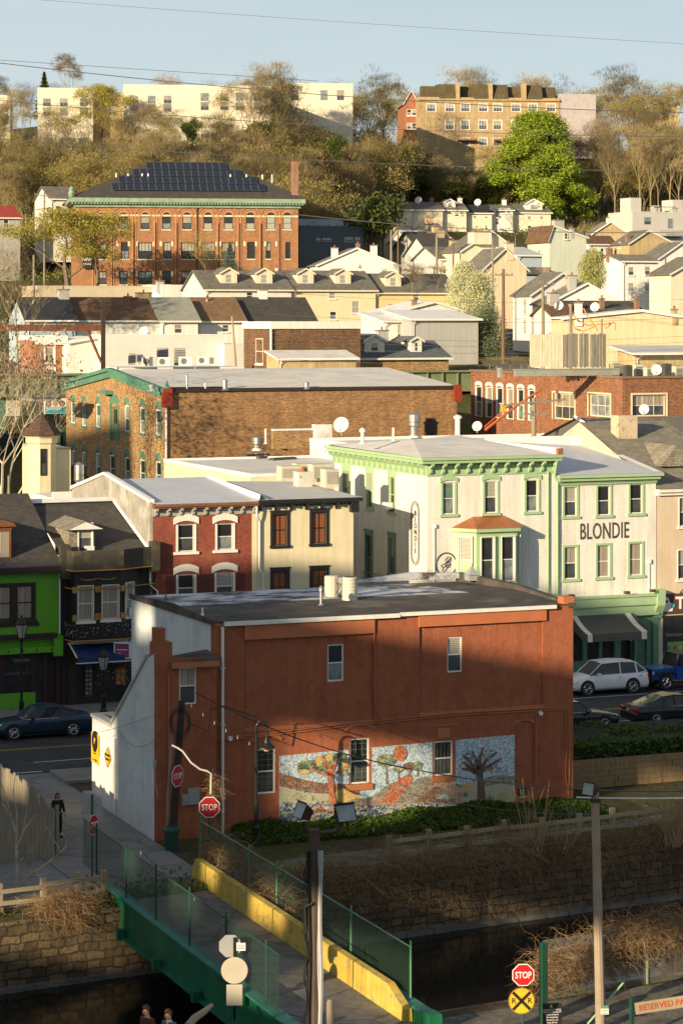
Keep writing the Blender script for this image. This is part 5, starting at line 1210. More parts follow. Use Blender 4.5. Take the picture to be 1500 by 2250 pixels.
m = MB();m.box(b3.x(1455),b3.w - .2,-.04,.0,.9,q[1] - .12);m.build('shop_window',g_dark,b3.r)
qq = b3.rc(1464,1408,1560,1437);m = MB();m.box(qq[0] - qq[2] / 2,qq[0] + qq[2] / 2,-.075,-.045,qq[1],qq[1] + qq[3],0)
for k in range(12): m.disc((b3.x(1468) + k * .35,-.078,qq[1] + qq[3] * .55),.12,(0,-1,0),.003,10,1 + k % 3)
m.build('window_banner',[pm('lime_banner',(.22,.36,.08)),pm('b1',(.05,.25,.2)),pm('b2',(.3,.08,.05)),pm('b3',(.5,.45,.3))],b3.r)
text('TSAOCAA','lettering',.24,pm('dull_white',(.35,.35,.33)),b3.r,(b3.x(1478),-.05,b3.z(1478,1395)),align='CENTER')
m = MB();xx = b3.x(1492);m.tube([(xx,-.05,zq + .6),(xx,-.35,zq + .8),(xx,-.6,zq + .6),(xx,-.65,zq + .15)],.03,6);m.lathe([(.06,zq + .15),(.2,zq - .12)],xx,-.65,10);m.build('gooseneck_lamp',black_m,b3.r)
# ================================================================== FLAT ROOFS BEHIND THE ROW
def flatb(name,label,a0,a1,b0,b1,z,wall,roof,par=.25,cat='building',low=0,parm=None):
    t = sthing(name,label,cat,a0,b0);m = MB();w_,d_ = a1 - a0,b1 - b0
    m.box(0,w_,0,d_,low,z);m.build('wall',wall,t)
    m = MB();m.box(.2,w_ - .2,.2,d_ - .2,z + .002,z + .03,0)
    for bx in ((-.03,w_ + .03,-.03,.2),(-.03,w_ + .03,d_ - .2,d_ + .03),(-.03,.2,.2,d_ - .2),(w_ - .2,w_ + .03,.2,d_ - .2)): m.box(*bx,z - .05,z + par,1)
    m.build('roof',[roof,parm or tpo_w],t);return t
def pt(px,py,z): return S.onZ(px,py,z)
A0 = pt(552,1047,10.6);A1 = pt(357,1013,10.6)
fa = flatb('flat_roofed_building','cream walled building with pale flat roof and dark skylights behind the grey roofed row',A0[0],A0[0] + 11,A0[1],A1[1],10.6,cream_w,tpo,.16)
for k,(px,py) in enumerate(((562,1000),(590,1004),(621,1008))):
    a,b = pt(px,py,10.7);t = sthing('skylight',['dark strip skylight on the pale flat roof, left of three','dark strip skylight on the pale flat roof, middle of three','dark strip skylight on the pale flat roof, right of three'][k],'skylight',a,b,10.63,'skylights on the pale roof');t.rotation_euler = (0,0,TH + R(25))
    m = MB();m.box(-1.1,1.1,-.25,.25,0,.14,0);m.box(-1.05,1.05,-.2,.2,.14,.17,1);m.build('frame',[grille,g_dark],t)
def turbine(label,px,py,z,h,r,lid=True,group=None):
    a,b = pt(px,py,z);t = sthing('exhaust_vent',label,'roof vent',a,b,z,group);m = MB()
    m.lathe([(r * .62,0),(r * .62,h * .5)],0,0,14);m.build('stack',steel,t)
    m = MB();m.lathe([(r * .8,h * .45),(r,h * .5),(r,h * .62),(r * .9,h * .63),(r,h * .65),(r,h * .92),(r * .7,h * .95),(r * .3,h)],0,0,16);m.build('drum',steel,t)
    m = MB();m.lathe([(r * .9,0),(r * .7,.15)],0,0,14);m.build('collar',tpo_w,t);return t
turbine('squat round metal vent on the flat roof beside the skylights',565,990,10.7,1.0,.42)
# mid flat roof (behind the corner building) and its brick parapet
B0 = pt(700,990,11.2)
f2 = flatb('flat_roofed_building','long low building with white parapet roof carrying vents and dishes, behind the corner building',A0[0] + 11.1,A0[0] + 29,A0[1] - 3,A1[1] + 2,11.6,tpo_w,tpo,.22)
a,b = pt(600,965,11.3)
t = sthing('parapet_wall','short crumbling yellow brick parapet with white coating between two flat roofs','wall',a,b,10.6);m = MB();m.box(0,3.2,0,.35,0,1.3,0);m.box(3.2,4.5,-.2,.5,0,1.7,1);m.box(0,3.2,-.05,.4,1.3,1.42,1);m.build('brickwork',[warmbr,tpo_w],t)
turbine('tall silver drum vent standing on the brick parapet, left of the white dish',648,948,11.4,1.3,.38)
turbine('largest silver drum vent, right of the white dish on the flat roof',909,962,11.7,1.75,.45)
for lb,px,py,z,h,r in (('slim grey pipe vent above the skylights',584,975,10.8,1.1,.08),('thin pale pipe vent near the white dish',690,985,11.3,1.25,.06),('white pipe vent with flared foot on the corner building',796,975,12.9,.75,.11),('slim white pipe vent left of the big silver drum',864,968,12.9,.75,.07),('tall white capped flue by the small dish',1005,958,12.2,1.25,.17)):
    pipe_vent(lb,px,py,z,h,r,white_p,cap=(r > .1))
a,b = pt(946,950,12);t = sthing('chimney_stack','short black brick chimney stack right of the big silver drum vent','chimney',a,b,11.6);m = MB();m.cbox(0,0,0,.75,.6,1.0);m.cbox(0,0,1.0,.9,.75,.15);m.cbox(0,0,1.15,.6,.5,.25);m.build('brickwork',brick('sooty_brick',(.03,.02,.018),(.02,.015,.012),(.05,.045,.04)),t)
def dish(label,px,py,D,r,z0=None,face=(-.35,-1,.35),group='satellite dishes',par=None):
    p = at(px,py,D);t = thing('satellite_dish',label,'satellite dish',(p.x,p.y,p.z),0,group);n_ = Vector(face).normalized();u = Vector((0,0,1)).cross(n_).normalized();v = n_.cross(u)
    m = MB();rings = []
    for k in range(5): rr__ = r * k / 4 + .001;rings.append([tuple(u * math.cos(2 * PI * j / 20) * rr__ + v * math.sin(2 * PI * j / 20) * rr__ + n_ * (.22 * r * (k / 4) ** 2)) for j in range(20)])
    for k in range(4): m.add(rings[k] + rings[k + 1],[(j,(j + 1) % 20,20 + (j + 1) % 20,20 + j) for j in range(20)])
    m.build('reflector',pm('dish_white',(.62,.61,.56),.5),t,smooth=True)
    m = MB();m.tube([tuple(-v * r * .95),tuple(n_ * r * .9 - v * r * .25)],.02 * (1 + r),4);m.tube([(0,.03,0),(0,.15,-.2 * r),(0,.15,-(z0 or r * 1.3))],.03 * (1 + r),5);m.build('arm',grey_m,t);return t
dish('large white satellite dish on the white flat roof',750,934,158,.52)
dish('small round dish beside the tall white flue',1048,937,158,.33)
# condensers behind the cream house
for k,(px,py,w_,h_) in enumerate(((636,1054,1.3,.95),(668,1050,1.2,1.0),(703,1056,1.2,1.1),(724,1068,.8,1.1))):
    a,b = pt(px,py,10.75);t = sthing('rooftop_condenser',['beige cabinet condenser behind the cream house, far left of four','beige cabinet condenser behind the flaking white chimney','tall beige cabinet condenser right of the flaking chimney','narrow beige cabinet condenser nearest the white corner building'][k],'air conditioner',a,b,10.6,'condensers behind the cream house')
    m = MB();m.box(-w_ / 2,w_ / 2,-.4,.4,.1,h_);m.build('casing',beige_m,t);m = MB();m.box(-w_ / 2 + .08,w_ / 2 - .08,-.43,-.401,.3,h_ - .15);m.build('grille',pm('beige_grille',(.34,.32,.27)),t)
# utility pole with transformer arms behind the corner building
def wood_pole(label,px,pyt,D,r=.15,arms=(),zb=None,lean=0,mt=wood_g,group=None,name='utility_pole',extra=None,armth=TH):
    top = zat(pyt,D);X = xat(px,D);zb = terrain(X,D) if zb is None else zb;t = thing(name,label,'utility pole',(X - lean,D,zb),armth,group)
    m = MB();h = top - zb;lx = lean * math.cos(armth);ly = -lean * math.sin(armth);m.tube([(0,0,-.5),(lx * .5,ly * .5,h * .5),(lx,ly,h)],[r,r * .9,r * .72],8);m.build('pole',mt,t)
    for (dz,L_,tilt) in arms:
        m = MB();m.box(-L_ / 2,L_ / 2,-.18,-.06,-.06,.06)
        for k in range(4): x = -L_ / 2 + .1 + (L_ - .2) * k / 3;m.lathe([(.03,.06),(.06,.12),(.05,.2),(.02,.24)],x,-.12,6)
        c = m.build('crossarm',wood_g,t,loc=(lx,ly,h - dz));c.rotation_euler = (0,tilt,0)
    return t
wood_pole('leaning wooden utility pole with slanted arm and braces behind the white corner building',1172,874,160,.20,((.3,4.6,R(-4)),(1.1,1.6,R(4))),9,.0)
o = None
p = at(1110,900,158)
t = thing('boom_lift','orange boom arm with a bucket folded low behind the small satellite dish','boom lift',at(1065,935,162),TH)
m = MB();m.tube([(0,0,-.3),(2.2,0,1.2),(4.2,0,2.4)],[.11,.09,.07],4);m.tube([(0,.1,-.1),(2.1,.1,1.5)],.05,4);m.build('boom',pm('orange_paint',(.42,.09,.02),.5),t)
m = MB();m.box(1.2,1.5,-.1,.1,.9,1.4);m.build('bracket',pm('yellow_paint',(.6,.35,.03)),t)
# glazed gable lean-to and shingle house to the right
g1 = pt(1240,990,11.2)
t = sthing('skylit_attic','grey shingle attic roof with dark gable panel and white edge beside the cream chimney','roof',*pt(1200,985,10.5),8)
X1 = S.onB(1345,960,46)[0];m = MB()
def q3(px,py,b): a,z = S.onB(px,py,b);return (a,b,z)
t2 = thing('shingle_house','large grey shingled roof right of the cream chimney, behind the shop building','house',S.W(0,0),TH)
m = MB();a0 = S.onB(1262,917,58)[0];z_r = S.onB(1300,918,58)[1];a1 = S.onB(1640,910,58)[0];ae = S.onB(1240,975,46)[0]
m.add([(a0,58,z_r),(a1,58,z_r),(a1,45,z_r - 3.6),(a0 - .1,45,z_r - 3.6),(a0,71,z_r - 3.6),(a1,71,z_r - 3.6)],[(0,3,2,1),(0,1,5,4)],0)
m.poly([(a0 + .15,45.2,z_r - 3.65),(a0 + .15,58,z_r - .1),(a0 + .15,70,z_r - 3.6)],1);m.tube([(a0,45,z_r - 3.5),(a0,58,z_r + .1)],.12,4,2)
m.build('roof',[shg,pm('dark_gable_panel',(.10,.10,.09),.5),white_p],t2)
m = MB();m.box(a0 + .2,a1,46,70,2,z_r - 3.7);m.build('wall',beige,t2)
bpy.data.objects.remove(t)
# dormer-like shingled block to the right edge
t = thing('shingle_dormer','brown grey shingled hip dormer on the roof at the right edge','dormer',S.W(0,0),TH);a,z_ = S.onB(1440,980,41);m = MB()
m.add([(a,41,z_),(a + 6,41,z_),(a + 6,41,z_ - 1.6),(a + 1.2,41,z_ - 1.6),(a + 6,46,z_ + .6),(a + 1,46,z_ + .6)],[(0,1,2,3),(0,5,4,1)]);m.build('roof',shg2,t)
# ================================================================== MILL BUILDING (gable, brown brick)
MX0 = xat(366,176);mo = S.L(MX0,176);ma,mb_ = mo
ml = sthing('brick_mill','long brown brick mill with green edged gable and pale membrane roof','building',ma,mb_)
LW = S.onB(1003,850,mb_)[0] - ma;zE = S.onB(366,856,mb_)[1];LD = S.onA(146,852,ma)[0] - mb_
zPk = S.onA(246,812,ma)[1];bp = S.onA(246,812,ma)[0] - mb_;zB = zE
m = MB();ws = []
def mwin(x,y0,y1,w_=.95,st='mill',ww=None): u,z,_,h = S.rectA(x - 4,y0,x + 4,y1,ma);return (u - mb_,z,ww or w_,h,st)
for x,y0,y1 in ((349,900,957),(314,895,952),(280,891,948),(217,888,939),(186,886,936),(162,884,930)): ws.append(mwin(x,y0,y1,1.2))
ws.append(mwin(252,894,968,ww=1.9,st='mill_door'))
for x,y0,y1 in ((349,1014,1072),(314,1010,1068),(281,1005,1064),(248,1000,1058),(217,996,1054),(186,993,1050),(163,990,1045)): ws.append(mwin(x,y0,y1,1.2,st='mill_d'))
wst('mill_door',teal,g_dark,teal,trim=teal,tw=.2,hood=teal,ht='seg',hh=.6,over=0,fw=.2,rec=.2)
facade(ml,m,'L',0,0,LD,-1,zE,ws,.16,m=1);m.poly([(0,0,zE),(0,bp,zPk),(0,LD,zE)],1)
facade(ml,m,'F',0,0,LW,-1,zE + .02);facade(ml,m,'R',LW,0,LD,-1,zE);facade(ml,m,'B',LD,0,LW,-1,zE)
m.poly([(LW,0,zE),(LW,bp,zPk),(LW,LD,zE)])
m.build('wall',[brownbr,warmbr],ml)
m = MB();
for q in ws:
    A = arcpts(q[2] + .2,q[1] + q[3] + .05,.42);Bq = arcpts(q[2] + .75,q[1] + q[3] + .28,.5);m.prism([(x + q[0],z) for x,z in A + Bq[::-1]],-.03,.0,'x')
m.build('brick_arch',pm('ochre_brick_arch',(.50,.26,.11),.9,var=.3,vs=9),ml)
m = MB();m.add([(-.25,-.12,zE + .02),(LW + .1,-.12,zE + .02),(LW + .1,bp,zPk),(-.25,bp,zPk)],[(0,1,2,3)]);m.add([(-.25,bp,zPk),(LW + .1,bp,zPk),(LW + .1,LD + .3,zE),(-.25,LD + .3,zE)],[(0,1,2,3)])
m.box(-.1,LW + .05,-.16,-.02,zE - .18,zE + .06,1)
for i in range(1,12):
    y = bp * i / 12;z = zE + .02 + (zPk - zE) * (y + .12) / (bp + .12);m.box(0,LW,y - .02,y + .02,z,z + .012,2)
m.build('roof',[tpo,dark_p,tpo_g],ml)
m = MB()
def rake(y0,z0,y1,z1,o,t_,mm): m.prism([(y0,z0 - t_),(y1,z1 - t_),(y1,z1),(y0,z0)],-o,.02,'x',mm)
rake(-.3,zE + .05,bp,zPk + .15,.40,.28,0);rake(-.3,zE - .25,bp,zPk - .15,.22,.45,0);rake(LD + .4,zE - .05,bp,zPk + .15,.40,.28,0);rake(LD + .4,zE - .35,bp,zPk - .15,.22,.45,0)
m.build('rake_cornice',teal,ml)
m = MB();m.box(-.35,.35,-.35,.2,zE - 1.3,zE + .1,0);m.lathe([(.28,zE + .1),(.18,zE + .3),(.03,zE + .7)],0,-.05,6,1);m.box(LW - .3,LW + .3,-.3,.3,zE - 1.1,zE + .1,0);m.pieces('corner_pier',[pm('red_lead',(.25,.035,.015),.7),teal],ml)
m = MB();m.tube([(-.05,-.12,zE - 1),(-.05,-.12,3)],.09,6);m.build('downspout',white_p,ml)
u,z,_,h = S.rectA(235,858,252,866,ma);m = MB();m.box(-.7,0,u - mb_ - .9,u - mb_ + .9,z,z + .28);m.build('hoist_beam',teal,ml)
def onroof(px,py):   # a point of the mill's front roof slope
    for k in range(200):
        y = bp * k / 200;zz = zE + (zPk - zE) * y / bp;a,z = S.onB(px,py,mb_ + y)
        if z >= zz - .01 or k == 199: return S.W(a,mb_ + y),zz
    return S.W(a,mb_ + y),zz
for lb,px,py,h,r,mt in (('slim grey pipe vent on the pale mill roof, left of the ribbed one',411,846,1.0,.09,steel),('stubby rust banded flue on the pale mill roof',494,848,.6,.2,steel),('low square vent on the pale mill roof, right of middle',673,826,.35,.18,steel),('small white pipe on the pale mill roof',451,850,.35,.08,white_p),('bent white vent by the air handlers at the ridge of the mill roof',334,812,.3,.2,grey_m)):
    P,zz = onroof(px,py);t = thing('vent_pipe',lb,'vent pipe',(P.x,P.y,zz - .1),TH);m = MB();m.lathe([(r,0),(r,h)],0,0,10);m.lathe([(r * 1.9,0),(r * 1.3,.15)],0,0,10);m.build('pipe',mt,t);m = MB();m.lathe([(r * 1.25,h),(r * 1.25,h + .14),(r * .5,h + .2)],0,0,10);m.build('cap',mt,t)
t = thing('roof_cable','black cable snaking over the pale mill roof','cable',(0,0,0));m = MB();pts = []
for px,py in ((360,806),(380,815),(400,826),(425,838),(455,842),(470,838),(480,835),(490,838)): P,zz = onroof(px,py);pts.append((P.x,P.y,zz + .12))
m.tube(pts,.06,5);m.build('cable',black_m,t)
# --- small turreted cream building, left
tx = xat(112,160);TF = Fr(tx,158,TH);t = thing('turret_building','cream house with conical brown shingled corner turret beside the brick mill','house',(tx,158,0),TH)
zt1 = zat(985,158);zt0 = zat(1092,158) - 3;m = MB();wA = TF.onB(146,1000,0)[0]
facade(t,m,'F',0,-.1,wA + .3,zt0,zt1,[(wA * .42,zat(1047,158),.5,1.5,'cream_dk2')] if 0 else []);facade(t,m,'L',-.1,0,6,zt0,zt1);m.box(-.1,wA + .3,0,6,zt1 - .1,zt1 + .02)
lx_ = xat(92,158) - tx;m.lathe([(.95,zt0),(.95,zat(975,158)),(1.05,zat(972,158)),(1.05,zat(963,158)),(1.2,zat(955,158))],lx_,0,8,ph=PI / 8)
m.build('wall',cream_w,t)
m = MB();m.lathe([(1.35,zat(956,158)),(1.25,zat(950,158)),(.65,zat(928,158)),(.02,zat(909,158))],lx_,0,8,ph=PI / 8);m.build('turret_roof',shingle('dark_brown_shingle',(.13,.08,.05),(.08,.05,.035)),t)
put_window(t,.42,1.7,'far_d',(wA * .3,-.04,zat(1048,158)));put_window(t,.42,1.75,'far_d',(lx_ - .12,-.93,zat(1043,158)),0)
t = sthing('flat_roofed_building','small white parapet roof behind the black building, with a big grey duct',*(('building',)),*pt(120,1092,9.3),0);m = MB();m.box(0,6.5,0,5,0,9.2);m.build('wall',tpo_w,t);m = MB();m.box(-.1,6.6,-.1,.2,9.2,9.6);m.build('parapet',tpo_w,t)
turbine('tall galvanised flue rising behind the black building roof',174,1092,9.2,2.1,.3)
# --- rail viaduct passing behind the mill
VX = xat(-60,205);vt = thing('rail_viaduct','green steel girder railway viaduct passing behind the brick mill','viaduct',(VX,203,0),TH);VF = Fr(VX,203,TH)
zv = VF.onB(60,826,0)[1];m = MB();L_ = 66
m.box(0,L_,0,.4,zv - 1.7,zv,0);m.box(-.2,L_,-.3,.5,zv,zv + .15,0);m.box(0,L_,-.3,.5,zv - 1.75,zv - 1.6,0)
for i in range(44): m.box(i * 1.5,i * 1.5 + .1,-.2,0,zv - 1.6,zv,0)
m.box(0,L_,.4,8,zv - 1.3,zv - .9,1);m.box(0,L_,8,8.4,zv - 1.7,zv,0)
m.build('girder',[pm('olive_green_steel',(.16,.20,.11),.7,var=.2,col2=(.22,.17,.10),ss=.8),conc],vt)
for k in range(6):
    m = MB();x = 3 + k * 11;m.box(x - .25,x + .25,.3,.9,-2,zv - 1.75);m.box(x - .25,x + .25,7,7.6,-2,zv - 1.75);m.box(x - .3,x + .3,.3,7.6,zv - 2.4,zv - 1.76);m.build('pier',green_d,vt)
m = MB();m.box(0,26,-.6,-.35,zv - 9,zv - 4.8);m.box(0,26,-.5,-.4,zv - 9.2,zv - 9.0);m.build('screen',pm('dark_teal_panel',(.012,.035,.035),.6),vt)
for k,x in enumerate((2,7.5,13,17.5)):
    m = MB();m.box(x,x + .22,-.75,-.61,zv - 11.5,zv - 4.5);m.box(x,x + 5,-.75,-.62,zv - 11.2,zv - 10.9);m.build('stanchion',green_d,vt)
# billboard and blank back of another
q = VF.rect(98,875,146,909,-1.0)
t = thing('billboard','billboard with three smiling people over a teal band beside the brick mill','billboard',VF.W(q[0],-1.0,q[1]),TH);m = MB();hw = q[2] / 2;m.box(-hw,hw,0,.15,0,q[3]);m.build('panel',white_s,t)
m = MB();m.box(-hw + .05,hw - .05,-.012,0,0.03,q[3] * .42,0);skin_b = pm('print_skin',(.42,.24,.16));cols_ = [pm('teal_print',(.03,.32,.38)),skin_b,pm('print_dark',(.10,.04,.03)),pm('print_blond',(.5,.36,.16)),pm('print_pale',(.5,.52,.55)),white_s]
for k,(fx,hc) in enumerate(((-.62,2),(0,3),(.62,2))):
    x = fx * hw;z = q[3] * .66;m.disc((x,-.008,z),.26,(0,-1,0),.004,14,hc);m.disc((x,-.013,z - .02),.17,(0,-1,0),.004,12,1);m.prism([(x - .3,q[3] * .42),(x + .3,q[3] * .42),(x + .22,z - .22),(x - .22,z - .22)],-.01,-.002,'y',4)
for k in range(2): m.box(-hw * .85,hw * (.6 - k * .2),-.016,-.012,q[3] * (.34 - .1 * k),q[3] * (.38 - .1 * k),5)
m.build('printed_picture',cols_,t);m = MB();m.box(-hw,hw,.15,.3,-.3,0);m.box(-.1,.1,.2,.4,-5,0);m.build('post',black_m,t)
q = VF.rect(15,880,45,914,-1.0);t = thing('billboard','blank cream sign board back seen through the branches at the left','billboard',VF.W(q[0],-1.0,q[1]),TH);m = MB();m.box(-q[2] / 2,q[2] / 2,0,.15,0,q[3]);m.build('panel',pm('cream_board',(.45,.42,.33)),t);m = MB();m.box(-.1,.1,.16,.3,-6,q[3]);m.build('post',black_m,t)
# station sheds: grey roofs under the viaduct
t = sthing('station_shed','low grey ribbed roof under the green viaduct beside the billboard','shed',*S.L(xat(70,190),190),0);m = MB();m.box(0,2.4,0,4,zat(880,192),zat(872,192));m.build('wall',grey_m,t);m = MB();m.box(-.3,2.6,-.3,4.3,zat(872,192),zat(866,192));m.build('roof',shbl,t)
# --- right brick loft building with the board fence on its roof
RX = xat(1366,170);ro = S.L(RX,170);ra,rb_ = ro;lf = sthing('brick_loft_building','brown brick loft building with tall arched side windows and wide front windows','building',ra,rb_)
zT = S.onB(1366,832,rb_)[1];dL = S.onA(1034,818,ra)[0] - rb_;m = MB();wv = []
def rwin(x0,y0,x1,y1,st): u,z,w_,h = S.rectA(x0,y0,x1,y1,ra);return (u - rb_,z,w_,h,st)
for i,x in enumerate((1045,1068,1091,1114,1137,1161)): wv.append(rwin(x,849 + i * 1.6,x + 13,915 + i * 2,'tall'))
wv += [rwin(1214,864,1262,922,'loft'),rwin(1292,866,1340,916,'loft')]
facade(lf,m,'L',0,0,dL,0,zT,wv,.2);fw_ = [S.rect(1388,867,1462,915,rb_)];fws = [(q[0] - ra,q[1],q[2],q[3],'loft') for q in fw_]
facade(lf,m,'F',0,0,24,0,zT,fws,.2);facade(lf,m,'B',dL,0,24,0,zT);m.box(.3,23.7,.3,dL - .3,zT - .9,zT - .5,1)
m.build('wall',[rustbr,tpo_g],lf)
m = MB()
for bx in ((-.12,24,-.12,.3),(-.12,.3,.3,dL + .1),(.3,24,dL - .3,dL + .1)): m.box(*bx,zT,zT + .16)
m.box(-.08,0,4,6.5,zT - 1.2,zT - 1.15);m.build('coping',pm('brown_coping',(.22,.13,.08),.7),lf)
# board fence on steel beams
fp0 = S.onA(1163,812,ra);b_0 = S.onZ(1163,812,zT)[1]
t = sthing('board_fence','tall weathered board screen on steel beams on the brick loft roof','fence',0,0)
zf0 = zT + .7;P0 = S.onZ(1163,807.5,zf0);P1 = S.onZ(1236,808.6,zf0);P2 = S.onZ(1331,807,zf0)
m = MB();zt_ = CZ - (733 - 700) * S.W(*P1).y / FP;m.box(P0[0] - 2.5,P2[0] + .3,P1[1] - .3,P1[1] - .1,zf0 - .55,zf0 - .05);m.box(P0[0] - 2.6,P2[0] + .3,P1[1] - .35,P1[1] - .05,zf0 - .1,zf0 - .04)
m.box(P0[0] - 2.5,P0[0] - 2.3,P0[1] - .2,P0[1] + .2,zT,zf0);m.build('beam',pm('grey_green_steel',(.28,.30,.26),.6),t)
m = MB();rnd = random.Random(5)
for (A,B) in ((P0,P1),(P1,P2)):
    Ln = math.hypot(B[0] - A[0],B[1] - A[1]);n_ = int(Ln / .13);ux,uy = (B[0] - A[0]) / Ln,(B[1] - A[1]) / Ln
    for i in range(n_):
        if rnd.random() < .03: continue
        s0 = Ln * i / n_;x0,y0 = A[0] + ux * s0,A[1] + uy * s0;x1,y1 = x0 + ux * Ln / n_ * .93,y0 + uy * Ln / n_ * .93;tl = rnd.uniform(-.02,.02);zz0,zz1 = zf0 + rnd.uniform(-.08,.1),zt_ + rnd.uniform(-.1,.06)
        nx_,ny_ = -uy * .03,ux * .03;off = rnd.uniform(-.01,.02)
        m.add([(x0 + nx_ * 0 + ny_ * 0,y0 + off,zz0),(x1,y1 + off,zz0),(x1 + tl,y1 + off,zz1),(x0 + tl,y0 + off,zz1),(x0 + nx_,y0 + ny_ + off,zz0),(x1 + nx_,y1 + ny_ + off,zz0),(x1 + nx_ + tl,y1 + ny_ + off,zz1),(x0 + nx_ + tl,y0 + ny_ + off,zz1)],[(0,1,2,3),(4,5,6,7),(0,3,7,4),(1,2,6,5),(3,2,6,7)])
m.build('boards',planks('silver_boards',(.34,.29,.21),(.56,.50,.38)),t)
# roof plant on the loft building
plant = [(1352,822,.75,.8,'dark louvred square condenser, first right of the board fence'),(1378,824,.5,.75,'black narrow condenser, second right of the board fence'),(1399,823,.6,.8,'cream and black condenser, third right of the board fence'),(1423,824,.5,.6,'small cream drum condenser behind the round dish'),(1444,821,.7,.85,'taller beige condenser behind the round dish'),(1463,822,.55,.8,'grey slatted condenser right of the round dish'),(1487,823,.6,.65,'cream condenser at the right edge of the loft roof')]
for k,(px,py,w_,h_,lb) in enumerate(plant):
    a,b = S.onZ(px,py,zT + .2);t = sthing('rooftop_condenser',lb,'air conditioner',a,b,zT - .5,'condensers on the loft roof')
    m = MB();m.box(-w_ / 2,w_ / 2,-w_ / 2,w_ / 2,.5,h_ + .65,0);m.box(-w_ / 2 - .1,w_ / 2 + .1,-.3,.3,0,.5,1);m.build('casing',[beige_m if k in (2,3,6) else pm('olive_case',(.30,.28,.21)) if k in (0,4) else grille,tpo_w],t)
    m = MB()
    for i in range(6): m.box(-w_ / 2 + .05,w_ / 2 - .05,-w_ / 2 - .015,-w_ / 2 - .001,.62 + i * h_ / 7,.67 + i * h_ / 7)
    m.disc((0,0,h_ + .66),w_ * .36,(0,0,1),.02,14);m.build('grille',grille,t)
dish('round cream dish among the condensers on the loft roof',1441,813,172,.38,face=(-.2,-1,.25))
dish('white dish on the pole in front of the wide loft window',1414,900,150,.32)
# ---- rooftop air handlers behind the mill ridge
zA = zat(806,213);t0 = sthing('low_roof','low flat roof carrying the air handlers behind the brick mill','building',*S.L(xat(265,212),212),zA - 4);m = MB();m.box(0,11.5,0,6,0,3.95);m.build('wall',white_p,t0)
units = [(282,772,299,804,'pale ribbed cabinet unit, leftmost of the air handlers',1),(301,779,315,804,'white outdoor unit turned sideways, second from left',2),(312,784,336,804,'white outdoor unit with round fan grille, left',3),(345,764,370,803,'tall grey louvred cabinet behind the fan units',1),(346,785,373,804,'white outdoor unit with round fan grille, middle',3),(383,764,408,803,'tall grey louvred cabinet, right of the other tall one',1),(393,784,421,803,'white outdoor unit with round fan grille, right',3),(433,783,458,801,'white outdoor unit with round fan grille, farthest right',3),(460,785,470,800,'narrow grey unit at the right end of the air handlers',1)]
for (x0,y0,x1,y1,lb,kd) in units:
    D = 212 if y0 < 783 else 210;p = at((x0 + x1) / 2,y1,D);w_,h_ = (x1 - x0) * D / FP,(y1 - y0) * D / FP;t = thing('outdoor_unit',lb,'air conditioner',(p.x,p.y,p.z),R(8),'air handlers behind the mill')
    m = MB();m.box(-w_ / 2,w_ / 2,-.2,.2,0,h_);m.build('casing',beige_m if kd == 1 and x0 < 300 else white_s if kd != 1 else grey_m,t);m = MB()
    if kd == 3:
        m.disc((-w_ * .12,-.205,h_ * .5),h_ * .36,(0,-1,0),.01,18)
        g = MB();[g.tube([(-w_ * .12 + h_ * r_ * math.cos(2 * PI * i / 16),-.225,h_ * .5 + h_ * r_ * math.sin(2 * PI * i / 16)) for i in range(17)],.012,4) for r_ in (.12,.22,.32)];g.build('fan_guard',beige_m,t)
    else: [m.box(-w_ / 2 + .06,w_ / 2 - .06,-.215,-.201,h_ * (.1 + .8 * i / 9),h_ * (.14 + .8 * i / 9)) for i in range(9)]
    m.build('grille',grille,t)
# ================================================================== BRIDGE AND FOREGROUND
BA0,BA1,BB0,BB1 = -7.1,-3.3,-8.6,-26.4
br = sthing('footbridge','narrow green steel girder bridge with concrete deck over the dark canal','bridge',0,0)
m = MB();m.box(-6.95,-3.4,BB1 - 6,-6.5,-.22,.03);m.build('deck',pm('bridge_deck',(.17,.16,.145),.9,var=.25,vs=.9,bump=.3,bs=12,col2=(.10,.095,.085),st=(.46,.62),ss=.8,crack=.4),br)
def girder(x,lb,sgn):
    m = MB();y0,y1 = BB1,BB0 + .1;o = -.16 if sgn < 0 else .0
    m.box(x - .03,x + .03,y0,y1,-.85,.40);m.box(x - .2,x + .2,y0,y1,.40,.46,1);m.box(x - .2,x + .2,y0,y1,-.9,-.851)
    for i in range(13): y = y0 + .4 + (y1 - y0 - .8) * i / 12;m.box(x - sgn * .18,x - sgn * .031,y - .02,y + .02,-.85,.40)
    return m.build('girder',[bridge_g,pm('weathered_green_flange',(.04,.19,.14),.6,var=.2)],br)
girder(-7.1,'l',-1);girder(-3.15,'r',1)
m = MB()
for y in (-10.5,-14.5,-18.5,-22.5,-25.5): m.box(-7.1,-3.2,y - .1,y + .1,-.8,-.23);m.box(-7.45,-7.2,y - .12,y + .12,-.95,-.6)
m.pieces('crossbeam',bridge_g,br)
m = MB();m.box(-7.35,-7.0,BB1 - .6,BB1,-1.5,.45);m.box(-3.3,-2.9,BB1 - .6,BB1,-.9,.46);m.pieces('end_post',bridge_g,br)
bar = sthing('concrete_barrier','long yellow painted concrete kerb barrier along the right side of the bridge','barrier',-3.62,-7.0)
m = MB();pf = [(0,0),(.0,.82),(.24,.82),(.34,0)]
ys = [0.0,-.35] + [-.35 - 17.3 * i / 6 for i in range(1,7)] + [-18.9];hs = [.45,.82] + [.82] * 6 + [.38]
def bsec(y,h,g=0): return [(0,y,0),(.03,y,h),(.27,y,h),(.30,y,0)]
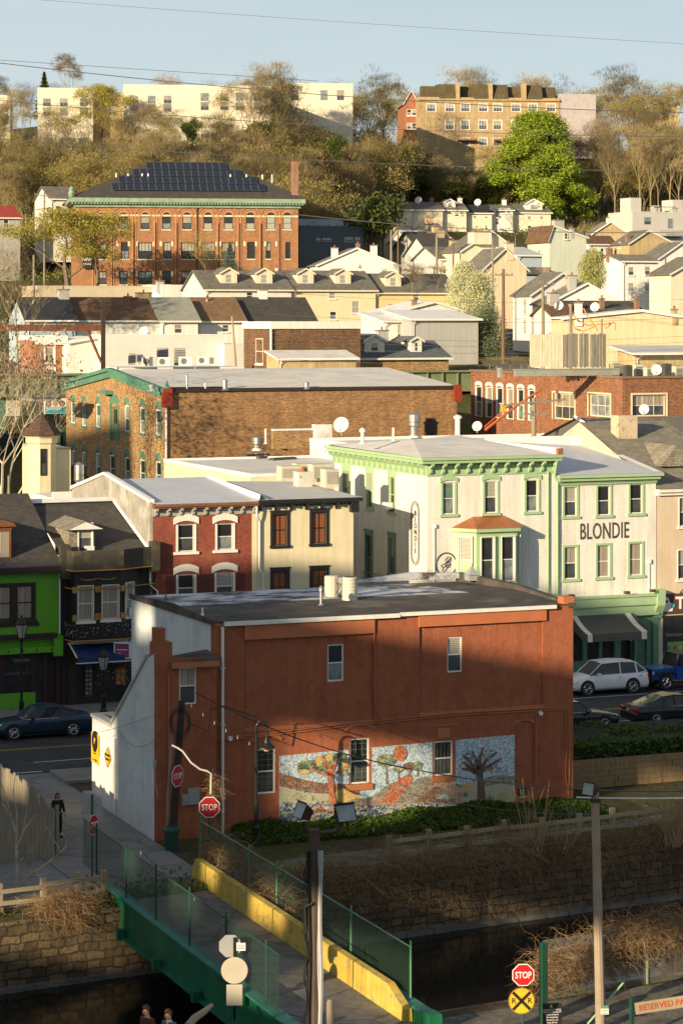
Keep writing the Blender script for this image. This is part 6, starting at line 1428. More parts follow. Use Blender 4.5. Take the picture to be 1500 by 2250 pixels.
for i in range(len(ys) - 1):
    y0,y1 = ys[i] - (.012 if i > 1 else 0),ys[i + 1] + .012 * (i < 7);m.add(bsec(y0,hs[i]) + bsec(y1,hs[i + 1]),[(0,1,5,4),(1,2,6,5),(2,3,7,6),(0,3,2,1),(4,5,6,7)])
m.build('barrier_block',yellow_b,bar)
def chainlink(name,label,A,B,z0,z1,posts,mt,wire,sp=.075,wr=.0032,cat='fence',z0b=None,z1b=None,lean=0,postr=.035,rail=True):
    """a real mesh of crossed wires between two plan points, with posts and a top rail"""
    z0b = z0 if z0b is None else z0b;z1b = z1 if z1b is None else z1b
    A,B = Vector(A),Vector(B);L_ = (B - A).length;ang = math.atan2(B.y - A.y,B.x - A.x);t = thing(name,label,cat,(A.x,A.y,0),ang)
    m = MB();H = z1 - z0
    zz = lambda x,k: (z0 + (z0b - z0) * x / L_) * (1 - k) + (z1 + (z1b - z1) * x / L_) * k
    def wr_(x0,k0,x1,k1,y): m.tube([(x0,y,zz(x0,k0)),(x1,y,zz(x1,k1))],wr,3,cap=False)
    n_ = int((L_ + H) / sp)
    for i in range(n_):
        s = i * sp
        x0,x1 = s - H,s;k0,k1 = 0,1
        if x0 < 0: k0 = -x0 / H;x0 = 0
        if x1 > L_: k1 = 1 - (x1 - L_) / H;x1 = L_
        if x1 - x0 > .02: wr_(x0,k0,x1,k1,-.002);wr_(L_ - x0,k0,L_ - x1,k1,.002)
    m.build('wire_mesh',wire,t,uv=False)
    m = MB();
    if rail: m.tube([(0,0,zz(0,1)),(L_,0,zz(L_,1))],.024,6);m.build('top_rail',mt,t)
    for x in posts:
        m = MB();m.lathe([(postr,0),(postr,zz(x,1) - zz(x,0) + .12),(postr * 1.2,zz(x,1) - zz(x,0) + .13),(postr * .5,zz(x,1) - zz(x,0) + .19)],0,0,8);m.build('fence_post',mt,t,loc=(x,0,zz(x,0)))
    return t
wire_g = pm('green_coated_wire',(.045,.09,.06),.5,var=.1,bump=0);wire_z = pm('galvanised_wire',(.26,.25,.22),.5,var=.1,bump=0)
fA = S.W(-7.1,-5.2);fB_ = S.W(-7.1,-25.2)
pl_ = [abs(S.onA(px,py,-7.1)[0] + 5.2) for px,py in ((213,1900),(278,1960),(343,2010),(417,2070),(497,2130),(585,2200))]
chainlink('chain_link_fence','green chain link fence along the left side of the bridge',(fA.x,fA.y),(fB_.x,fB_.y),.47,2.1,[min(p,19.9) for p in pl_],rail_g,wire_g,wr=.0035)
fA = S.W(-3.1,-6.4);fB_ = S.W(-3.1,-25.3)
pl_ = [abs(S.onA(px,py,-3.1)[0] + 6.4) for px,py in ((608,1990),(771,2110))]
chainlink('chain_link_fence','green chain link fence behind the yellow barrier, on the right of the bridge',(fA.x,fA.y),(fB_.x,fB_.y),.47,1.95,[0.05,5.2] + pl_ + [18.85],pm('jade_post',(.08,.22,.13),.5),wire_g,wr=.0035)
# ---- wooden rail fences
def railfence(label,pts,h,name='rail_fence'):
    t = thing(name,label,'fence',pts[0],0);o = Vector(pts[0]);P = [Vector(p) - o for p in pts]
    for i,p in enumerate(P):
        m = MB();r_ = .09;m.box(-r_,r_,-r_,r_,-.4,h + random.uniform(0,.1));m.box(-r_ + .01,r_ - .01,-r_ + .01,r_ - .01,h + .1,h + .12) if 0 else None;q = m.build('post',wood_t,t,loc=p);q.rotation_euler = (random.uniform(-.03,.03),random.uniform(-.03,.03),CTH)
    for i in range(len(P) - 1):
        for z in (h * .38,h * .82):
            a,b = P[i] + Vector((0,0,z)),P[i + 1] + Vector((0,0,z + random.uniform(-.04,.04)));d = (b - a);L_ = d.length;m = MB();m.box(0,L_,-.03,.03,-.07,.07);q = m.build('rail',wood_t,t,loc=a + Vector((math.sin(CTH),-math.cos(CTH),0)) * .12);q.rotation_euler = (0,-math.asin(d.z / L_),math.atan2(d.y,d.x))
    return t
def cfpts(pxs,b,z=-.02): return [CF.W(CF.onB(px,1900,b)[0],b,z) for px in pxs]
railfence('weathered post and rail fence beside the towpath, right of the mural',cfpts((855,940,1025,1106,1190,1270,1345,1417,1495,1590),1.1),1.0)
railfence('short post and rail fence standing on the stone wall left of the bridge',cfpts((97,173,229),.8),1.0)
m = MB();t = thing('timber_brace','sunlit diagonal plank nailed inside the short fence beside the bridge','timber',cfpts((190,),.85)[0]);m.tube([(0,0,1.0),(.75,.3,.0)],.07,4);m.build('plank',wood_t,t)
railfence('grey rail fence in shade at the far left of the canal bank',cfpts((-60,0,97),.85),.9)
# board fence at the left of the lane
t = sthing('plank_fence','tall weathered vertical plank fence on the left side of the lane','fence',-7.15,-1.6);m = MB();rnd = random.Random(9)
for i in range(82):
    y = i * .15;h = 1.62 + .32 * min(1,i / 20) + rnd.uniform(-.05,.05) + (.12 if i % 9 < 5 else 0);m.prism([(y,-.1),(y + .138,-.1),(y + .138,h - .05),(y + .10,h),(y + .03,h),(y,h - .05)],-.012 + rnd.uniform(-.012,.012),.012,'x')
m.build('planks',wood_g,t)
for y in (0,3,6,9,12): m = MB();m.box(.04,.16,y,y + .12,-.2,1.9);m.build('post',wood_g,t)
t2 = sthing('plank_fence','low plank fence returning along the canal bank at the far left','fence',-7.2,-1.75);m = MB()
for i in range(40): x = -i * .15;h = 1.55 + rnd.uniform(-.06,.06);m.box(x - .14,x,-.012,.012,-.1,h)
m.build('planks',wood_g,t2)
# ---- poles, posts and signs
def octo(m,r,mt,y,t_=.01,w_=1.0): m.prism([(r * w_ * math.cos(PI / 8 + PI / 4 * i) / math.cos(PI / 8),r * math.sin(PI / 8 + PI / 4 * i) / math.cos(PI / 8)) for i in range(8)],y - t_,y,'y',mt)
def stop_sign(label,P,r,h,postm,rz=0,post_top=None,face=True,name='stop_sign',base=0):
    t = thing(name,label,'sign',(P[0],P[1],base),rz)
    m = MB();m.tube([(0,0,-.3),(0,0,(post_top or h + r))],.035,6);m.build('post',postm,t)
    b = MB();octo(b,r,0,-.045);octo(b,r * .92,1,-.056,.004)
    s = b.build('sign_face',[white_s,red_s] if face else [grey_m,grey_m],t,loc=(0,0,h))
    if face:
        o = text('STOP','lettering',r * .84,white_s,s,(0,-.063,-.01),sx=.74,bold=.004)
    return t
P = S.W(*S.onZ(460,1897,0));D = P.y;zc_ = zat(1773,D)
sg = stop_sign('bright red stop sign on the vine wrapped post at the start of the yellow barrier',P,.38,zc_,rail_g,R(5),post_top=zc_ + .2)
m = MB();q = [at(px,py,D) - P for px,py in ((463,1745),(464,1700),(455,1694),(440,1690),(420,1675),(402,1650),(392,1643),(378,1636))];m.tube([tuple(p) for p in q],.035,6);m.build('curved_pipe',pm('pale_pipe',(.5,.5,.45),.4),sg)
m = MB();m.add([(-.45,.08,-.2),(-.1,.08,-.2),(-.05,.1,-.75),(-.25,.1,-.85)],[(0,1,2,3)]);
P = S.W(*S.onZ(203,1928,0));D = P.y
sg = stop_sign('stop sign seen edge on beside the left bridge fence, on a dark green post',P,.36,zat(1812,D),rail_g,R(66),post_top=zat(1745,D))
m = MB();m.box(-.34,.34,.05,.07,zat(1790,D),zat(1738,D));o = m.build('back_plate',grey_m,sg);o.rotation_euler = (0,0,-R(60))
P = at(390,1705,91.0);t = thing('stop_sign','small dull stop sign fixed edge on to the dark leaning pole','sign',P,R(62));m = MB();octo(m,.40,0,0);octo(m,.37,1,-.011,.004);b_ = m.build('sign_face',[white_s,red_s],t);text('STOP','lettering',.3,white_s,b_,(0,-.02,-.01),sx=.82)
D = 66.4;P = at(1148,2141,D)
sg = stop_sign('stop sign mounted above the yellow railroad crossing sign at lower right',(P.x,P.y),.302,P.z,rail_g,R(4),post_top=P.z + .1,name='stop_sign')
t = thing('railroad_sign','round yellow railroad crossing sign with black X below the stop sign','sign',at(1145,2199,D - .05),R(4));m = MB();m.disc((0,0,0),.36,(0,-1,0),.012,32,0);b_ = m.build('sign_face',yel_s,t)
m = MB();r_ = .33
for s_ in (-1,1): m.add([(-r_ * .72 - .03,-.02,s_ * -r_ * .72 + .03 * s_),(-r_ * .72 + .03,-.02,s_ * -r_ * .72 - .03 * s_),(r_ * .72 + .03,-.02,s_ * r_ * .72 - .03 * s_),(r_ * .72 - .03,-.02,s_ * r_ * .72 + .03 * s_)],[(0,1,2,3)])
m.tube([(.345 * math.cos(2 * PI * i / 32),-.014,.345 * math.sin(2 * PI * i / 32)) for i in range(33)],.006,4);m.build('cross',black_p,t)
text('R','letter',.22,black_p,t,(-.22,-.018,0));text('R','letter',.22,black_p,t,(.22,-.018,0))
# back-to-back signs on the post left of the big dark pole
D = 70;P = at(515,2060,D);t = thing('sign_post','dark post carrying a pale round sign back, an octagon back and small plates','sign',(P.x,D,0),R(3));m = MB();m.tube([(0,0,-.3),(0,0,P.z)],.04,6);m.build('post',black_m,t)
pale = pm('pale_sign_back',(.46,.41,.33),.5,var=.08);z_ = lambda py: zat(py,D)
m = MB();m.disc((0,-.05,z_(2131)),.385,(0,-1,0),.012,32);m.build('round_plate',pale,t)
m = MB();m.box(-.23,.23,-.065,-.05,z_(2208),z_(2162));m.build('rectangular_plate',pale,t)
m = MB();octo(m,.32,0,0);m.build('octagonal_plate',grey_m,t,loc=(-.12,.08,z_(2080)));m = MB();m.box(.06,.32,-.06,-.045,z_(2088),z_(2070));m.box(.08,.3,-.062,-.06,z_(2084),z_(2081),1);m.box(.08,.3,-.062,-.06,z_(2079),z_(2076),1);m.build('small_plate',[white_s,grey_m],t)
m = MB();m.box(.17,.28,-.1,-.02,z_(2070),z_(2058));m.build('lamp_head',black_m,t)
def round_pole(name,label,px0,py0,px1,py1,D,r0,r1,mt,n=10,zb=0):
    X1,z1 = xat(px1,D),zat(py1,D);zb_ = zat(py0,D) if zb is None else zb;X0 = xat(px0,D);t = thing(name,label,'utility pole',(X0,D,zb_),0);m = MB();H = z1 - zb_
    m.tube([((X1 - X0) * k / 6,0,-.4 * (k == 0) + H * k / 6) for k in range(7)],[r0 + (r1 - r0) * k / 6 for k in range(7)],n);m.build('pole',mt,t);t['_h'] = H;return t,X1 - X0,H
t,dx,H = round_pole('utility_pole','dark leaning utility pole in front of the terracotta annex window',378,1858,400,1540,91.3,.16,.13,planks('creosote_wood',(.025,.018,.014),(.06,.04,.03)))
m = MB();m.tube([(-.2,-.05,.1),(-.16,-.08,H * .35),(dx * .4 - .2,-.08,H * .6),(dx - .35,-.08,H * .85)],.05,6);m.build('conduit',pm('grey_conduit',(.22,.22,.21),.5),t)
m = MB()
for k in range(4): m.tube([(dx * .85 + .5 * (1 + k * .12) * math.cos(a_) * .6,-.2 - k * .03,H * .86 + (.42 + .06 * k) * math.sin(a_)) for a_ in [2 * PI * i / 16 for i in range(17)]],.014,4)
m.tube([(dx * .9 + .4,-.2,H * .85),(dx + 1.0,-.2,H * .80),(dx + 1.1,-.2,H * .95),(dx + 1.6,-.2,H * .97),(dx + 2.8,-.3,H * .9)],.03,5);m.build('coiled_cable',black_m,t)
t,dx,H = round_pole('utility_pole','thick dark pole with two floodlights and bundled cables in the foreground',692,2400,690,1822,61,.17,.15,wood_d,zb=0)
m = MB()
for k,(o,r_) in enumerate(((-.14,.035),(.14,.06),(-.2,.02),(.1,.03),(-.17,.02))): m.tube([(o + .02 * math.sin(k + z * 2),-.16 - .02 * (k % 2),z) for z in [i * .6 for i in range(12)]],r_,6,k % 2)
m.build('conduit',[black_m,pm('silver_cable',(.35,.36,.37),.4)],t)
m = MB();pts = [(-.22 + .06 * math.sin(z * 5),-.2,z) for z in [2 + i * .2 for i in range(24)]];m.tube(pts,.012,4);m.tube([(p[0] - .05 * math.sin(p[2] * 3),p[1],p[2]) for p in pts],.01,4);m.tube([(-.05,-.2,5.3),(-.25,-.22,5.2),(-.22,-.2,4.6)],.04,6);m.build('loose_wire',black_m,t)
def floodlight(parent,x,z,yaw,pitch,sz=.30):
    e = bpy.data.objects.new('floodlight',None);m = MB();m.prism([(-.5 * sz,-.55 * sz),(.5 * sz,-.62 * sz),(.5 * sz,.62 * sz),(-.5 * sz,.55 * sz)],-.45 * sz,.45 * sz,'x',0) if 0 else None
    m.add([(-sz * .6,-sz * .35,-sz * .5),(sz * .6,-sz * .35,-sz * .5),(sz * .6,-sz * .35,sz * .5),(-sz * .6,-sz * .35,sz * .5),(-sz * .35,sz * .4,-sz * .3),(sz * .35,sz * .4,-sz * .3),(sz * .35,sz * .4,sz * .3),(-sz * .35,sz * .4,sz * .3)],[(4,5,6,7),(0,1,5,4),(1,2,6,5),(2,3,7,6),(3,0,4,7)],0)
    m.add([(-sz * .55,-sz * .33,-sz * .45),(sz * .55,-sz * .33,-sz * .45),(sz * .55,-sz * .33,sz * .45),(-sz * .55,-sz * .33,sz * .45)],[(0,1,2,3)],1);m.box(-sz * .62,sz * .62,-sz * .42,-sz * .35,sz * .5,sz * .56,0)
    o = m.build('floodlight',[dark_p,g_sky],parent,loc=(x,-.1,z));o.rotation_euler = (pitch,0,yaw);return o
bpy.data.objects.remove(bpy.data.objects['floodlight']) if 'floodlight' in bpy.data.objects else None
floodlight(t,-.28,H + .45,R(-62),R(-25),.42);floodlight(t,.72,H + .38,R(28),R(-28),.46)
m = MB();m.tube([(-.28,0,H + .2),(-.22,0,H - .05),(.0,0,H - .12),(.55,0,H - .05),(.7,0,H + .2)],.05,6);m.build('lamp_bracket',dark_p,t)
t,dx,H = round_pole('utility_pole','tall pale wooden pole with a small floodlight on top at lower right',1319,2330,1306,1742,68,.15,.115,planks('pale_pole_wood',(.26,.20,.14),(.42,.35,.26)),zb=0)
floodlight(t,dx - .12,H + .12,R(-50),R(-10),.36);m = MB();m.box(dx - .16,dx + .16,-.14,-.1,H - .25,H - .15);m.build('bracket',dark_p,t)
m = MB();m.box(-.02,.20,-.18,-.16,.48,.72,0);m.box(-.02,.20,-.181,-.179,.64,.72,1);[m.box(.0,.18,-.182,-.18,.50 + k * .04,.52 + k * .04,1) for k in range(3)];m.build('notice',[white_s,green_d],t)
# warning board and reserved sign
t = thing('warning_board','black warning notice with white text on the fence left of the pale pole','sign',at(1212,2228,67.3),R(8));m = MB();m.box(-.27,.27,-.01,.01,-.35,.30,0);m.build('board',black_p,t)
m = MB();m.box(-.25,.25,-.013,-.0101,.04,.14,0);m.box(-.06,.0,-.014,-.0101,.17,.27,1)
m.build('printed_band',[pm('print_grey',(.45,.44,.40)),green_t],t);text('WARNING','lettering',.10,black_p,t,(0,-.016,.09),sx=.95)
text('B','letter',.13,pm('lime_print',(.35,.5,.1)),t,(-.03,-.018,.22))
for k,s_ in enumerate(('Private property','No trespassing','Cameras in use','Keep off rails')): text(s_,'lettering',.06,white_s,t,(0,-.013,-.01 - k * .075),sx=.9)
t = thing('reserved_sign','long pale board reading RESERVED PARKING in orange letters on the vine covered fence','sign',at(1396,2228,66.5),R(6));t.rotation_euler = (0,-R(7),R(6));m = MB();m.box(0,2.2,0,.03,-.02,.30);m.build('board',pm('cream_sign_board',(.30,.24,.15),.7),t)
text('RESERVED PARKING','lettering',.235,pm('orange_letters',(.40,.08,.03),.6),t,(.09,-.008,.14),sx=.92,align='LEFT')
# near fence with vines at lower right
fA = CF.W(CF.onB(1190,2150,-CW - .7)[0],-CW - .7);aa = CF.onB(1190,2150,-CW - .7)[0]
fB_ = CF.W(aa + 9,-CW - .7)
chainlink('chain_link_fence','rusty chain link fence smothered in brown vines at lower right',(fA.x,fA.y),(fB_.x,fB_.y),-.1,1.75,[CF.onB(1421,2150,-CW - .7)[0] - aa,6.5],pm('pale_green_post',(.20,.24,.16),.6),wire_z,sp=.07,wr=.0035,rail=False,postr=.045)
for lb,px,pyt,w_ in (('tall dark green timber post beside the stop sign at lower right',1193,2072,.09),('short dark green post right of the pale pole',1387,2190,.05)):
    p = at(px,pyt,68.6 if px < 1300 else 67);t = thing('fence_post',lb,'post',(p.x,p.y,0),CTH);m = MB();m.box(-w_,w_,-w_,w_,-.3,p.z);m.build('post',rail_g,t)
t = thing('brace_pole','slanting green brace pole in front of the vine covered fence','pole',at(1290,2250,68));m = MB();a_,b_ = at(1290,2255,68),at(1368,2165,68.6);m.tube([(0,0,0),tuple(b_ - a_)],.03,6);m.build('pole',green_t,t)
t = thing('bollard','short wooden stump post on the bridge beside the thick dark pole','post',(at(725,2200,66).x,66,0));m = MB();m.lathe([(.1,-.2),(.1,zat(2202,66)),(.06,zat(2196,66))],0,0,10);m.build('stump',wood_g,t)
# lamps
def town_lamp(label,px,pyt,b):
    a,z = S.onB(px,pyt,b);t = sthing('street_lamp',label,'street lamp',a,b,.13,'lamps on the far pavement');H = z - .13;m = MB()
    m.lathe([(.2,0),(.2,.25),(.13,.35),(.13,.9),(.16,.95),(.07,1.05),(.06,H - 1.25),(.12,H - 1.15),(.07,H - 1.08)],0,0,10);m.build('post',black_m,t)
    m = MB();m.lathe([(.14,H - 1.05),(.30,H - .42)],0,0,8);m.build('lantern_glass',pm('lantern_glass',(.35,.36,.34),.1),t)
    m = MB();m.lathe([(.32,H - .42),(.33,H - .36),(.22,H - .2),(.05,H - .08),(.05,H + .05)],0,0,8)
    for i in range(4): c_,s_ = math.cos(i * PI / 2),math.sin(i * PI / 2);m.tube([(.15 * c_,.15 * s_,H - 1.08),(.315 * c_,.315 * s_,H - .4)],.015,4)
    m.build('lantern_roof',black_m,t);return t
t = town_lamp('black street lamp in front of the lime green shop',48,1354,27.8)
m = MB();m.lathe([(.1,2.6),(.42,2.9),(.45,3.0)],0,0,12);m.build('hanging_basket',pm('basket',(.05,.05,.04)),t)
town_lamp('black street lamp in front of the blue awning',228,1425,27.8)
P = S.W(*S.onZ(563,1858,0));D = P.y;t = thing('street_lamp','black shepherd crook lamp post with bell shade beside the mural','street lamp',P,0);m = MB();zt_ = zat(1600,D);m.lathe([(.13,0),(.13,.7),(.09,.8),(.09,1.6),(.07,1.7),(.06,zt_)],0,0,10)
m.tube([(0,0,zt_ - .02)] + [(.20 - .20 * math.cos(a_),0,zt_ + .28 * math.sin(a_)) for a_ in [PI * i / 8 for i in range(1,9)]] + [(.4,0,zt_ - .3)],.04,8);m.build('post',black_m,t)
zl = zt_ - .3;m = MB();m.lathe([(.04,zl),(.09,zl - .12),(.12,zl - .25),(.30,zl - .42),(.31,zl - .46)],.4,0,14);m.build('lamp_shade',black_m,t);m = MB();m.lathe([(.12,zl - .46),(.11,zl - .56),(.03,zl - .6)],.4,0,12);m.build('bulb',pm('amber_lens',(.45,.28,.12),.2),t)
a_,b_ = S.onZ(377,1868,0);t = sthing('trash_bin','dark green lidded bin at the foot of the leaning pole','trash bin',a_,b_);m = MB();m.lathe([(.24,0),(.30,.72)],0,0,12);m.build('bin',rail_g,t);m = MB();m.lathe([(.33,.72),(.33,.78),(.2,.9)],0,0,12);m.build('lid',rail_g,t)
# retaining wall of sleepers, terrace and hedge
t = sthing('retaining_wall','tan timber sleeper retaining wall below the hedge','wall',16.2,2.6);m = MB()
for k in range(5):
    x = 0
    while x < 30: L_ = random.uniform(2,2.8);m.box(x,x + L_ - .02,-random.uniform(0,.03),.22,k * .24,k * .24 + .23);x += L_
m.build('sleepers',planks('sleeper_wood',(.20,.13,.06),(.32,.22,.11)),t)
m = MB();m.add([S.W(a_,b_,z_) for a_,b_,z_ in ((15.6,2.8,1.18),(70,2.8,1.18),(70,11.8,.5),(15.6,11.8,.5),(15.6,11.8,.0),(70,11.8,0))],[(0,1,2,3),(3,2,5,4)]);setting(m.build('earth_bank',soil,uv=False))
# ---- vehicles
def car(name,label,a,b,flip,paint,L_=4.7,Wd=1.84,H=1.45,hood=.95,belt=.95,cab=(.28,.40,.72,.90),suv=False,group='parked cars',tail=1.0,lampc=None):
    """body lofted along its length: nose at x=0, tail at x=L; cab = screen foot, roof front, roof rear, rear screen foot as fractions"""
    t = sthing(name,label,'car',a,b,.01,group);t.rotation_euler = (0,0,TH + (PI if flip else 0));hw = Wd / 2
    xs = [0,.03,.10,.2,cab[0],.4,.5,.6,.7,.8,cab[3],.96,1.0];xs = sorted(set(xs))
    def top(u):
        if u <= cab[0]: k = u / cab[0];return .62 + (hood - .62) * min(1,math.sqrt(k) * 1.02) if u > 0 else .55
        if u >= cab[3]: k = (u - cab[3]) / (1 - cab[3]);return tail - (.12 * k ** 2) - (.25 if u >= 1 else 0)
        return belt + (tail - belt) * (u - cab[0]) / (cab[3] - cab[0])
    def wid(u): return hw * (1 - .22 * max(0,1 - u / .10) ** 2 - .14 * max(0,(u - .9) / .1) ** 2)
    lo = .20 if not suv else .26;m = MB();rows = []
    for u in xs:
        x = u * L_;w_ = wid(u);tp = top(u);rows.append([(x,-w_ * .92,lo + (.12 if u in (0,1) else 0)),(x,-w_,lo + .18),(x,-w_,tp * .72),(x,-w_ * .96,tp * .93),(x,-w_ * .80,tp),(x,0,tp + .03),(x,w_ * .80,tp),(x,w_ * .96,tp * .93),(x,w_,tp * .72),(x,w_,lo + .18),(x,w_ * .92,lo + (.12 if u in (0,1) else 0))])
    n_ = 11
    for i in range(len(rows) - 1): m.add(rows[i] + rows[i + 1],[(j,j + 1,n_ + j + 1,n_ + j) for j in range(n_ - 1)] + [(n_ - 1,0,n_,2 * n_ - 1)])
    m.poly(rows[0]);m.poly(rows[-1]);m.build('body',paint,t,smooth=False).data.polygons.foreach_set('use_smooth',[True] * 0 or [len(p.vertices) == 4 for p in t.children[-1].data.polygons])
    g = MB();x0,x1,x2,x3 = [c * L_ for c in cab];w0 = hw * .88;w1 = hw * .66;bz = top(cab[0]) - .02;bz3 = top(cab[3]) - .02
    st_ = [(x0,w0 * .86,bz,bz),(x1,w1 + .02,bz,H - .05),((x1 + x2) / 2,w1 + .04,bz,H),(x2,w1,bz,H - .06),(x3,w0 * .84,bz3,bz3)]
    R_ = []
    for (x,w_,zb_,zt_) in st_: R_.append([(x,-w0 if x not in (x0,x3) else -w0 * .98,zb_),(x,-w_,zt_),(x,0,zt_ + .035),(x,w_,zt_),(x,w0 if x not in (x0,x3) else w0 * .98,zb_)])
    for i in range(4): g.add(R_[i] + R_[i + 1],[(0,1,6,5),(3,4,9,8)],0);g.add(R_[i] + R_[i + 1],[(1,2,7,6),(2,3,8,7)],1 if i in (1,2) else 0)
    g.build('cabin',[glass('car_glass',(.015,.018,.02),.03),paint],t)
    p = MB()
    for s_ in (-1,1):
        def sp(x,k):  # point on side glass at height fraction
            i = 0
            for i in range(4):
                if st_[i][0] <= x <= st_[i + 1][0]: break
            f_ = (x - st_[i][0]) / (st_[i + 1][0] - st_[i][0]);w_ = st_[i][1] * (1 - f_) + st_[i + 1][1] * f_;zb_ = bz;zt_ = st_[i][3] * (1 - f_) + st_[i + 1][3] * f_
            return (x,s_ * (w0 + (w_ - w0) * k + .008),zb_ + (zt_ - zb_) * k)
        p.tube([sp(x,.985) for x in (x0 + .02,x0 + (x1 - x0) * .5,x1,(x1 + x2) / 2,x2,x2 + (x3 - x2) * .5,x3 - .02)],.03,4)
        p.tube([sp((x1 + x2) / 2 + .05,.0),sp((x1 + x2) / 2 + .05,.97)],.035,4);p.tube([sp(x2 + .02,0),sp(x2 - .02,.97)],.05,4)
    p.build('window_pillar',paint,t)
    p = MB()
    for s_ in (-1,1):
        pts = [(x0 + .08,s_ * (w0 + .012),bz + .04)] + [(x3 - .1,s_ * (w0 + .012),bz + .04)];p.tube(pts,.014,4)
    p.build('chrome_trim',chrome,t)
    wx = (L_ * .185,L_ * .185 + L_ * .59);wr_ = .345 if not suv else .37
    for x in wx:
        for s_ in (-1,1):
            k = MB();k.disc((x,s_ * (hw - .002) ,wr_ + .03),wr_ + .06,(0,s_,0),.006,22);k.build('wheel_arch',black_p,t)
            wv_ = MB();wv_.disc((0,-.1,0),wr_,(0,1,0),.2,22);wh = wv_.build('wheel',rubber,t,loc=(x,s_ * (hw - .07),wr_))
            rm = MB();rm.disc((0,s_ * .101,0),wr_ * .68,(0,s_,0),.006,20,1)
            for q_ in range(10): an_ = 2 * PI * q_ / 10;rm.tube([(wr_ * .1 * math.cos(an_),s_ * .112,wr_ * .1 * math.sin(an_)),(wr_ * .66 * math.cos(an_ + .12),s_ * .112,wr_ * .66 * math.sin(an_ + .12))],.018,4,0)
            rm.tube([(wr_ * .68 * math.cos(2 * PI * q_ / 20),s_ * .11,wr_ * .68 * math.sin(2 * PI * q_ / 20)) for q_ in range(21)],.012,4,0);link('rim',rm.mesh('rim',[chrome,black_m]),wh)
    for s_ in (-1,1):
        k = MB();k.add([(.05,s_ * hw * .55,.66),(.02,s_ * hw * .80,.62),(.30,s_ * hw * .985,.70),(.34,s_ * hw * .97,.78),(.06,s_ * hw * .56,.74)],[(0,1,2,3,4)]);k.v = [(x - .012,y + s_ * .012,z + .01) for x,y,z in k.v];k.build('headlight',pm('headlight_lens',(.5,.52,.55),.1),t)
        k = MB();k.box(L_ - .16,L_ + .012,min(s_ * hw * .45,s_ * hw * .9),max(s_ * hw * .45,s_ * hw * .9),tail - .26,tail - .14);k.build('taillight',lampc or pm('tail_red',(.35,.01,.01),.2),t)
        k = MB();xm = x0 + .35;k.box(xm,xm + .16,min(s_ * (hw + .02),s_ * (hw + .2)),max(s_ * (hw + .02),s_ * (hw + .2)),bz,bz + .15);k.build('mirror',paint,t)
        for xx in ((x1 + x2) / 2 - .12,x2 + .1): k = MB();k.box(xx,xx + .18,s_ * hw - .012,s_ * hw + .03,bz - .13,bz - .10);k.build('handle',chrome,t)
    k = MB();k.box(-.02,.02,-hw * .5,hw * .5,.32,.52);k.build('grille',black_p,t);k = MB();k.box(L_ - .005,L_ + .015,-.15,.15,tail - .3,tail - .18);k.build('plate',pm('plate_cream',(.45,.45,.35),.4),t)
    k = MB();k.box(L_ * .12,L_ * .9,-hw * .93,hw * .93,lo - .04,lo + .04);k.build('underbody',black_p,t)
    return t
cpaint = lambda n_,c: pm(n_,c,.22,0,var=.03,bump=0,spec=.6)
car('parked_car','white crossover SUV parked facing left in front of the green shopfront',30.6 - .5 * 4.6 - .05,25.9,False,cpaint('white_car_paint',(.72,.73,.74)),4.6,1.86,1.68,1.04,1.06,(.23,.39,.84,.985),True,tail=1.10)
car('parked_car','black sedan with its nose just showing past the terracotta building',23.3 + 2.4,16.0,True,cpaint('black_car_paint',(.012,.014,.018)),4.85,1.86,1.45,.92,.94,(.30,.43,.70,.88))
car('parked_car','black sedan seen from behind with red lamps, parked ahead of the other',29.0 + 2.45,16.05,True,cpaint('black_car_paint2',(.014,.014,.016)),4.85,1.86,1.46,.92,.96,(.28,.42,.66,.90),tail=1.02)
car('parked_car','dark blue sedan on the street before the lime green shop',-.85 - 2.45,24.1,False,cpaint('navy_car_paint',(.015,.035,.07)),4.9,1.86,1.44,.90,.93,(.28,.43,.66,.90),group='parked cars')
# blue off-road vehicle
t = sthing('parked_jeep','bright blue boxy off-road vehicle parked facing left at the right edge','car',33.2,26.0,.01,'parked cars');bp_ = cpaint('jeep_blue',(.008,.07,.30));m = MB()
m.prism([(.1,.55),(.1,1.12),(1.35,1.2),(1.45,1.22),(4.1,1.22),(4.1,.55)],-.72,.72,'y');m.prism([(1.4,.5),(1.4,1.22),(4.1,1.22),(4.1,.5)],-.8,.8,'y');m.build('body',bp_,t)
m = MB();m.prism([(1.35,1.2),(1.6,1.8),(3.95,1.84),(4.08,1.22)],-.72,.72,'y');m.build('cabin',glass('car_glass',(.015,.018,.02),.03),t);m = MB();m.box(1.55,4.05,-.76,.76,1.8,1.88);m.build('roof',black_p,t)
m = MB();[m.tube([(x,s_ * .75,1.2),(x + .1 * (x < 2),s_ * .74,1.82)],.045,4) for x in (1.42,2.5,3.4,4.0) for s_ in (-1,1)];m.build('window_pillar',bp_,t)
m = MB();m.box(-.12,.02,-.8,.8,.48,.68);[m.prism([(x - .62,.85),(x - .45,1.02),(x + .45,1.02),(x + .62,.85),(x + .5,.85),(x + .4,.93),(x - .4,.93),(x - .5,.85)],s_ * .72 if s_ > 0 else -.95,.95 if s_ > 0 else -.72,'y') for x in (.75,3.35) for s_ in (-1,1)];m.pieces('fender',black_p,t)
m = MB();[m.box(.06,.1,-.42 + k * .13,-.37 + k * .13,.68,1.05) for k in range(7)];m.build('grille',black_p,t)
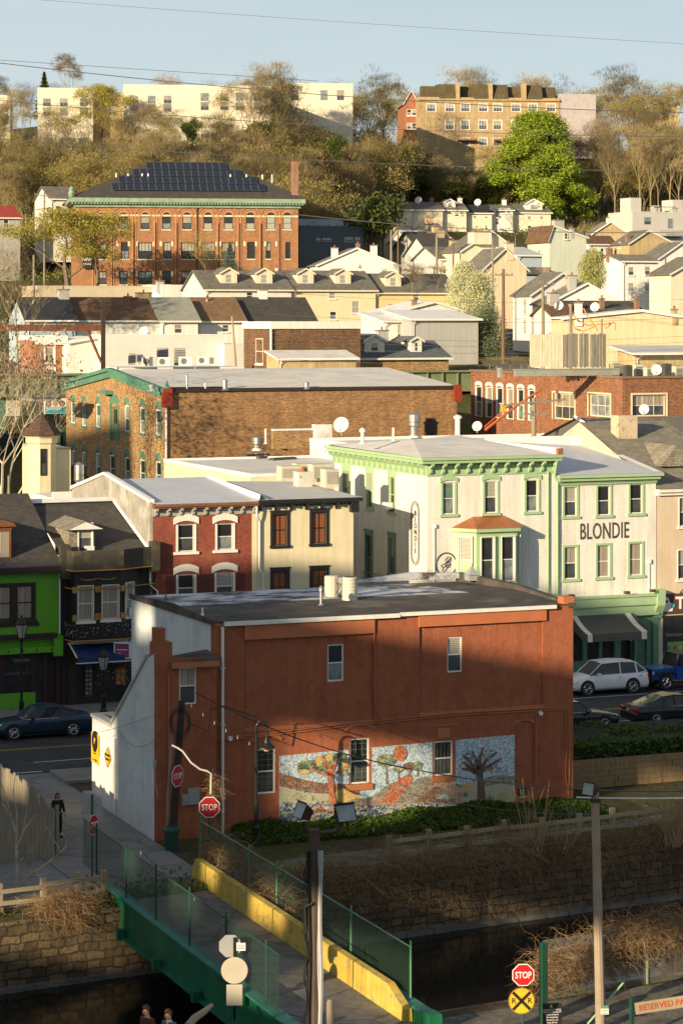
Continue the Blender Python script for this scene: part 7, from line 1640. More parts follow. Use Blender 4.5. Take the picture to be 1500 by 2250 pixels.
for s_ in (-1,1):
    m = MB();m.disc((.1,s_ * .58,.9),.1,(-1,0,0),.03,14);m.build('headlight',pm('headlight_lens',(.5,.52,.55),.1),t);m = MB();m.box(1.55,1.65,min(s_ * .8,s_ * 1.0),max(s_ * .8,s_ * 1.0),1.25,1.42);m.build('mirror',black_p,t)
    for x in (.75,3.35):
        m = MB();m.disc((0,-.12,0),.42,(0,1,0),.24,22);wh = m.build('wheel',rubber,t,loc=(x,s_ * .76,.42));m = MB();m.disc((0,s_ * .121,0),.25,(0,s_,0),.006,16,1);[m.tube([(0,s_ * .13,0),(.24 * math.cos(2 * PI * k / 5),s_ * .13,.24 * math.sin(2 * PI * k / 5))],.035,4) for k in range(5)];m.tube([(.25 * math.cos(2 * PI * k / 20),s_ * .128,.25 * math.sin(2 * PI * k / 20)) for k in range(21)],.018,4);link('rim',m.mesh('rim',[chrome,black_m]),wh)
# ---- people: one skinned surface per body, clothes as children grown on the same joints
skin_m = pm('skin',(.50,.27,.17),.55,var=.05,bump=0);hair_m = pm('dark_hair',(.02,.013,.01),.6,var=.3,vs=20,bump=.6,bs=60)
def skinned(name,chains,mt,parent,root_first=True,sub=2):
    V,E,Rr = [],[],[];idx = {}
    for ch in chains:
        prev = None
        for (p,r) in ch:
            k = tuple(round(c,4) for c in p)
            if k not in idx: idx[k] = len(V);V.append(p);Rr.append(r)
            i = idx[k]
            if prev is not None and prev != i: E.append((prev,i))
            prev = i
    me = bpy.data.meshes.new(name);me.from_pydata(V,E,[]);me.materials.append(mt);o = link(name,me,parent)
    md = o.modifiers.new('skin','SKIN');md.use_smooth_shade = True
    for i,r in enumerate(Rr): sv = me.skin_vertices[0].data[i];rr_ = r if isinstance(r,tuple) else (r,r);sv.radius = rr_
    me.skin_vertices[0].data[0].use_root = True
    sm = o.modifiers.new('sub','SUBSURF');sm.levels = sub;sm.render_levels = sub
    return o
def hand(side,wr,d,curl=.5):
    """palm and five bent fingers from wrist wr heading d (a unit vector, mostly down)"""
    w_,d_ = Vector(wr),Vector(d).normalized();sdv = Vector((0,-1,0));out = Vector((side,0,0));ch = [];palm = w_ + d_ * .05
    ch.append([(tuple(w_),(.028,.02)),(tuple(palm),(.04,.018)),(tuple(w_ + d_ * .085),(.042,.016))])
    for k,(o,l_) in enumerate(((-.030,.062),(-.010,.074),(.011,.070),(.031,.054))):
        b = w_ + d_ * .085 + sdv * o * -1;c1 = b + d_ * l_ * .5 - out * .012 * curl;c2 = c1 + d_ * l_ * .5 - out * .028 * curl;ch.append([(tuple(w_ + d_ * .085),(.042,.016)),(tuple(b),.009),(tuple(c1),.0085),(tuple(c2),.007)])
    tb = palm + sdv * .035;ch.append([(tuple(palm),(.04,.018)),(tuple(tb),.011),(tuple(tb + sdv * .022 + d_ * .03),.009)]);return ch
def person(name,label,loc,rz,H=1.72,top=None,trousers=None,hairc=None,hood=False,step=.12,armbend=.1,tophide=None,collar=None,headtilt=0,shoes=None,hairlong=False):
    t = thing(name,label,'person',loc,rz);k = H / 1.72;v = lambda x,y,z: (x * k,y * k,z * k)
    pel,wst_,ch_,nk,hd = v(0,0,.92),v(0,0,1.08),v(0,-.01,1.32),v(0,0,1.45),v(0,-.02 - headtilt * .04,1.60)
    hips = {s: v(s * .09,0,.86) for s in (-1,1)};knee = {s: v(s * .10,-.04 - s * step * .4,.48) for s in (-1,1)};ank = {s: v(s * .10,-s * step,.08) for s in (-1,1)};toe = {s: v(s * .12,-s * step - .16,.035) for s in (-1,1)}
    sh = {s: v(s * .17,0,1.39) for s in (-1,1)};el = {s: v(s * .24,.03,1.12) for s in (-1,1)};wr = {s: v(s * .25,-.06 - armbend,.90 + armbend * .4) for s in (-1,1)}
    ch = [[(pel,(.15,.10)),(wst_,(.13,.09)),(ch_,(.15,.10)),(nk,.055),(v(0,-.01,1.52),(.06,.07)),(hd,(.075,.092)),(v(0,-.01 - headtilt * .05,1.67),(.06,.075))]]
    for s in (-1,1):
        ch.append([(pel,(.15,.10)),(hips[s],.085),(knee[s],.055),(v(s * .10,-s * step * .8 + .02,.28),.05),(ank[s],.036),(toe[s],(.035,.028))])
        ch.append([(ch_,(.15,.10)),(sh[s],.058),(el[s],.042),(wr[s],(.028,.02))]);ch += hand(s,wr[s],(0,-.25,-1))
    body = skinned('body',ch,skin_m,t)
    e = .022
    tc_ = [[(v(0,0,.88),(.16,.115)),(wst_,(.155,.115)),(ch_,(.175,.125)),(v(0,0,1.43),(.08,.08))]]
    for s in (-1,1): tc_.append([(ch_,(.175,.125)),(sh[s],.08),(el[s],.06),(v(s * .25,-.055 - armbend * .9,.93 + armbend * .4),.045)])
    skinned('jacket',tc_,top,t)
    if trousers:
        pc_ = [[(pel,(.155,.115))]];pc_ = []
        for s in (-1,1): pc_.append([(pel,(.155,.115)),(hips[s],.10),(knee[s],.072),(v(s * .10,-s * step * .95 + .0,.12),.055)])
        skinned('trousers',pc_,trousers,t)
        for s in (-1,1): skinned('shoe',[[(v(s * .10,-s * step + .03,.055),.05),(v(s * .115,-s * step - .10,.045),.045),(v(s * .12,-s * step - .19,.035),.033)]],shoes or black_p,t)
    hc = hairc or hair_m;hz = 1.60 * k;hy = (-.02 - headtilt * .04) * k;m = MB()
    rnd = random.Random(4);R1,R2 = .105 * k,.12 * k
    m2 = MB()
    if hood:
        skinned('hood',[[(v(0,.05,1.44),(.11,.09)),(v(0,.035,1.56),(.115,.10)),(v(0,.02,1.66),(.10,.10)),(v(0,.02,1.72),(.05,.06))]],hc,t)
    else:
        for i in range(9):
            for j in range(16):
                th_,ph_ = PI * (i / 9) * .62,2 * PI * j / 16
                if i > 4 and math.sin(ph_) < -.35: continue
                c = Vector((R1 * .88 * math.sin(th_) * math.cos(ph_),hy + .012 + R1 * 1.02 * math.sin(th_) * math.sin(ph_),hz + .055 * k + R1 * .95 * math.cos(th_)));r_ = .022 * k * rnd.uniform(.8,1.3)
                c += Vector((rnd.uniform(-1,1),rnd.uniform(-1,1),rnd.uniform(-1,1))) * .006
                m2.lathe([(r_ * .5,c.z - r_ * .8),(r_,c.z),(r_ * .5,c.z + r_ * .8)],c.x,c.y,6)
        m2.build('hair',hc,t,smooth=True)
    f = MB();fy = hy - .098 * k
    for s in (-1,1): f.disc((s * .03 * k,fy + .012,hz + .005),.011 * k,(0,-1,0),.004,8,0);f.box(s * .03 * k - .017,s * .03 * k + .017,fy + .006,fy + .014,hz + .024,hz + .030,2)
    f.box(-.022 * k,.022 * k,fy + .012,fy + .02,hz - .052,hz - .044,1);f.prism([(-.012,hz - .02),(.012,hz - .02),(.004,hz + .015),(-.004,hz + .015)],fy - .012,fy + .02,'y',3)
    f.build('face_features',[black_p,pm('lips',(.35,.10,.08)),hc,skin_m],t)
    for s in (-1,1): f = MB();f.disc((s * .078 * k,hy + .01,hz - .005),.028 * k,(s,0,0),.012,10);f.build('ear',skin_m,t)
    if collar:
        f = MB();f.lathe([(.085 * k,1.40 * k),(.075 * k,1.47 * k),(.065 * k,1.48 * k),(.07 * k,1.40 * k)],0,-.005,14);f.build('collar',collar,t)
    return t
bk1 = pm('black_cloth',(.012,.012,.013),.9,var=.3,vs=6)
P = S.W(*S.onZ(127,1838,.01));person('person','person walking down the lane in black jacket, black trousers and black hood',(P.x,P.y,.01),R(20),1.68,bk1,bk1,hairc=bk1,hood=True)
p1 = at(324,2210,63.6);person('person','person with short dark hair in a brown hoodie on the near bank',(p1.x,p1.y,p1.z - 1.74),R(-40),1.72,pm('brown_hoodie',(.10,.04,.025),.9,var=.15,vs=4),bk1,headtilt=1)
p1 = at(372,2219,63.3);person('person','person with curly brown hair in blue denim with white collar, on the near bank',(p1.x,p1.y,p1.z - 1.74),R(-35),1.72,pm('denim',(.08,.13,.20),.9,var=.2,vs=6),bk1,hairc=pm('brown_hair',(.06,.03,.015),.6,var=.3,vs=20,bump=.5),headtilt=1,collar=white_p)
t = thing('log','sunlit driftwood log at the foot of the bridge girder','log',at(412,2255,66));a_,b_ = at(412,2258,66),at(465,2212,68);m = MB();d_ = b_ - a_;m.tube([(0,0,0),tuple(d_ * .3 + Vector((0,0,.05))),tuple(d_ * .7),tuple(d_)],[.1,.11,.09,.06],8);m.build('log',wood_t,t)
# ================================================================== THE TOWN BEHIND
pw = siding('cream_white_siding',(.70,.68,.60),.2,False,.86)
pw2 = siding('pale_grey_siding',(.56,.57,.55),.2,False,.84)
ylw = siding('pale_yellow_siding',(.70,.62,.40),.3,True,.9)
ylw2 = siding('deep_yellow_siding',(.68,.54,.28),.3,True,.9)
stw = pm('white_stucco',(.80,.78,.72),.85,var=.05,streak=.3,vs=.5)
stc = pm('warm_cream_stucco',(.76,.68,.50),.85,var=.05,streak=.3,vs=.5)
stp = pm('peach_stucco',(.74,.62,.43),.85,var=.06,streak=.35,vs=.5)
stg = pm('pale_green_stucco',(.56,.60,.50),.85,var=.05,streak=.2,vs=.5)
stb = pm('stained_beige_stucco',(.52,.40,.22),.9,var=.12,streak=.5,vs=.5,col2=(.40,.29,.14),st=(.5,.66),ss=.4)
gry = pm('grey_stucco',(.42,.42,.40),.85,var=.06,streak=.25,vs=.5)
navy = siding('navy_cladding',(.035,.06,.085),.25,False,.7)
blu = pm('pale_blue_cladding',(.36,.45,.50),.7,var=.05)
w_,b_,g_,f_d = 'far','far_b','far_g','far_d'
brc = brick('chimney_brick',(.34,.14,.07),(.26,.10,.05),(.3,.24,.18))
# old school with solar panels -------------------------------------------------
sroot,sf = house('school_building','large orange brick school building with arched windows, green cornice and solar panels','building',167,655,440,625,330,14,('flat',.0),orbr,shd,ext=6,th=R(9),
    wins=[(x - 9.5,476,1.2,1.75,'school') for x in (225,271,319,366,411,457,502,550,595,631)] + [(x - 7,532,1.1,2.3,'school1') for x in (225,273,366,550)] + [(x - 4,532,.7,2.3,'school1') for x in (588,631)] + [(x - 15,533,1.9,2.25,'school2') for x in (319,413,457,502)]
    + [(x - 8,596,1.1,1.8,'school1') for x in (225,271,366,550,596,631)] + [(x - 15,596,1.9,1.8,'school2') for x in (319,413,457,502)])
SW,SH = sroot['_W'],sroot['_H']
m = MB();m.box(-.9,SW + .9,-.9,.0,SH - .25,SH + .35);m.box(-.6,SW + .6,-.6,0,SH - .55,SH - .251);m.box(-.3,SW + .3,-.3,0,SH - .9,SH - .551);m.box(-.9,0,0,14,SH - .25,SH + .35)
for i in range(74): x = -.5 + (SW + 1) * i / 73;m.box(x - .12,x + .12,-.8,-.31,SH - .5,SH - .26)
m.lathe([(.35,SH + .35),(.5,SH + .9),(.3,SH + 1.3),(.4,SH + 1.5),(.05,SH + 1.9)],-.6,-.5,8);m.build('cornice',copper,sroot)
m = MB();rh = zat(358,345) - sf.oz;e = .95;q = [(-e,-e,SH + .36),(SW + e,-e,SH + .36),(SW + e,24,SH + .36),(-e,24,SH + .36)];r0,r1 = (SW * .37,10,rh),(SW * .70,10,rh)
m.add(q + [r0,r1,(r1[0],13,rh),(r0[0],13,rh)],[(0,1,5,4),(1,2,6,5),(2,3,7,6),(3,0,4,7),(4,5,6,7)]);m.build('hip_roof',shd,sroot)
pv = MB();pvm = pm('solar_cell',(.008,.010,.018),.2,var=.2,spec=.8);nrm_dy,nrm_dz = 10 + e,rh - SH - .36
for k,(pa_x,pb_x) in enumerate(((247,585),(262,567),(293,533),(323,500))):
    t0 = .16 + k * .195;t1 = t0 + .175;y0,z0 = -e + nrm_dy * t0,SH + .36 + nrm_dz * t0 + .25;y1,z1 = -e + nrm_dy * t1,SH + .36 + nrm_dz * t1 + .25
    ax0,ax1 = sf.onB(pa_x,400,y0)[0],sf.onB(pb_x,400,y0)[0];n_ = int(round((ax1 - ax0) / 1.0));s_ = (ax1 - ax0) / n_
    for i in range(n_):
        for j in range(2):
            ya,yb_ = y0 + (y1 - y0) * j / 2,y0 + (y1 - y0) * (j + 1) / 2;za,zb_ = z0 + (z1 - z0) * j / 2,z0 + (z1 - z0) * (j + 1) / 2
            xa,xb_ = ax0 + s_ * i,ax0 + s_ * (i + 1);pv.add([(xa,ya,za),(xb_,ya,za),(xb_,yb_,zb_),(xa,yb_,zb_)],[(0,1,2,3)],1)
            pv.add([(xa + .05,ya + .04,za + .03),(xb_ - .05,ya + .04,za + .03),(xb_ - .05,yb_ - .04,zb_ + .03),(xa + .05,yb_ - .04,zb_ + .03)],[(0,1,2,3)],0)
pv.build('solar_array',[pvm,pm('panel_rim',(.13,.14,.15),.4)],sroot)
u,z = sf.onB(649,350,0);m = MB();m.box(u - .45,u + .45,.2,1.3,SH,z - .25,0);m.box(u - .55,u + .55,.1,1.4,z - .25,z,1);m.build('chimney',[brc,rust],sroot)
m = MB();z1 = sf.onB(400,474,0)[1];m.box(0,SW,-.05,-.002,z1 - .12,z1 + .12)
for x in (271,319,366,411,457,502,550,595): u,z = sf.onB(x,450,0);m.box(u - .16,u + .16,-.08,-.002,z - .25,z + .25)
m.build('stone_band',cream_w,sroot)
m = MB()
for px in (247,295,343,389,434,480,527,574,614): u = sf.onB(px,450,0)[0];m.box(u - .045,u + .045,-.14,-.002,-4,SH - 3)
m.box(sf.onB(433,450,0)[0] - .08,sf.onB(433,450,0)[0] + .08,-.2,-.15,0,SH - .4)
m.build('downspout',pm('dark_bronze',(.05,.035,.025),.6),sroot)
m = MB()
for i,px in enumerate((225,271,319,366,411,457,502,550,595)):
    for zz in (533,598):
        for s_ in (-1,1):
            if px in (225,411): continue
            u,z = sf.onB(px,zz,0);u += s_ * (1.15 if px in (319,457,502) else .78);m.box(u - .14,u + .14,-.035,-.002,z - .5,z + .15)
m.build('stone_quoin',cream_w,sroot)
m = MB()
for px in (225,271,319,366,411,457,502,550,595):
    u,z = sf.onB(px,475,0)
    for r_,t_ in ((1.28,.10),(.88,.09)): A = [(u + r_ * math.cos(PI * k / 14),z + r_ * math.sin(PI * k / 14)) for k in range(15)];B = [(u + (r_ + t_) * math.cos(PI * k / 14),z + (r_ + t_) * math.sin(PI * k / 14)) for k in range(15)];m.prism(A + B[::-1],-.09,-.001)
    m.box(u - 1.38,u - 1.24,-.07,-.001,-4,z);m.box(u + 1.24,u + 1.38,-.07,-.001,-4,z)
m.build('brick_arch',pm('tan_arch_brick',(.46,.22,.10)),sroot)
m = MB();u0,z0 = sf.onB(181,590,0);u1,z1 = sf.onB(201,474,0);m.box(u0,u1,-.5,-.4,z0,z1);m.build('banner',pm('black_banner',(.02,.02,.022),.7),sroot)
text('NEW','lettering',.55,white_s,sroot,((u0 + u1) / 2,-.52,z0 + 1.2));text('LEASING','lettering',.42,white_s,sroot,((u0 + u1) / 2,-.52,z0 + .6),sx=.7)
o = text('DWELL','lettering',.9,white_s,sroot,((u0 + u1) / 2,-.52,(z0 + z1) / 2 + .8));o.rotation_euler = (R(90),R(90),0)
m = MB()
for px,py in ((312,355),(325,353),(505,357),(540,366),(575,378),(596,380),(281,366),(255,378)): u,z = sf.onB(px,py,6);rzz = SH + .36 + (rh - SH - .36) * .55;m.lathe([(.11,rzz - .6),(.11,rzz + .55)],u,5.1,6)
m.pieces('roof_vent',white_p,sroot)
H = house
H('house','white clapboard house with grey roof standing left of the brick school','house',112,168,437,500,352,9,('gx',412),pw,shg,wins=[(122,452,.9,1.3,w_),(147,452,.9,1.3,w_)])
H('house','small house with red roof at the far left behind the budding trees','house',-30,45,478,540,345,9,('gx',455),gry,pm('red_metal_roof',(.34,.05,.03),.6),wins=[(8,482,.8,1.2,w_)])
H('warehouse','dark navy clad modern block with small square windows beside the school','building',657,799,500,600,345,10,('flat',.3),navy,tpo_g,wins=[(694,523,.7,.5,g_),(709,523,1.3,.5,g_),(757,521,1.3,.7,g_),(780,521,.8,.7,g_),(730,560,.8,.6,g_)])
H('house','pale blue upper storey with flat roof behind the navy block','building',652,770,488,520,358,8,('flat',.5),blu,tpo_g,wins=[(670,492,.8,.5,w_),(718,492,.8,.5,w_)])
H('house','white gabled wall with two chimneys in front of the navy block','house',697,876,583,645,312,5,('gy',546,.48),stw,shg,th=R(12),chim=((.22,.1,1.2,.8,stw),(.70,.1,1.3,.8,stw),(.5,.05,.6,.5,brc)),wins=[(838,590,.8,.6,w_)])
# dormered row
for k,(x0,x1,ye,yr,wm,lb,dm,wn) in enumerate(((452,640,636,597,pw,'cream end unit of the dormered row, farthest left',(510,588),[(541,642,.85,.8,w_)]),(641,825,637,597,ylw,'pale yellow middle unit of the dormered row',(679,761),[(723,642,.85,.8,b_),(773,661,1.0,1.5,b_),(724,684,.9,1.0,w_)]),(826,1004,643,604,ylw2,'deep yellow right unit of the dormered row, with one dormer',(872,),[(906,646,.9,.8,w_),(852,667,1.0,1.0,b_)]))):
    H('row_house',lb,'house',x0,x1,ye,722,288 + 4.5 * k,8.5,('gx',yr),wm,shg,wins=wn,dormers=[(d,2.1,1.35,'far_b') for d in dm],trim=stc,group='row of dormered houses',chim=((.97,.5,.5,.25,stw),))
# white back walls with coloured roofs
H('low_building','long low warehouse wall in grey and cream panels below the school','building',84,355,630,668,300,8,('flat',.15),siding('panel_beige',(.52,.45,.32),.4,True,.85),tpo_w,chim=())
H('low_building','long low white parapet wall below the school, left of the dormered row','building',356,452,629,668,302,8,('flat',.2),stw,tpo_w,chim=((.0,.1,.6,.9,gry),))
for k,(x0,x1,rm,lb,wn,ch) in enumerate(((60,166,shn,'navy roofed rear house, farthest left of the low row',[(114,722,.7,.5,w_)],((.95,.5,.9,1.1,gry),)),(166.5,354,shb,'brown roofed rear house, widest of the low row',[(304,711,.9,.9,w_)],((.93,.55,.8,1.5,stb),(.72,.45,.4,.7,rust))),
        (354.5,435,pm('grey_felt_roof',(.26,.26,.22),.9),'grey felt roofed rear house in the low row',[(383,712,.9,1.0,w_)],()),(435.5,537,sht,'tan roofed rear house in the low row',[(488,713,.8,.8,w_)],((.38,.4,.4,.12,white_p),)),(537.5,692,shd,'black roofed rear house at the right end of the low row',[],((.42,.5,.9,.95,stw),(.9,.5,.4,.15,grey_m))))):
    H('row_house',lb,'house',x0,x1,703 + k * .6,760,250 + k * 3.2,7.5,('gx',656),stw if k else blu,rm,wins=wn,group='low row of rear houses',chim=ch)
pipe = [at(214,700,236),at(460,700,240)]
H('building','big white clapboard rear wall behind the air handlers','building',232,492,738,812,226,5,('flat',.1),siding('white_wide_siding',(.70,.68,.62),.28,False,.86),tpo_w)
H('building','lower white clapboard extension left of the dark brick block','building',493,536,757,812,229,5,('flat',.1),siding('white_wide_siding',(.70,.68,.62),.28,False,.86),tpo_w)
redh = brick('orange_red_brick',(.42,.13,.05),(.34,.10,.04),(.36,.2,.12));wst('far_arch',white_p,g_dark,g_dk2,trim=white_p,tw=.14,sill=white_p,hood=white_p,ht='seg',hh=.35,over=.02,fw=.08)
hr,hf = H('brick_house','small orange brick house with white arched windows at the left, before the low row','house',80,150,748,830,228,6,('flat',.45),redh,tpo_w,wins=[(100,762,.85,1.5,'far_arch'),(100,816,.85,1.2,'far_arch')],trim=stw)
m = MB();m.box(-.1,hr['_W'] + .1,-.25,0,hr['_H'] - .4,hr['_H']);m.build('cornice',stw,hr)
H('house_wing','white gabled clapboard wing joined to the small orange brick house','house',150.5,222,753,830,227,6,('gy',742,.85),pw,tpo_w)
# dark brick block
dbr,dbf = H('brick_block','dark brown brick block with white parapet and bricked arched window','building',597,792,722,806,216,7.4,('flat',.0),darkbr,tpo_w,ext=6)
Wd,Hd = dbr['_W'],dbr['_H'];m = MB();m.box(-.12,Wd + .1,-.12,.3,Hd - .02,Hd + .62);m.box(-.12,.3,.3,7.5,Hd - .02,Hd + .62);m.build('parapet',white_p,dbr);m = MB();m.tube([(-.1,-.12,Hd),(-.1,-.12,-4)],.11,6);m.build('downspout',white_p,dbr)
put_window(dbr,1.9,2.3,'blank_arch' if 0 else 'far_b',(-.02,3.2,Hd - 3.2),-PI / 2)
H('low_roof','low white coped roof against the foot of the dark brick block','building',612,782,790,812,209,3,('shed',773),stb,tpo,oh=.25)
H('house','pale blue grey roofed house with two white dormers behind the mill','house',792,985,788,830,221,8,('gx',752),warmbr,shbl,dormers=[(833,2.0,1.2,'far'),(925,1.1,1.2,'far')],trim=pw,chim=((.45,.55,1.2,1.0,gry),))
H('house','tall pale grey stucco wall with white lean-to roof, left of the blossoming tree','house',905,1050,703,812,238,7,('shed',684),gry,tpo_w,oh=.35)
H('house','white rear extension with tall window left of the grey stucco wall','house',843,904,707,800,240,6,('shed',690),pw,tpo_w,wins=[(872,712,1.1,1.9,w_)])
H('house','low white gabled rooftop with dark triangular vent behind the grey wall','house',850,1036,690,720,248,7,('gy',664,.55),stw,tpo_w,chim=((.35,.1,.6,.5,brc),))
# street row receding up the hill
SFa = R(22)
for k,(x0,x1,ye,yr,yb,D,wm,rm,lb) in enumerate(((893,985,520,492,640,372,stc,shg,'cream stucco end house at the top of the receding street row'),(905,985,532,508,640,360,pw2,tpo_g,'grey white house with pale roof, second in the receding street row'),(918,1000,545,512,645,348,gry,shd,'dark fronted house, third in the receding street row'),(945,1010,560,522,650,336,pw2,shd,'white house with black roof, fourth in the receding street row'),(965,1040,570,545,650,326,pw2,shg,'pale house nearest the bare shrubs in the receding street row'))):
    H('row_house',lb,'house',x0,x1,ye,yb,D,9,('gx',yr),wm,rm,lwins=[(x0 - 5,ye + 14,.8,1.3,w_),(x0 - 12,ye + 14,.8,1.3,w_),(x0 - 5,ye + 44,.8,1.3,w_),(x0 - 12,ye + 44,.8,1.3,w_)],wins=[(x0 + 6,ye + 12,.8,1.2,w_),(x0 + 24,ye + 12,.8,1.2,w_)],chim=((.8,.5,1.0,.9,stb),),group='houses stepping up the side street')
H('house','cream gabled house with broad flat chimney breast above the blossoming tree','house',1012,1138,552,660,322,6,('gy',508,.52),stc,shg,chim=((.33,.02,.8,2.6,stc),),wins=[(1020,577,1.2,.35,f_d)])
H('house','tall peach stucco gable with a slim shadowed flue beside the alley','house',1060,1156,592,760,296,6,('gy',547,.5),stp,shg,chim=((.62,.05,1.3,1.0,stp),))
H('house','blue grey lean-to between the cream gable and the deck','house',1137,1190,562,620,318,6,('shed',545),blu,tpo_g)
H('house','tall pale green stucco house with a small red framed gable window','house',1206,1287,521,612,345,7,('gy',497,.10),stg,shb,wins=[(1238,512,.6,.9,'far')],lwins=[(1183,548,.5,1.4,'far')],chim=((.62,.02,.6,.5,gry),(.35,.2,1.3,1.5,gry)),ext=7)
H('house','white stucco house with dark shingles and narrow lit front beside the alley','house',1166,1290,648,765,262,4.5,('gy',600,.55),pw,shg,lwins=[(1152,655,.9,2.0,b_),(1152,690,.9,2.2,b_)],chim=((.97,.3,.8,.6,brc),))
H('house','white gable with pale blue trim between the alley house and the spruce','house',1203,1372,668,760,250,5,('gy',623,.5),stw,shg2,th=R(14),chim=((.33,.1,1.5,.8,gry),(.42,.6,.9,.8,stb)))
H('house','white two storey house with four windows and grey roof behind the small spruce','house',1366,1444,575,690,300,7,('gx',562),stw,shg2,wins=[(1379,586,.85,1.1,w_),(1415,585,.85,1.1,w_),(1379,621,.85,1.1,b_),(1415,621,.85,1.1,b_)],chim=((.0,.5,.8,.6,brc),))
H('house','tall blank white gable behind the two storey white house','house',1432,1560,578,690,318,5,('gy',533,.5),stw,shg)
H('house','cream gable at the right edge above the loft building plant','house',1472,1600,602,700,282,5,('gy',565,.5),stc,shg)
H('house','stained beige gable house below the modern balconied block','house',1381,1480,535,610,352,5,('gy',507,.42),stb,shg,lwins=[(1360,532,.6,.9,w_)],chim=((.08,.3,.9,.6,brc),))
H('house','small beige gabled house with white flue left of the modern block','house',1300,1380,514,600,372,5,('gy',488,.5),stb,shg2,th=R(10),chim=((.45,.1,.8,.4,stw),),wins=[(1302,530,.6,1.0,w_),(1318,532,.6,1.0,w_)])
H('house','low white walled house with brown roof below the stained beige gable','house',1292,1350,536,600,358,4,('gx',520),stw,shb,wins=[(1300,545,.6,1.0,w_),(1318,545,.6,1.0,w_)])
mb,mf = H('apartment_block','modern pale block with roof terrace, stair towers and balcony at the right edge','building',1388,1560,467,560,385,8,('flat',.2),siding('pale_panel',(.52,.50,.46),.6,False,.93),tpo_g,wins=[(1414,477,1.3,1.2,g_),(1466,480,1.0,1.6,g_)])
m = MB();Wm,Hm = mb['_W'],mb['_H'];m.box(0,1.9,.5,4,Hm,Hm + 2.4);m.box(4.2,5.2,.3,1.5,Hm,Hm + 1.2);m.box(7.6,9.5,.5,4,Hm,Hm + 2.2);m.build('stair_tower',siding('pale_panel',(.52,.50,.46),.6,False,.93),mb)
m = MB();[m.tube([(x,.1,Hm),(x,.1,Hm + 1)],.04,4) for x in [2 + i * .8 for i in range(8)]];m.tube([(2,.1,Hm + 1),(8,.1,Hm + 1)],.05,4);m.box(4.7,8.6,-1.0,0,Hm - 3.9,Hm - 3.7);[m.tube([(x,-.95,Hm - 3.7),(x,-.95,Hm - 2.7)],.03,4) for x in [4.7 + i * .3 for i in range(14)]];m.build('railing',black_m,mb)
# top row under the hill
for k,(x0,x1,ye,yr,wm,rm,lb,dm,wn,ch) in enumerate(((846,905,461,446,stc,shg2,'cream house with grey roof at the left end of the top row',(),[],((.08,.5,.7,.7,stw),)),(905.5,972,461,446,stc,shg,'cream house with patched dark roof in the top row',(),[(888,468,.7,.5,w_)],((.8,.5,.7,.6,brc),)),(972.5,1024,462,447,stc,shg2,'cream house with a white box dormer in the top row',((991,1.9,1.0,'far'),),[(998,467,.8,.7,w_)],((.95,.5,.9,.7,stw),)),
        (1024.5,1080,468,452,stc,shn,'cream house with black roof in the top row',(),[(1039,474,.6,.5,w_),(1064,474,.6,.5,w_),(1064,494,.6,.9,w_)],()),(1080.5,1126,462,452,stw,shg,'narrow white house with glazed upper porch in the top row',(),[(1087,458,.6,1.5,w_),(1097,457,1.0,.9,w_),(1112,457,.6,.9,w_),(1087,480,.7,1.1,w_)],((.85,.5,1.0,.7,stw),)),(1126.5,1209,467,450,stc,shg,'pinkish house with a wide white dormer at the right end of the top row',((1176,3.0,1.1,'far_wide'),),[(1158,474,.7,.6,w_),(1185,474,.7,.6,w_),(1158,495,.7,1.0,w_),(1185,495,.7,1.0,w_)],()))):
    H('row_house',lb,'house',x0,x1,ye,530,402 + k * 2,7,('gx',yr),wm,rm,th=R(12),wins=wn,dormers=dm,trim=stw,group='top row of houses under the hill',chim=ch)
# hilltop apartments
def apt(label,x0,x1,yt,yb,D,wm,wins,th=R(6),name='apartment_block'):
    return H(name,label,'building',x0,x1,yt,yb,D,14,('flat',.35),wm,tpo_w,wins=wins,th=th,ext=6)
apw = pm('cream_render',(.66,.60,.47),.8,var=.05,vs=.3)
def aw_(xs,ys,w=1.35,h=1.35,st='apt'): return [(x,y,w,h,st) for x in xs for y in ys]
apt('long cream rendered apartment block on the hilltop above the school, left wing',83,205,197,325,405,apw,aw_((95,132,176),(216,236)) + aw_((94,134,175),(302,),1.6,1.5))
apt('middle wing of the cream hilltop apartments, half hidden by budding trees',206,272,210,322,409,stb,aw_((212,240),(216,236)))
apt('cream hilltop apartment wing behind the tall bare trees',272,596,190,322,405,apw,aw_((286,325,360),(210,228)) + aw_((441,484,518,557),(204,224,285),1.4,1.4))
apt('set back right wing of the cream hilltop apartments with a white roof line',597,775,186,300,425,apw,aw_((607,640,704,740),(198,),1.3,1.8))
apt('cream apartment block cut by the left edge of the picture',-60,23,213,325,400,apw,aw_((1,),(228,252),1.4,1.4))
bt = brick('tan_brick',(.50,.36,.18),(.44,.30,.15),(.42,.34,.2));rr0,rf0 = apt('tan brick terraced apartments with brown mansard roof on the hilltop',918,1228,217,322,455,bt,aw_((937,978,1012,1051,1083,1123,1160,1200),(228,),1.7,1.5,'far_wide') + aw_((978,1012,1051,1083,1123,1160),(264,),1.6,1.8,'far_wide') + aw_((1012,1051,1083),(303,),1.6,1.5,'far_wide'))
Hh,Ww = rr0['_H'],rr0['_W'];mans = shingle('olive_mansard',(.13,.10,.05),(.10,.08,.04))
m = MB();X_ = lambda px: rf0.onB(px,200,0)[0]
for (a_,b_) in ((964,1002),(1040,1116),(1156,1191)): m.prism([(-.25,Hh - .1),(1.0,Hh + 2.9),(3,Hh + 2.9),(3,Hh - .1)],X_(a_),X_(b_),'x')
for (a_,b_) in ((928,964),(1008,1040),(1117,1146),(1191,1224)): m.prism([(1.6,Hh + 1.5),(2.0,Hh + 2.6),(4,Hh + 2.6),(4,Hh - .1),(1.6,Hh - .1)],X_(a_),X_(b_),'x')
m.build('mansard_roof',mans,rr0)
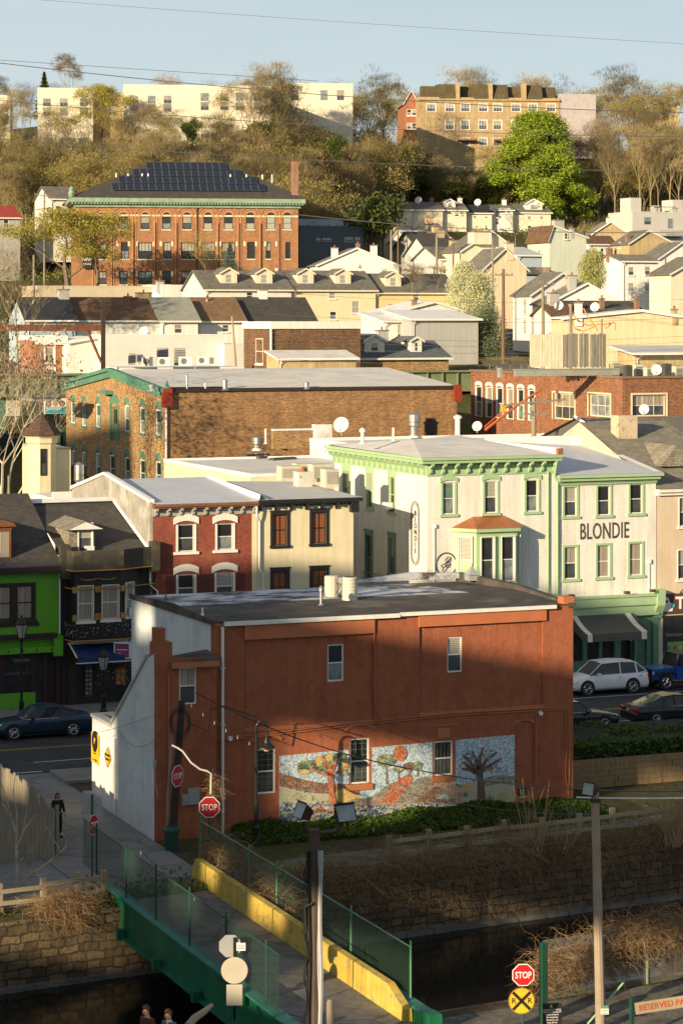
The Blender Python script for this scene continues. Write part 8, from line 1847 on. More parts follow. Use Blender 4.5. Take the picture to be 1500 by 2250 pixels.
m = MB();[m.box(X_(p) - .35,X_(p) + .35,-.3,2.2,Hh - .1,Hh + 3.1) for p in (1005,1077,1151)];m.box(0,Ww,-.35,-.01,Hh - .25,Hh + .05);m.build('party_wall',bt,rr0)
m = MB();[m.box(X_(a_),X_(b_),-1.6,0,Hh - 7.9,Hh - 7.7) for a_,b_ in ((1003,1045),(1083,1110))];[m.tube([(X_(a_) + .4 * i,-1.55,Hh - 7.7),(X_(a_) + .4 * i,-1.55,Hh - 6.7)],.05,4) for a_ in (1003,1083) for i in range(8)];m.build('balcony',rust,rr0)
H('house','grey lilac blank end wall with low pitched roof right of the tan brick apartments','house',1228,1308,210,290,458,12,('flat',.3),pm('lilac_grey',(.40,.36,.36),.8),stw,th=R(6))
H('house','red brick gabled corner house at the left end of the tan brick apartments','house',888,918,225,320,458,10,('gy',200,.5),redh,shg,wins=[(893,240,.9,1.2,'far'),(904,240,.9,1.2,'far'),(893,270,.9,1.2,'far'),(904,270,.9,1.2,'far')],th=R(6))
H('house','dark gabled house roof showing on the skyline at the far right','house',1418,1490,236,270,520,9,('gy',218,.6),stb,shd,th=0)
t = thing('steeple','small green pointed church steeple on the skyline at the far right','steeple',at(1481,240,540));m = MB();m.cbox(0,0,-8,1.6,1.6,9);m.build('tower',stb,t);m = MB();m.lathe([(1.2,1),(.05,4.2)],0,0,8);m.build('spire',copper,t)
# big foreground-of-town gable on the right with its chimneys and flat dark roofs
H('house','broad pale yellow gable wall behind the condensers at the right','building',1236,1520,700,850,212,4,('gy',683,.6),pm('yellow_cream_stucco',(.66,.56,.36),.85,var=.05,streak=.3,vs=.4),tpo_w,th=R(10),chim=((.12,.02,1.2,.6,stw),(.86,.02,.5,.5,stb)))
H('house','dark tar roofed white shed row between the blue trimmed gable and yellow gable','house',1262,1420,690,720,236,4,('shed',664),stw,tar,chim=((.45,.3,1.1,.45,brc),(.94,.3,1.1,.45,brc)))
H('house','brown shingled cottage with red trimmed porch below the blue trimmed gable','house',1212,1258,693,760,232,4,('gx',672),pw2,shb,trim=rust,chim=((.5,.5,1.2,1.0,gry),))
H('building','low shed with grey overhanging roof among the condensers at the right','building',1395,1560,776,830,196,3,('shed',763),stb,tpo_g,oh=.8)
for lb,px,py,D,r_ in (('small satellite dish on the top row roof, left',919,440,404,.6),('small satellite dish on the top row roof, right',1049,445,406,.6),('satellite dish on the brown shingled cottage',1227,672,230,.45),('satellite dish on the dark tar roof by the yellow gable',1306,675,232,.45),('satellite dish on the white rear wall of the low row',316,729,238,.5)): dish(lb,px,py,D,r_)
t = thing('wooden_deck','brown slatted wooden deck beside the pale green stucco house','deck',at(1152,606,300),TH);m = MB();m.box(0,3.6,0,2.5,0,.2);[m.box(.0 + i * .16,.1 + i * .16,-.05,0,.0,1.1) for i in range(23)];m.build('deck',planks('red_brown_wood',(.16,.07,.04),(.26,.13,.07)),t)
t = thing('steel_gantry','rusty steel gantry post and beam above the left end of the mill','gantry',(xat(227,205),205,zat(830,205)),TH);m = MB();h_ = zat(683,205) - zat(830,205);m.box(-.16,.16,-.16,.16,-3,h_);m.build('post',pm('dark_rusty_steel',(.05,.025,.02),.7),t);m = MB();m.box(-9,0,-.15,.15,h_ - 1.7,h_ - 1.15);m.tube([(-1.4,0,h_ - 1.6),(-.1,0,h_ - 4.5)],.12,4);m.build('beam',rust,t)
t = thing('cable_reels','orange looped cable hung between poles above the board fence','cable',at(1250,690,200));m = MB();cp = lambda *q: [tuple(at(px,py,200) - at(1250,690,200)) for px,py in q]
m.tube(cp((1249,668),(1256,690),(1270,705),(1290,715),(1305,713)),.06,5);m.tube(cp((1253,700),(1262,722),(1280,728),(1300,720),(1312,712),(1330,712),(1350,708)),.05,5);m.tube(cp((1281,677),(1290,695),(1305,714),(1312,728)),.05,5);m.tube(cp((1325,712),(1330,722),(1345,708),(1351,712),(1350,725)),.05,5);m.build('cable',pm('orange_cable',(.62,.25,.06),.6),t)
# alley cars
def small_car(label,px,py,D,mt):
    p = at(px,py,D);p.z = terrain(p.x,p.y) + .1;t = thing('parked_car',label,'car',p,R(90),'cars parked in the alley');m = MB()
    m.prism([(0,.3),(0,.85),(.9,.98),(1.5,1.45),(3.4,1.5),(4.2,1.0),(4.4,.9),(4.4,.3)],-.85,.85,'y');m.build('body',mt,t);m = MB();m.prism([(1.0,1.0),(1.5,1.42),(3.4,1.46),(4.0,1.02)],-.87,.87,'y');m.build('window',g_dark,t)
    for x in (.9,3.5):
        for s_ in (-1,1): m = MB();m.disc((x,s_ * .8,.32),.32,(0,s_,0),.1,12);m.build('wheel',rubber,t)
small_car('white car parked at the top of the alley',1115,708,300,cpaint('white_car_paint',(.7,.7,.7)));small_car('dark car parked in the middle of the alley',1118,720,288,cpaint('black_car_paint',(.012,.014,.018)));small_car('dark blue car parked at the right of the white two storey house',1456,678,290,cpaint('navy_car_paint',(.015,.035,.07)));small_car('dark car nearest in the alley, partly behind the pole',1126,735,276,cpaint('black_car_paint2',(.014,.014,.016)))
# poles in the town
wp = wood_pole
brw = planks('brown_pole_wood',(.13,.075,.04),(.24,.15,.09))
wp('brown utility pole standing in the alley mouth',1105,591,240,.20,((.6,2.0,0),),mt=brw);wp('grey leaning pole against the peach gable',1082,524,262,.14,(),mt=wood_g)
wp('utility pole with cross arm before the white alley house',1192,620,228,.18,((.2,2.2,R(3)),),mt=wood_g);wp('tall pale utility pole with cross arm among the bare shrubs',959,505,318,.22,((.4,2.8,0),),mt=wood_g);wp('brown utility pole left of the cream gable',995,535,300,.17,((.5,1.6,0),),mt=brw)
wp('pale pole at the edge of the dark trees left of the top row',859,505,330,.20,(),mt=wood_g);wp('dark thin pole before the receding street row',874,455,350,.13,(),mt=brw);wp('utility pole with arms at the left end of the top row',836,437,375,.2,((.6,2.0,0),(1.3,1.6,0)),mt=wood_g)
wp('slim pole right of the white two storey house',1461,563,290,.13,(),mt=brw);wp('thin pole behind the pale green house',1283,484,352,.12,(),mt=brw);wp('short pole carrying orange cable, left',1253,668,199,.16,(),mt=wood_g,zb=12);wp('short pole carrying orange cable, right',1321,700,199,.10,(),mt=wood_g,zb=12)
wp('wooden pole with cross arms left of the brick school',98,418,338,.16,((.8,3.0,R(8)),(2.6,2.6,R(-6))),mt=wood_g);wp('short leaning wooden pole before the tan roofed house',510,695,225,.13,(),mt=wood_t,lean=-.5);wp('stub pole on the dark ground behind the shops',20,1045,150,.1,(),mt=wood_g,zb=0);wp('pale wooden pole among the sycamore twigs',75,560,262,.16,(),mt=wood_g)
t = sthing('street_light_arm','long curved pale street light arm over the alley','street lamp',0,0);t.location = at(1195,720,228);t.rotation_euler = (0,0,0);m = MB();m.tube([tuple(at(px,py,228) - at(1195,720,228)) for px,py in ((1195,718),(1180,706),(1160,702),(1138,701))],.06,5);m.build('arm',stw,t);m = MB();m.cbox(-2.6,0,.75,.5,.2,.12);m.build('lamp_head',grey_m,t)
# ================================================================== VEGETATION
def grow(rng,h,spread,levels=5,trunk=.25,split=3,up=.5,crown0=.3,wig=.25,tips=None,n0=5,first=5,taper=.62):
    """a trunk that forks into limbs, branches and twigs; returns mesh builder and tip points"""
    mb = MB();tips = [] if tips is None else tips
    def seg(p,d,L,r,lv):
        k = 3 if lv < 2 else 2;pts = [p];q = p;dd = d
        for i in range(k):
            dd = (dd + Vector((rng.uniform(-1,1),rng.uniform(-1,1),rng.uniform(-.4,.7) + up * .3)) * wig * .5).normalized();q = q + dd * (L / k);pts.append(q)
        r1 = r * taper;mb.tube(pts,[r + (r1 - r) * i / k for i in range(k + 1)],n0 if lv == 0 else 4 if lv == 1 else 3,0,cap=False)
        if lv >= levels - 1: tips.append((q,dd));return
        nb = first if lv == 0 else split
        for i in range(nb):
            base = pts[-1] if (i < 2 or lv > 2) else pts[-1].lerp(pts[-2],rng.uniform(0,.9))
            if lv == 0 and i >= 2: base = pts[0].lerp(pts[-1],rng.uniform(crown0 + .1,1))
            a = 2 * PI * (i + rng.random()) / nb;side = Vector((math.cos(a),math.sin(a),0))
            nd = (dd * (1 - spread * .5) + side * spread * rng.uniform(.6,1.2) + Vector((0,0,up * rng.uniform(.2,1)))).normalized()
            seg(base,nd,L * rng.uniform(.55,.85),r1 * rng.uniform(.6,.85),lv + 1)
    seg(Vector((0,0,-.3)),Vector((0,0,1)),h * .38,trunk,0)
    return mb,tips
def leaves(rng,tips,per,size,scat,flat=.0):
    mb = MB();v,f = [],[]
    for (p,d) in tips:
        for i in range(per):
            c = p + Vector((rng.gauss(0,scat),rng.gauss(0,scat),rng.gauss(0,scat * .8)));s = size * rng.uniform(.6,1.4)
            u = Vector((rng.uniform(-1,1),rng.uniform(-1,1),rng.uniform(-1,1))).normalized();w_ = u.orthogonal().normalized();w_ = (w_ + u.cross(w_) * rng.uniform(-1,1)).normalized()
            k = len(v);v += [tuple(c - u * s),tuple(c + w_ * s * .55),tuple(c + u * s),tuple(c - w_ * s * .55)];f.append((k,k + 1,k + 2,k + 3))
    mb.v,mb.f,mb.m = v,f,[0] * len(f);return mb
tw_b = leafm('twig_brown',(.125,.10,.045),(.22,.175,.085),.3,0,.9);tw_t = leafm('twig_tan',(.18,.145,.07),(.30,.24,.13),.3,0,.9);tw_r = leafm('twig_russet',(.15,.11,.055),(.235,.175,.09),.3,0,.9);tw_d = leafm('twig_dark',(.06,.045,.03),(.12,.09,.06),.3,0,.9)
lf_o = leafm('bud_olive',(.17,.14,.03),(.32,.27,.07));lf_g = leafm('leaf_bright_green',(.12,.19,.012),(.30,.38,.04),.35);lf_d = leafm('leaf_dark_green',(.03,.045,.012),(.085,.10,.025));lf_y = leafm('leaf_yellow_green',(.24,.22,.04),(.40,.34,.06));lf_w = leafm('blossom_white',(.24,.27,.11),(.54,.54,.32),.5,.2);lf_wd = leafm('leaf_grey_green',(.10,.14,.08),(.20,.24,.13));lf_s = leafm('spruce_blue',(.05,.10,.08),(.16,.22,.18));lf_i = leafm('leaf_ivy',(.03,.055,.012),(.085,.12,.025));lf_b = leafm('dead_leaf_brown',(.12,.07,.03),(.22,.13,.06))
TWP = {}
def proto(key,seed,h,spread,levels,trunk,split,up,tm,leaf=None,per=0,size=.2,scat=.4,twig=True,**kw):
    rng = random.Random(seed);mb,tips = grow(rng,h,spread,levels,trunk,split,up,**kw)
    zs = max(v[2] for v in mb.v);k = h / zs;mb.v = [(x * k,y * k,z * k) for x,y,z in mb.v];tips = [(p * k,d) for p,d in tips]
    if twig:      # fine end twigs
        for p,d in tips:
            for i in range(4):
                q = p + (d + Vector((rng.uniform(-1,1),rng.uniform(-1,1),rng.uniform(-.3,1))) * .9).normalized() * rng.uniform(.4,1.1) * (h / 14);w_ = .006 + .0009 * h;o = d.orthogonal().normalized() * w_
                mb.add([p - o,p + o,q],[(0,1,2)])
    me = mb.mesh('branches',tm,False,False);lv = leaves(rng,tips,per,size,scat).mesh('crown',leaf,False,False) if leaf else None
    TWP[key] = (me,lv,h);return TWP[key]
for i in range(4): proto('bare%d' % i,10 + i,15,.62,6,.22,3 + i % 2,.65,(tw_b,tw_t,tw_r,tw_b)[i])
for i in range(3): proto('bud%d' % i,30 + i,13,.8,6,.2,3,.5,tw_b,lf_o,5,.13,.5)
for i in range(2): proto('evg%d' % i,50 + i,11,.8,5,.25,4,.4,tw_d,lf_d,26,.30,.9)
proto('brush0',60,4,1.0,5,.06,4,.4,tw_t,None,crown0=.0);proto('brush1',61,4,1.0,5,.06,4,.4,tw_r,None,crown0=.0)
def tree(key,label,x,y,z,s,rz,cat='tree',group=None,name='tree',sz=None,cname='crown'):
    me,lv,h = TWP[key];t = thing(name,label,cat,(x,y,z),rz,group);t.scale = (s,s,sz or s);link('trunk',me,t)
    if lv: link(cname,lv,t)
    return t
rng = random.Random(21);KL = {'bare0': 'bare brown tree','bare1': 'bare tan barked tree','bare2': 'bare dull brown tree','bare3': 'bare tall grey brown tree','bud0': 'olive budding tree','bud1': 'open crowned olive budding tree','bud2': 'slim olive budding tree','evg0': 'dark evergreen tree','evg1': 'dense dark green tree'}
def region(px,Y):
    if Y > 428 and px < 710: return 'behind the cream hilltop apartments'
    if Y > 470: return 'on the skyline beside the tan brick apartments' if px > 1230 or px < 900 else 'behind the tan brick apartments'
    for lim,nm in ((85,'at the far left end of the wooded hill'),(270,'below the left wing of the hilltop apartments'),(450,'on the hill above the solar panels'),(660,'on the hill above the school chimney end'),(830,'on the hill between the school and the tan brick apartments'),(960,'on the slope above the left end of the top row'),(1080,'below the tan brick apartments, left of the bright green tree'),(1290,'around the bright green tree'),(1400,'right of the bright green tree'),(9999,'at the far right end of the wooded hill')):
        if px < lim: return nm
def htree(key,px,Y,s):
    X = xat(px,Y);nm = region(px,Y);tree(key,KL[key] + ' ' + nm,X,Y,terrain(X,Y),s,rng.uniform(0,6.28),group='trees ' + nm,sz=s * rng.uniform(1.0,1.35))
for i in range(330):
    px = rng.uniform(-60,1560);left = px < 710
    if left: Y = rng.uniform(360,394) if rng.random() < .85 else rng.uniform(434,460)
    else: Y = rng.uniform(424,448) if rng.random() < .75 else rng.uniform(480,505)
    s = (rng.uniform(.42,.58) if Y > 430 else rng.uniform(.55,.86) * (1 - (Y - 360) / 130)) if left else (rng.uniform(.55,.85) if Y < 460 else rng.uniform(.7,.95))
    if px < 620 and 372 < Y < 400 and rng.random() < .3: continue
    if left and 560 < px and Y < 400: s *= 1.25
    if 900 < px < 1230 and Y < 460: s *= .72
    r_ = rng.random();key = 'bare%d' % rng.randrange(4) if r_ < .46 else 'bud%d' % rng.randrange(3) if r_ < .97 else 'evg%d' % rng.randrange(2)
    if 780 < px < 1080 and 424 < Y < 448 and rng.random() < .3: key = 'evg%d' % rng.randrange(2)
    if Y > 430 and left: key = 'bare%d' % rng.randrange(4)
    htree(key,px,Y,s)
for i in range(34): htree(('bare%d' % rng.randrange(4)) if i % 2 else 'bud%d' % rng.randrange(3),rng.uniform(585,850),rng.uniform(392,416),rng.uniform(.75,1.05))
# undergrowth as one mass
m = MB();rng2 = random.Random(77)
for i in range(5200):
    px = rng2.uniform(-60,1560);left = px < 720;Y = rng2.uniform(350,402) if left else rng2.uniform(412,470);X = xat(px,Y);z = terrain(X,Y)
    hh = rng2.uniform(.8,2.6)
    for j in range(5):
        a = rng2.uniform(0,6.28);L = hh * rng2.uniform(.5,1);bx,by = X + rng2.uniform(-.8,.8),Y + rng2.uniform(-.8,.8);o = .035
        m.add([(bx - o,by,z),(bx + o,by,z),(bx + math.cos(a) * L * .6,by + math.sin(a) * L * .6,z + L)],[(0,1,2)],0 if rng2.random() < .6 else 1)
tag(m.build('undergrowth',[tw_b,tw_t],uv=False),'dense bare brush covering the hillside','brush',kind='stuff')
m = MB()
for i in range(26000):
    px = rng2.uniform(-60,1560);left = px < 720;Y = rng2.uniform(345,402) if left else rng2.uniform(405,462);X = xat(px,Y)
    if hnoise(X * 3,Y * 3) < -.1 + rng2.uniform(-.3,.3): continue
    z = terrain(X,Y) + rng2.uniform(0,.9);s = rng2.uniform(.08,.22);a = rng2.uniform(0,6.28)
    m.add([(X - s * math.cos(a),Y - s * math.sin(a),z),(X,Y,z + s),(X + s * math.cos(a),Y + s * math.sin(a),z + s * .3),(X,Y,z - s * .5)],[(0,1,2,3)])
tag(m.build('ground_cover',[leafm('ground_green',(.05,.08,.012),(.14,.17,.03))],uv=False),'green and brown ground cover on the hillside','ground cover',kind='stuff')
def special(key,name,label,px,pyb,pyt,D,cat='tree',sw=1.0,rz=0,zb=None,cname='crown'):
    X = xat(px,D);zb = zat(pyb,D) if zb is None else zb;h = zat(pyt,D) - zb;me,lv,h0 = TWP[key];t = thing(name,label,cat,(X,D,zb),rz);s = h / h0;t.scale = (s * sw,s * sw,s);link('trunk',me,t)
    if lv: link(cname,lv,t)
    return t
proto('ylw',72,12,.9,6,.32,3,.3,bark,lf_y,30,.13,.5,crown0=.15);special('ylw','budding_tree','yellow green budding tree before the left end of the brick school',150,640,462,312,sw=1.15);special('ylw','budding_tree','yellow green leaning tree overlapping the school banner',215,640,470,316,sw=.8,rz=2)
special('bud1','budding_tree','slim olive budding tree against the middle of the school front',455,640,505,318,sw=.8,rz=1);special('ylw','budding_tree','pale yellow green tree before the hilltop apartments',222,318,190,398,sw=.85,rz=3)
special('bare1','bare_tree','tall feathery bare tree on the skyline at upper left',158,250,116,432,sw=.85);special('bare0','bare_tree','wide bare tree rising above the hilltop apartments',545,330,140,398,sw=.9,rz=1);special('bare3','bare_tree','bare rounded tree on the skyline between the two apartment groups',842,330,165,440,sw=.9)
special('bare2','bare_tree','russet rounded bare tree crown behind the apartment roof',372,300,162,436,sw=1.0,rz=2)
def conifer(key,h,w_,seed,lm,n=5200,size=.16,tm=None):
    rng = random.Random(seed);mb = MB();mb.tube([(0,0,-.3),(0,0,h * .96)],[.12,.02],6);b = MB()
    for i in range(70):
        z = h * (.06 + .9 * (i / 70));r_ = w_ * (1 - (z / h)) ** .85;a = i * 2.4;b0 = Vector((0,0,z));mb.tube([tuple(b0),(r_ * math.cos(a),r_ * math.sin(a),z - r_ * .15)],[.04,.01],3,0,False)
    v,f = [],[]
    for i in range(n):
        z = h * (.03 + .97 * rng.random() ** 1.4);r_ = w_ * (1 - z / h) ** .85 * (.8 + .28 * math.sin(z * 9 + rng.random())) * (rng.random() ** .4);a = rng.uniform(0,6.28);c = Vector((r_ * math.cos(a),r_ * math.sin(a),z - r_ * .2));s = size * rng.uniform(.5,1.3)
        u = Vector((math.cos(a),math.sin(a),rng.uniform(-.6,.5))).normalized();q = u.orthogonal().normalized() * s * .35;k = len(v);v += [tuple(c - u * s),tuple(c + q),tuple(c + u * s),tuple(c - q)];f.append((k,k + 1,k + 2,k + 3))
    lb = MB();lb.v,lb.f,lb.m = v,f,[0] * len(f);TWP[key] = (mb.mesh('trunk',bark,False,False),lb.mesh('crown',lm,False,False),h)
conifer('spruce',7,2.6,81,lf_s);conifer('pine',9,2.4,84,lf_d,4000,.25)
special('spruce','blue_spruce','blue green spruce in front of the school, above the dormered row',505,608,532,306,sw=1.0);special('pine','pine_tree','dark conical pine on the skyline at upper left',98,260,158,430)
# blossoming pair
def ovoid(key,h,w_,seed,lm,n,size,nb=70):
    rng = random.Random(seed);mb,tips = grow(rng,h,.6,5,.2,4,.6,crown0=.1);zs = max(v[2] for v in mb.v);mb.v = [(x * h / zs * .8,y * h / zs * .8,z * h / zs * .93) for x,y,z in mb.v];v,f = [],[]
    bl_ = [(rng.uniform(-.5,.5) * w_,rng.uniform(-.5,.5) * w_,h * (.12 + .8 * rng.random()),w_ * rng.uniform(.28,.5) * (70 / nb) ** .5) for _ in range(nb)]
    for i in range(n):
        bx,by,bz,br = bl_[i % nb];a,e = rng.uniform(0,6.28),math.asin(rng.uniform(-1,1));r_ = br * rng.random() ** .35;env = math.sin(PI * min(1,max(.03,(bz / h))) ** .85) ** .6
        c = Vector((bx * env + r_ * math.cos(a) * math.cos(e),by * env + r_ * math.sin(a) * math.cos(e),bz + r_ * math.sin(e)));s = size * rng.uniform(.5,1.3);u = Vector((rng.uniform(-1,1),rng.uniform(-1,1),rng.uniform(-1,1))).normalized();q = u.orthogonal().normalized() * s * .6;k = len(v);v += [tuple(c - u * s),tuple(c + q),tuple(c + u * s),tuple(c - q)];f.append((k,k + 1,k + 2,k + 3))
    lb = MB();lb.v,lb.f,lb.m = v,f,[0] * len(f);TWP[key] = (mb.mesh('trunk',bark,False,False),lb.mesh('crown',lm,False,False),h)
def bigtree():
    rng = random.Random(71);mb,tips = grow(rng,20,.75,5,.4,4,.5,crown0=.05,first=9);zs = max(v[2] for v in mb.v);k = 18.5 / zs;mb.v = [(x * k,y * k,z * k) for x,y,z in mb.v];v,f = [],[];bl_ = []
    for i in range(190):
        z = 20 * (.06 + .9 * rng.random() ** .9);u = z / 20;env = 9.3 * (1 - max(0,u - .28) / .78) ** .62 * (.72 + .28 * min(1,u / .2));a = rng.uniform(0,6.28);r_ = env * rng.random() ** .5 * rng.uniform(.72,1.08);bl_.append((r_ * math.cos(a),r_ * math.sin(a),z,rng.uniform(.9,2.1)))
    for i in range(105000):
        bx,by,bz,br = bl_[int(rng.random() * 190)];a,e = rng.uniform(0,6.28),math.asin(rng.uniform(-1,1));r_ = br * rng.random() ** .45 * (1 + .25 * math.sin(a * 5 + bz));c = Vector((bx + r_ * math.cos(a) * math.cos(e) * 1.2,by + r_ * math.sin(a) * math.cos(e) * 1.2,bz + r_ * math.sin(e) * .8));s = rng.uniform(.08,.26);u = Vector((rng.uniform(-1,1),rng.uniform(-1,1),rng.uniform(-1,1))).normalized();q = u.orthogonal().normalized() * s * .6;k = len(v);v += [tuple(c - u * s),tuple(c + q),tuple(c + u * s),tuple(c - q)];f.append((k,k + 1,k + 2,k + 3))
    lb = MB();lb.v,lb.f,lb.m = v,f,[0] * len(f);TWP['green'] = (mb.mesh('trunk',bark,False,False),lb.mesh('crown',lm_ := lf_g,False,False),20)
bigtree();special('green','leafy_tree','big bright green tree in full leaf above the top row of houses',1180,498,244,424,sw=1.08)
ovoid('cone_y',6,2.7,83,leafm('leaf_lime_pale',(.26,.30,.08),(.50,.50,.20)),16000,.11);ovoid('bloss',10,4.0,91,lf_w,34000,.12);ovoid('blossd',10,4.4,92,lf_wd,16000,.12)
special('bloss','blossoming_tree','white blossoming pear tree beside the grey stucco wall',1050,800,600,246,sw=.74);special('bloss','blossoming_tree','white blossoming tree behind, above the deep yellow house',1020,730,577,262,sw=.8,rz=2);special('blossd','leafy_tree','grey green leafy tree in shade below the blossoms by the alley',1068,815,672,243,sw=.95)
special('cone_y','conical_tree','pale yellow green conical tree beside the two storey white house',1301,645,553,290,sw=1.0)
special('bare2','bare_tree','domed bare tree in front of the narrow white house of the top row',1132,540,468,372,sw=1.7,rz=1);special('bare0','bare_tree','upright tan bare tree behind the small beige gabled house',1365,520,438,392,sw=.9)
for k,(px,yb,yt,D) in enumerate(((885,640,560,300),(925,645,575,302),(960,645,580,301),(905,640,585,298))): special('bare%d' % (k % 4),'bare_shrub',['bare reddish shrub left of the tall pale pole, farthest left','bare reddish shrub behind the dormered row, middle','bare reddish shrub at the foot of the tall pale pole','low bare shrub in front of the others behind the dormered row'][k],px,yb,yt,D,'shrub',sw=1.3,rz=k)
for k,(px,yb,yt) in enumerate(((1350,470,300),(1405,462,270),(1428,470,290),(1470,465,262),(1490,470,300),(1445,455,320))): special('bare1','bare_tree',['pale trunked bare tree on the open slope, first from the left','pale trunked bare tree on the open slope, second from the left','pale trunked bare tree on the open slope, third from the left','pale trunked bare tree on the open slope, fifth from the left','pale trunked bare tree on the open slope, farthest right','short pale trunked bare tree on the open slope, fourth from the left'][k],px,yb,yt,421,'tree',sw=.7,rz=k * 1.3)
for k,px in enumerate((1090,1120,1145,1160,1075)): special('brush0','bare_shrub','low bare russet shrub on the bank behind the loft building',px,815,783,212,'shrub',sw=1.8,rz=k).__setitem__('group','shrubs behind the loft building')
special('evg0','dark_tree','tall dark ivy covered tree left of the top row',828,600,440,352,sw=.85)
proto('ivy',66,12,.35,5,.3,4,.8,tw_d,lf_i,30,.2,.55)
for lb,px,yt,D in (('slender ivy clad tree on the hill above the solar panels',424,262,385),('slender ivy clad tree right of the school chimney',742,300,392),('ivy clad tree at the left of the dark slope',640,330,388)): special('ivy','ivy_tree',lb,px,yt + 100,yt,D,sw=.8)
# the sycamore at the left edge
def syc():
    rng = random.Random(5);mb,tips = grow(rng,26,.8,7,.42,3,.5,crown0=.25,n0=8,wig=.45)
    for p,d in tips:
        for i in range(3):
            q = p + (d + Vector((rng.uniform(-1,1),rng.uniform(-1,1),rng.uniform(-.6,1)))).normalized() * rng.uniform(.4,1.2);o = d.orthogonal().normalized() * .022;mb.add([p - o,p + o,q],[(0,1,2)])
    zs = max(v[2] for v in mb.v);mb.v = [(x * 26 / zs,y * 26 / zs,z * 26 / zs) for x,y,z in mb.v];me = mb.mesh('branches',leafm('sycamore_bark',(.24,.19,.12),(.52,.46,.34),.7,0,.9),False,False);lv = leaves(rng,[(p * 26 / zs,d) for p,d in tips],2,.12,.5).mesh('crown',lf_b,False,False);TWP['syc'] = (me,lv,26)
syc();special('syc','sycamore_tree','pale barked bare sycamore at the left edge beside the mill',8,1110,470,165,sw=.74,rz=.6,zb=0);special('bare1','bare_tree','bare tan tree behind the sycamore at the left edge',40,830,520,245,sw=.8,rz=1)
# foreground sapling
P = S.W(*S.onZ(38,1960,0));D = P.y
t = thing('bare_sapling','bare multi stemmed sapling catching sun beside the plank fence','tree',P);m = MB();rng = random.Random(8)
def PP(px,py,dy=0): q = at(px,py,D + dy);return tuple(q - P)
for pth,r_ in (([(38,1990),(38,1900),(36,1830),(24,1790),(5,1765)],.07),([(40,1955),(60,1925),(95,1905),(125,1880),(145,1862),(148,1845),(135,1828)],.045),([(125,1880),(128,1860),(115,1840),(100,1812)],.03),([(125,1880),(130,1862),(127,1852)],.02),([(38,1860),(55,1822),(75,1795),(90,1775),(80,1735)],.035),([(38,1900),(55,1880),(72,1868),(83,1848)],.03),([(83,1925),(100,1922),(113,1912)],.018),([(37,1840),(38,1790),(30,1740),(35,1700)],.03),([(36,1980),(10,1960),(-30,1950)],.05),([(-10,1990),(10,2005),(35,2018),(36,1980)],.03),([(50,1830),(60,1780),(55,1740)],.02),([(24,1790),(10,1740),(-5,1700)],.025)):
    m.tube([PP(*q) for q in pth],[r_ * (1 - .7 * i / (len(pth) - 1)) for i in range(len(pth))],5)
m.build('branches',bark_l,t)
# ---- hedges, grass, vines near the canal
def leafmass(name,label,cat,pts,mt,size,kind='stuff',T=None):
    v,f = [],[];rng = random.Random(len(pts))
    for p in pts:
        s = size * rng.uniform(.5,1.4);u = Vector((rng.uniform(-1,1),rng.uniform(-1,1),rng.uniform(-.4,1))).normalized();q = u.orthogonal().normalized();q = (q * math.cos(s * 99) + u.cross(q) * math.sin(s * 99)) * s * .5;c = Vector(p);k = len(v);v += [tuple(c - u * s),tuple(c + q),tuple(c + u * s),tuple(c - q)];f.append((k,k + 1,k + 2,k + 3))
    b = MB();b.v,b.f,b.m = v,f,[0] * len(f);o = b.build(name,mt,uv=False);tag(o,label,cat,kind=kind if kind else None);return o
rng = random.Random(31)
def hedge(label,a0,a1,b0,b1,z0,z1,n,mt,size,cat='hedge'):
    pts = [];t = sthing('hedge',label,cat,0,0)
    lob = [(rng.uniform(a0,a1),rng.uniform(b0,b1),rng.uniform(.5,.95)) for _ in range(int((a1 - a0) * 3.2))]
    for i in range(n):
        la,lb_,lr = lob[rng.randrange(len(lob))];a_,e_ = rng.uniform(0,6.28),math.asin(rng.uniform(-.3,1));hh = z0 + (z1 - z0) * (.62 + .4 * lr * .6);r_ = lr * rng.random() ** .3
        if rng.random() < .35: p = (rng.uniform(a0,a1),b0 + rng.uniform(-.25,.5),z0 + (z1 - z0) * rng.random() * .8)
        else: p = (la + r_ * math.cos(a_) * math.cos(e_) * 1.3,lb_ + r_ * math.sin(a_) * math.cos(e_),hh - .5 + r_ * math.sin(e_) * .7)
        pts.append(p)
    v,f = [],[]
    for p in pts:
        s = size * rng.uniform(.5,1.4);u = Vector((rng.uniform(-1,1),rng.uniform(-1,1),rng.uniform(-.3,1))).normalized();q = u.orthogonal().normalized() * s * .5;c = Vector(p);k = len(v);v += [tuple(c - u * s),tuple(c + q),tuple(c + u * s),tuple(c - q)];f.append((k,k + 1,k + 2,k + 3))
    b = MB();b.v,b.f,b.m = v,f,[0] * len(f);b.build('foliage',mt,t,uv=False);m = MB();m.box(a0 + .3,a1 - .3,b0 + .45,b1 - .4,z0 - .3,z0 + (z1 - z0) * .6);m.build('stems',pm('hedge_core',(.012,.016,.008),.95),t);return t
hedge('broad glossy green hedge above the timber retaining wall',15.8,40,3.4,8.6,1.1,2.0,52000,leafm('hedge_leaf',(.02,.045,.01),(.08,.13,.025),.8),.11)
hedge('clipped dark hedge behind, along the pavement',18.5,42,9.6,11.4,.2,1.05,22000,leafm('hedge_leaf_dark',(.012,.035,.012),(.04,.08,.02),.8),.10)
pts = []
for i in range(30000):
    a = rng.uniform(.3,15.6);b = -rng.random() ** 1.5 * 2.6 - .1;k = .5 + .5 * math.sin(a * 1.3) * math.sin(a * .7 + b);pts.append(tuple(S.W(a,b,rng.random() * (.12 + .42 * k * (1 + b / 3)))))
